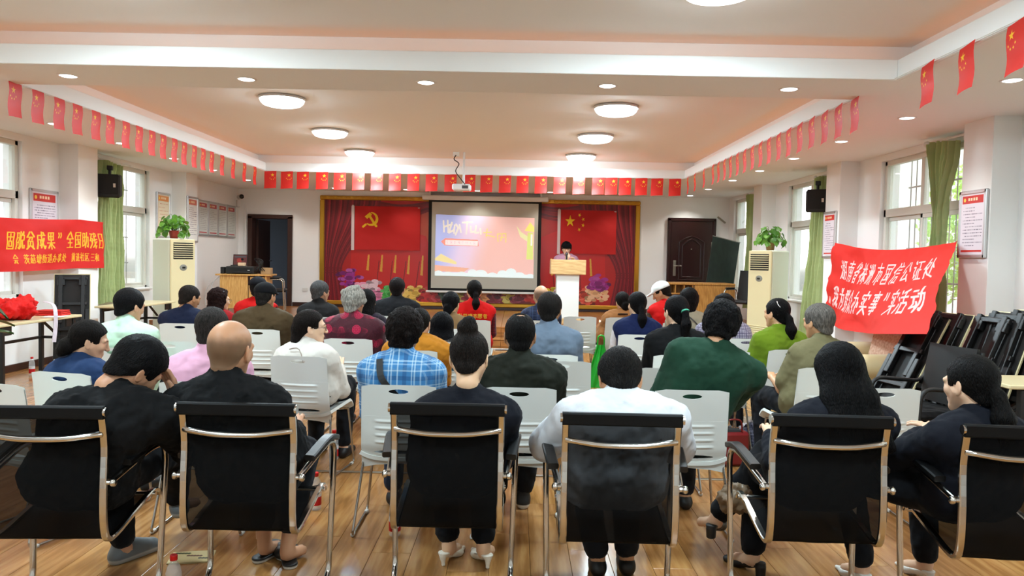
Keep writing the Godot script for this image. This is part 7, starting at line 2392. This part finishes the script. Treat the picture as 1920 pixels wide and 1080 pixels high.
	# chairs without a sitter
	for e in [[-2.6, -3.75, -0.35, "empty white plastic chair turned aside with its lime seat showing, beside the man in black"], [-2.6, -5.63, 0.0, "empty white plastic chair between the pink and mint shirts"], [2.06, -4.14, 0.0, "empty white plastic chair behind the woman with long straight hair"], [0.32, -4.98, 0.0, "empty white plastic chair beside the man in the grey-blue shirt"], [0.98, -4.75, 0.0, "empty white plastic chair before the woman with the green hair tie"], [1.62, -5.75, 0.0, "empty white plastic chair beside the lime cardigan"], [-1.18, -6.5, 0.0, "empty white plastic chair beside the dark red medallion jacket"], [-1.45, -8.1, 0.0, "empty white plastic chair near the black suit"], [0.78, -8.9, 0.1, "empty white plastic chair with bare legs before the stage, next to the caramel jacket"]]:
		put_chair("plastic", Vector3(e[0], 0, e[1]), e[2], e[3], "white plastic chairs without a sitter")

# ---------------------------------------------------------------- small things on floor and tables
func bottle(at: Vector3, label: String):
	var b := thing("water_bottle", label, "bottle", at)
	var clear := StandardMaterial3D.new()
	if mats.has("bottle"): clear = mats["bottle"]
	else:
		clear.albedo_color = Color(0.93, 0.96, 0.97, 0.22)
		clear.transparency = BaseMaterial3D.TRANSPARENCY_ALPHA
		clear.roughness = 0.06
		mats["bottle"] = clear
	part("body", MB.new().lathe(PackedVector2Array([Vector2(0, 0.002), Vector2(0.028, 0), Vector2(0.032, 0.01), Vector2(0.031, 0.06), Vector2(0.029, 0.07), Vector2(0.032, 0.085), Vector2(0.032, 0.14), Vector2(0.026, 0.17), Vector2(0.014, 0.19), Vector2(0.013, 0.2), Vector2(0, 0.2)]), 18).done(), clear, b)
	part("label_band", MB.new().lathe(PackedVector2Array([Vector2(0.0325, 0.03), Vector2(0.0325, 0.08)]), 18).done(), mat(Color(0.75, 0.05, 0.06), 0.4), b)
	part("label_band", MB.new().lathe(PackedVector2Array([Vector2(0.0325, 0.081), Vector2(0.0325, 0.11)]), 18).done(), mat(Color(0.85, 0.85, 0.86), 0.4), b)
	part("cap", MB.new().lathe(PackedVector2Array([Vector2(0, 0.198), Vector2(0.0155, 0.198), Vector2(0.0155, 0.218), Vector2(0.013, 0.221), Vector2(0, 0.221)]), 14).done(), mat(Color(0.8, 0.05, 0.05), 0.4), b)

func crumpled(at: Vector3, size: Vector3, m: Material, called: String, label: String, category: String, seed_: float, amp := 0.05):
	var F := Field.new(-size, size, maxf(size.x, size.z) / 16.0)
	F.cone(Vector3(-size.x * 0.5, 0, 0), Vector3(size.x * 0.5, 0, 0), minf(size.y, size.z) * 0.75, minf(size.y, size.z) * 0.6, 0.03)
	F.cone(Vector3(0, size.y * 0.3, -size.z * 0.4), Vector3(size.x * 0.2, 0, size.z * 0.4), size.y * 0.6, size.y * 0.5, 0.04)
	F.keep(func(p): return -size.y * 0.62 - p.y)
	var a := F.net()
	crumple(a, amp, Vector3(14, 14, 14), seed_)
	renormal(a)
	return single(called, mesh_of(a), m, label, category, Transform3D(Basis(), at + Vector3(0, size.y * 0.62, 0)))

func build_small_things():
	# bottles
	bottle(on_y(626, 862), "red-capped water bottle on the floor by the white jacket woman's chair leg")
	bottle(Vector3(-1.42, 0, -3.1), "red-capped water bottle beside the raised grey sneaker")
	bottle(on_y(592, 955), "red-capped water bottle half hidden behind the bald man's armchair seat")
	bottle(Vector3(-0.62, 0, -3.95), "red-labelled water bottle seen past the armchair of the woman with the high bun")
	bottle(on_y(60, 704), "large red-labelled bottle under the folding table with red cloth")
	# on the table with red cloth
	var red := cloth(Color(0.8, 0.06, 0.045), 1.6, 0.3, 0.6)
	crumpled(Vector3(-5.22, 0.757, -7.75), Vector3(0.24, 0.16, 0.42), red, "red_cloth", "crumpled heap of bright red cloth on the folding table", "cloth", 2.0, 0.045)
	var fold := thing("folded_banner", "flat folded red banner beside the crumpled red cloth", "cloth", Vector3(-5.2, 0.757, -8.36), 0.1)
	for k in 3: part("layer", cube(Vector3(0.3 - 0.01 * k, 0.018, 0.22 - 0.01 * k), Vector3(0, 0.01 + 0.02 * k, 0), 0.006), mat(Color(0.82, 0.1, 0.06).darkened(0.05 * k), 0.6), fold)
	single("ribbon", MB.new().bar(curve([Vector3(-5.1, 0.93, -8.05), Vector3(-5.0, 0.9, -8.05), Vector3(-4.955, 0.8, -8.02), Vector3(-4.945, 0.66, -8.0), Vector3(-4.95, 0.5, -7.98)]), 0.055, 0.004, Vector3(0, 0, 1)).done(), cloth(Color(0.82, 0.78, 0.82)), "pale ribbon hanging over the edge of the folding table", "ribbon")
	single("paper_sheet", cube(Vector3(0.2, 0.002, 0.28), Vector3.ZERO, 0.0), mat(Color(0.88, 0.88, 0.86), 0.8), "white sheet of paper on the folding table beside the red cloth", "paper", Transform3D(Basis(Vector3.UP, 0.2), Vector3(-5.07, 0.759, -8.2)))
	crumpled(Vector3(-5.35, 0.0, -8.9), Vector3(0.2, 0.12, 0.16), mat(Color(0.75, 0.72, 0.66), 0.4), "snack_bag", "pale plastic bag on the floor below the folded table", "bag", 6.0, 0.05)
	# big leaves of a plant standing just outside the picture's edge
	var pl := thing("broadleaf_plant", "plant with large dark green leaves reaching in beside the red cloth", "plant", Vector3(-4.15, 0, -5.6))
	part("pot", MB.new().lathe(PackedVector2Array([Vector2(0, 0), Vector2(0.14, 0), Vector2(0.18, 0.32), Vector2(0.16, 0.32), Vector2(0.15, 0.28), Vector2(0, 0.28)]), 20).done(), mat(Color(0.75, 0.74, 0.7), 0.5), pl)
	part("stem", MB.new().tube(curve([Vector3(0, 0.28, 0), Vector3(0.02, 0.7, 0), Vector3(0, 1.2, 0)]), 0.018, 6).done(), mat(Color(0.25, 0.3, 0.12), 0.6), pl)
	var bl := MB.new().sheet(func(s: float, t: float) -> Vector3: return Vector3((s - 0.5) * 0.17 * sin(PI * clampf(0.06 + t * 0.92, 0, 1)), 0.03 * absf(s - 0.5) - 0.1 * t * t, -t * 0.34), 4, 8).done()
	for k in 14:
		var m := mat([Color(0.1, 0.24, 0.07), Color(0.14, 0.3, 0.08)][k % 2], 0.35)
		part("leaf", bl, m, pl, Transform3D(Basis(Vector3.UP, k * 2.4) * Basis(Vector3.RIGHT, 0.5 - 0.09 * k), Vector3(0, 0.75 + 0.042 * k, 0)))
	# bags and papers on the floor
	var hb := thing("red_handbag", "dark red leather handbag on the floor behind a white chair", "bag", on_y(1368, 872) + Vector3(0, 0, 0), 0.15)
	part("body", MB.new().box(Vector3(0, 0.13, 0), Vector3(0.26, 0.25, 0.12), 0.02).done(), mat(Color(0.42, 0.035, 0.045), 0.35), hb)
	part("handle", MB.new().tube(curve([Vector3(-0.07, 0.25, 0.04), Vector3(-0.05, 0.34, 0.05), Vector3(0.05, 0.34, 0.05), Vector3(0.07, 0.25, 0.04)]), 0.007, 6).done(), mat(Color(0.4, 0.03, 0.04), 0.4), hb)
	part("lining", MB.new().box(Vector3(-0.02, 0.255, 0), Vector3(0.18, 0.03, 0.08), 0.01).done(), mat(Color(0.04, 0.03, 0.04), 0.7), hb)
	crumpled(on_y(1412, 850), Vector3(0.17, 0.15, 0.12), printed(plaid(Color(0.05, 0.06, 0.14), Color(0.5, 0.5, 0.55), Color(0.1, 0.1, 0.2)), Vector3(16, 16, 16), 0.6), "patterned_bag", "dark blue patterned cloth bag next to the red handbag", "bag", 3.0, 0.03)
	crumpled(on_y(1420, 830), Vector3(0.16, 0.1, 0.12), mat(Color(0.75, 0.72, 0.74), 0.25), "plastic_bag", "crumpled translucent plastic bag behind the patterned bag", "bag", 4.0, 0.06)
	crumpled(Vector3(1.16, 0.28, -3.62), Vector3(0.14, 0.1, 0.1), mat(Color(0.42, 0.34, 0.25), 0.5), "beige_bag", "beige shoulder bag on the lap of the woman with long straight hair", "bag", 5.0, 0.03)
	var gb := thing("shopping_bag", "bright green shopping bag standing on the floor beside the caramel jacket", "bag", Vector3(1.02, 0.0, -8.75), 0.1)
	part("body", MB.new().sheet(func(s: float, t: float) -> Vector3: return Vector3((s - 0.5) * lerpf(0.1, 0.34, t), 0.5 - 0.5 * t, 0.05 * sin(s * PI) * t + 0.015 * sin(s * 17 + t * 5)), 14, 12, 0.01).done(), mat(Color(0.1, 0.62, 0.16), 0.35), gb)
	part("handle", MB.new().tube(curve([Vector3(-0.04, 0.5, 0), Vector3(-0.03, 0.6, 0.01), Vector3(0.03, 0.6, 0.01), Vector3(0.04, 0.5, 0)]), 0.01, 6).done(), mat(Color(0.1, 0.62, 0.16), 0.35), gb)
	var im := Image.create(96, 64, false, Image.FORMAT_RGB8)
	im.fill(Color(0.78, 0.7, 0.5))
	for k in 14: blot(im, 10 + (k * 29) % 80, 8 + (k * 17) % 50, 4, [Color(0.2, 0.25, 0.12), Color(0.35, 0.2, 0.12), Color(0.15, 0.14, 0.12)][k % 3])
	var bk := thing("booklet", "open printed booklet lying on the floor under the bald man's armchair", "booklet", Vector3(-1.56, 0.0, -3.6), 0.2)
	part("cover", cube(Vector3(0.2, 0.006, 0.14), Vector3(0, 0.003, 0), 0.0), mat(Color(0.75, 0.68, 0.5), 0.6), bk)
	var bq := MB.new()
	bq.quad(Vector3(-0.1, 0.0065, 0.07), Vector3(0.1, 0.0065, 0.07), Vector3(0.1, 0.0065, -0.07), Vector3(-0.1, 0.0065, -0.07))
	part("page", bq.done(), picture(im, 0.5), bk)
	crumpled(on_y(1410, 800), Vector3(0.12, 0.06, 0.09), mat(Color(0.78, 0.74, 0.66), 0.6), "cloth_bundle", "pale crumpled cloth bundle on the floor past the plastic bag", "cloth", 8.0, 0.03)
	single("wall_socket", cube(Vector3(0.12, 0.08, 0.012), Vector3.ZERO, 0.003), mat(Color(0.86, 0.86, 0.84), 0.4), "small white wall socket between the open doorway and the mural", "socket", Transform3D(Basis(), Vector3(-4.62, 0.72, WALL_B + 0.006)))
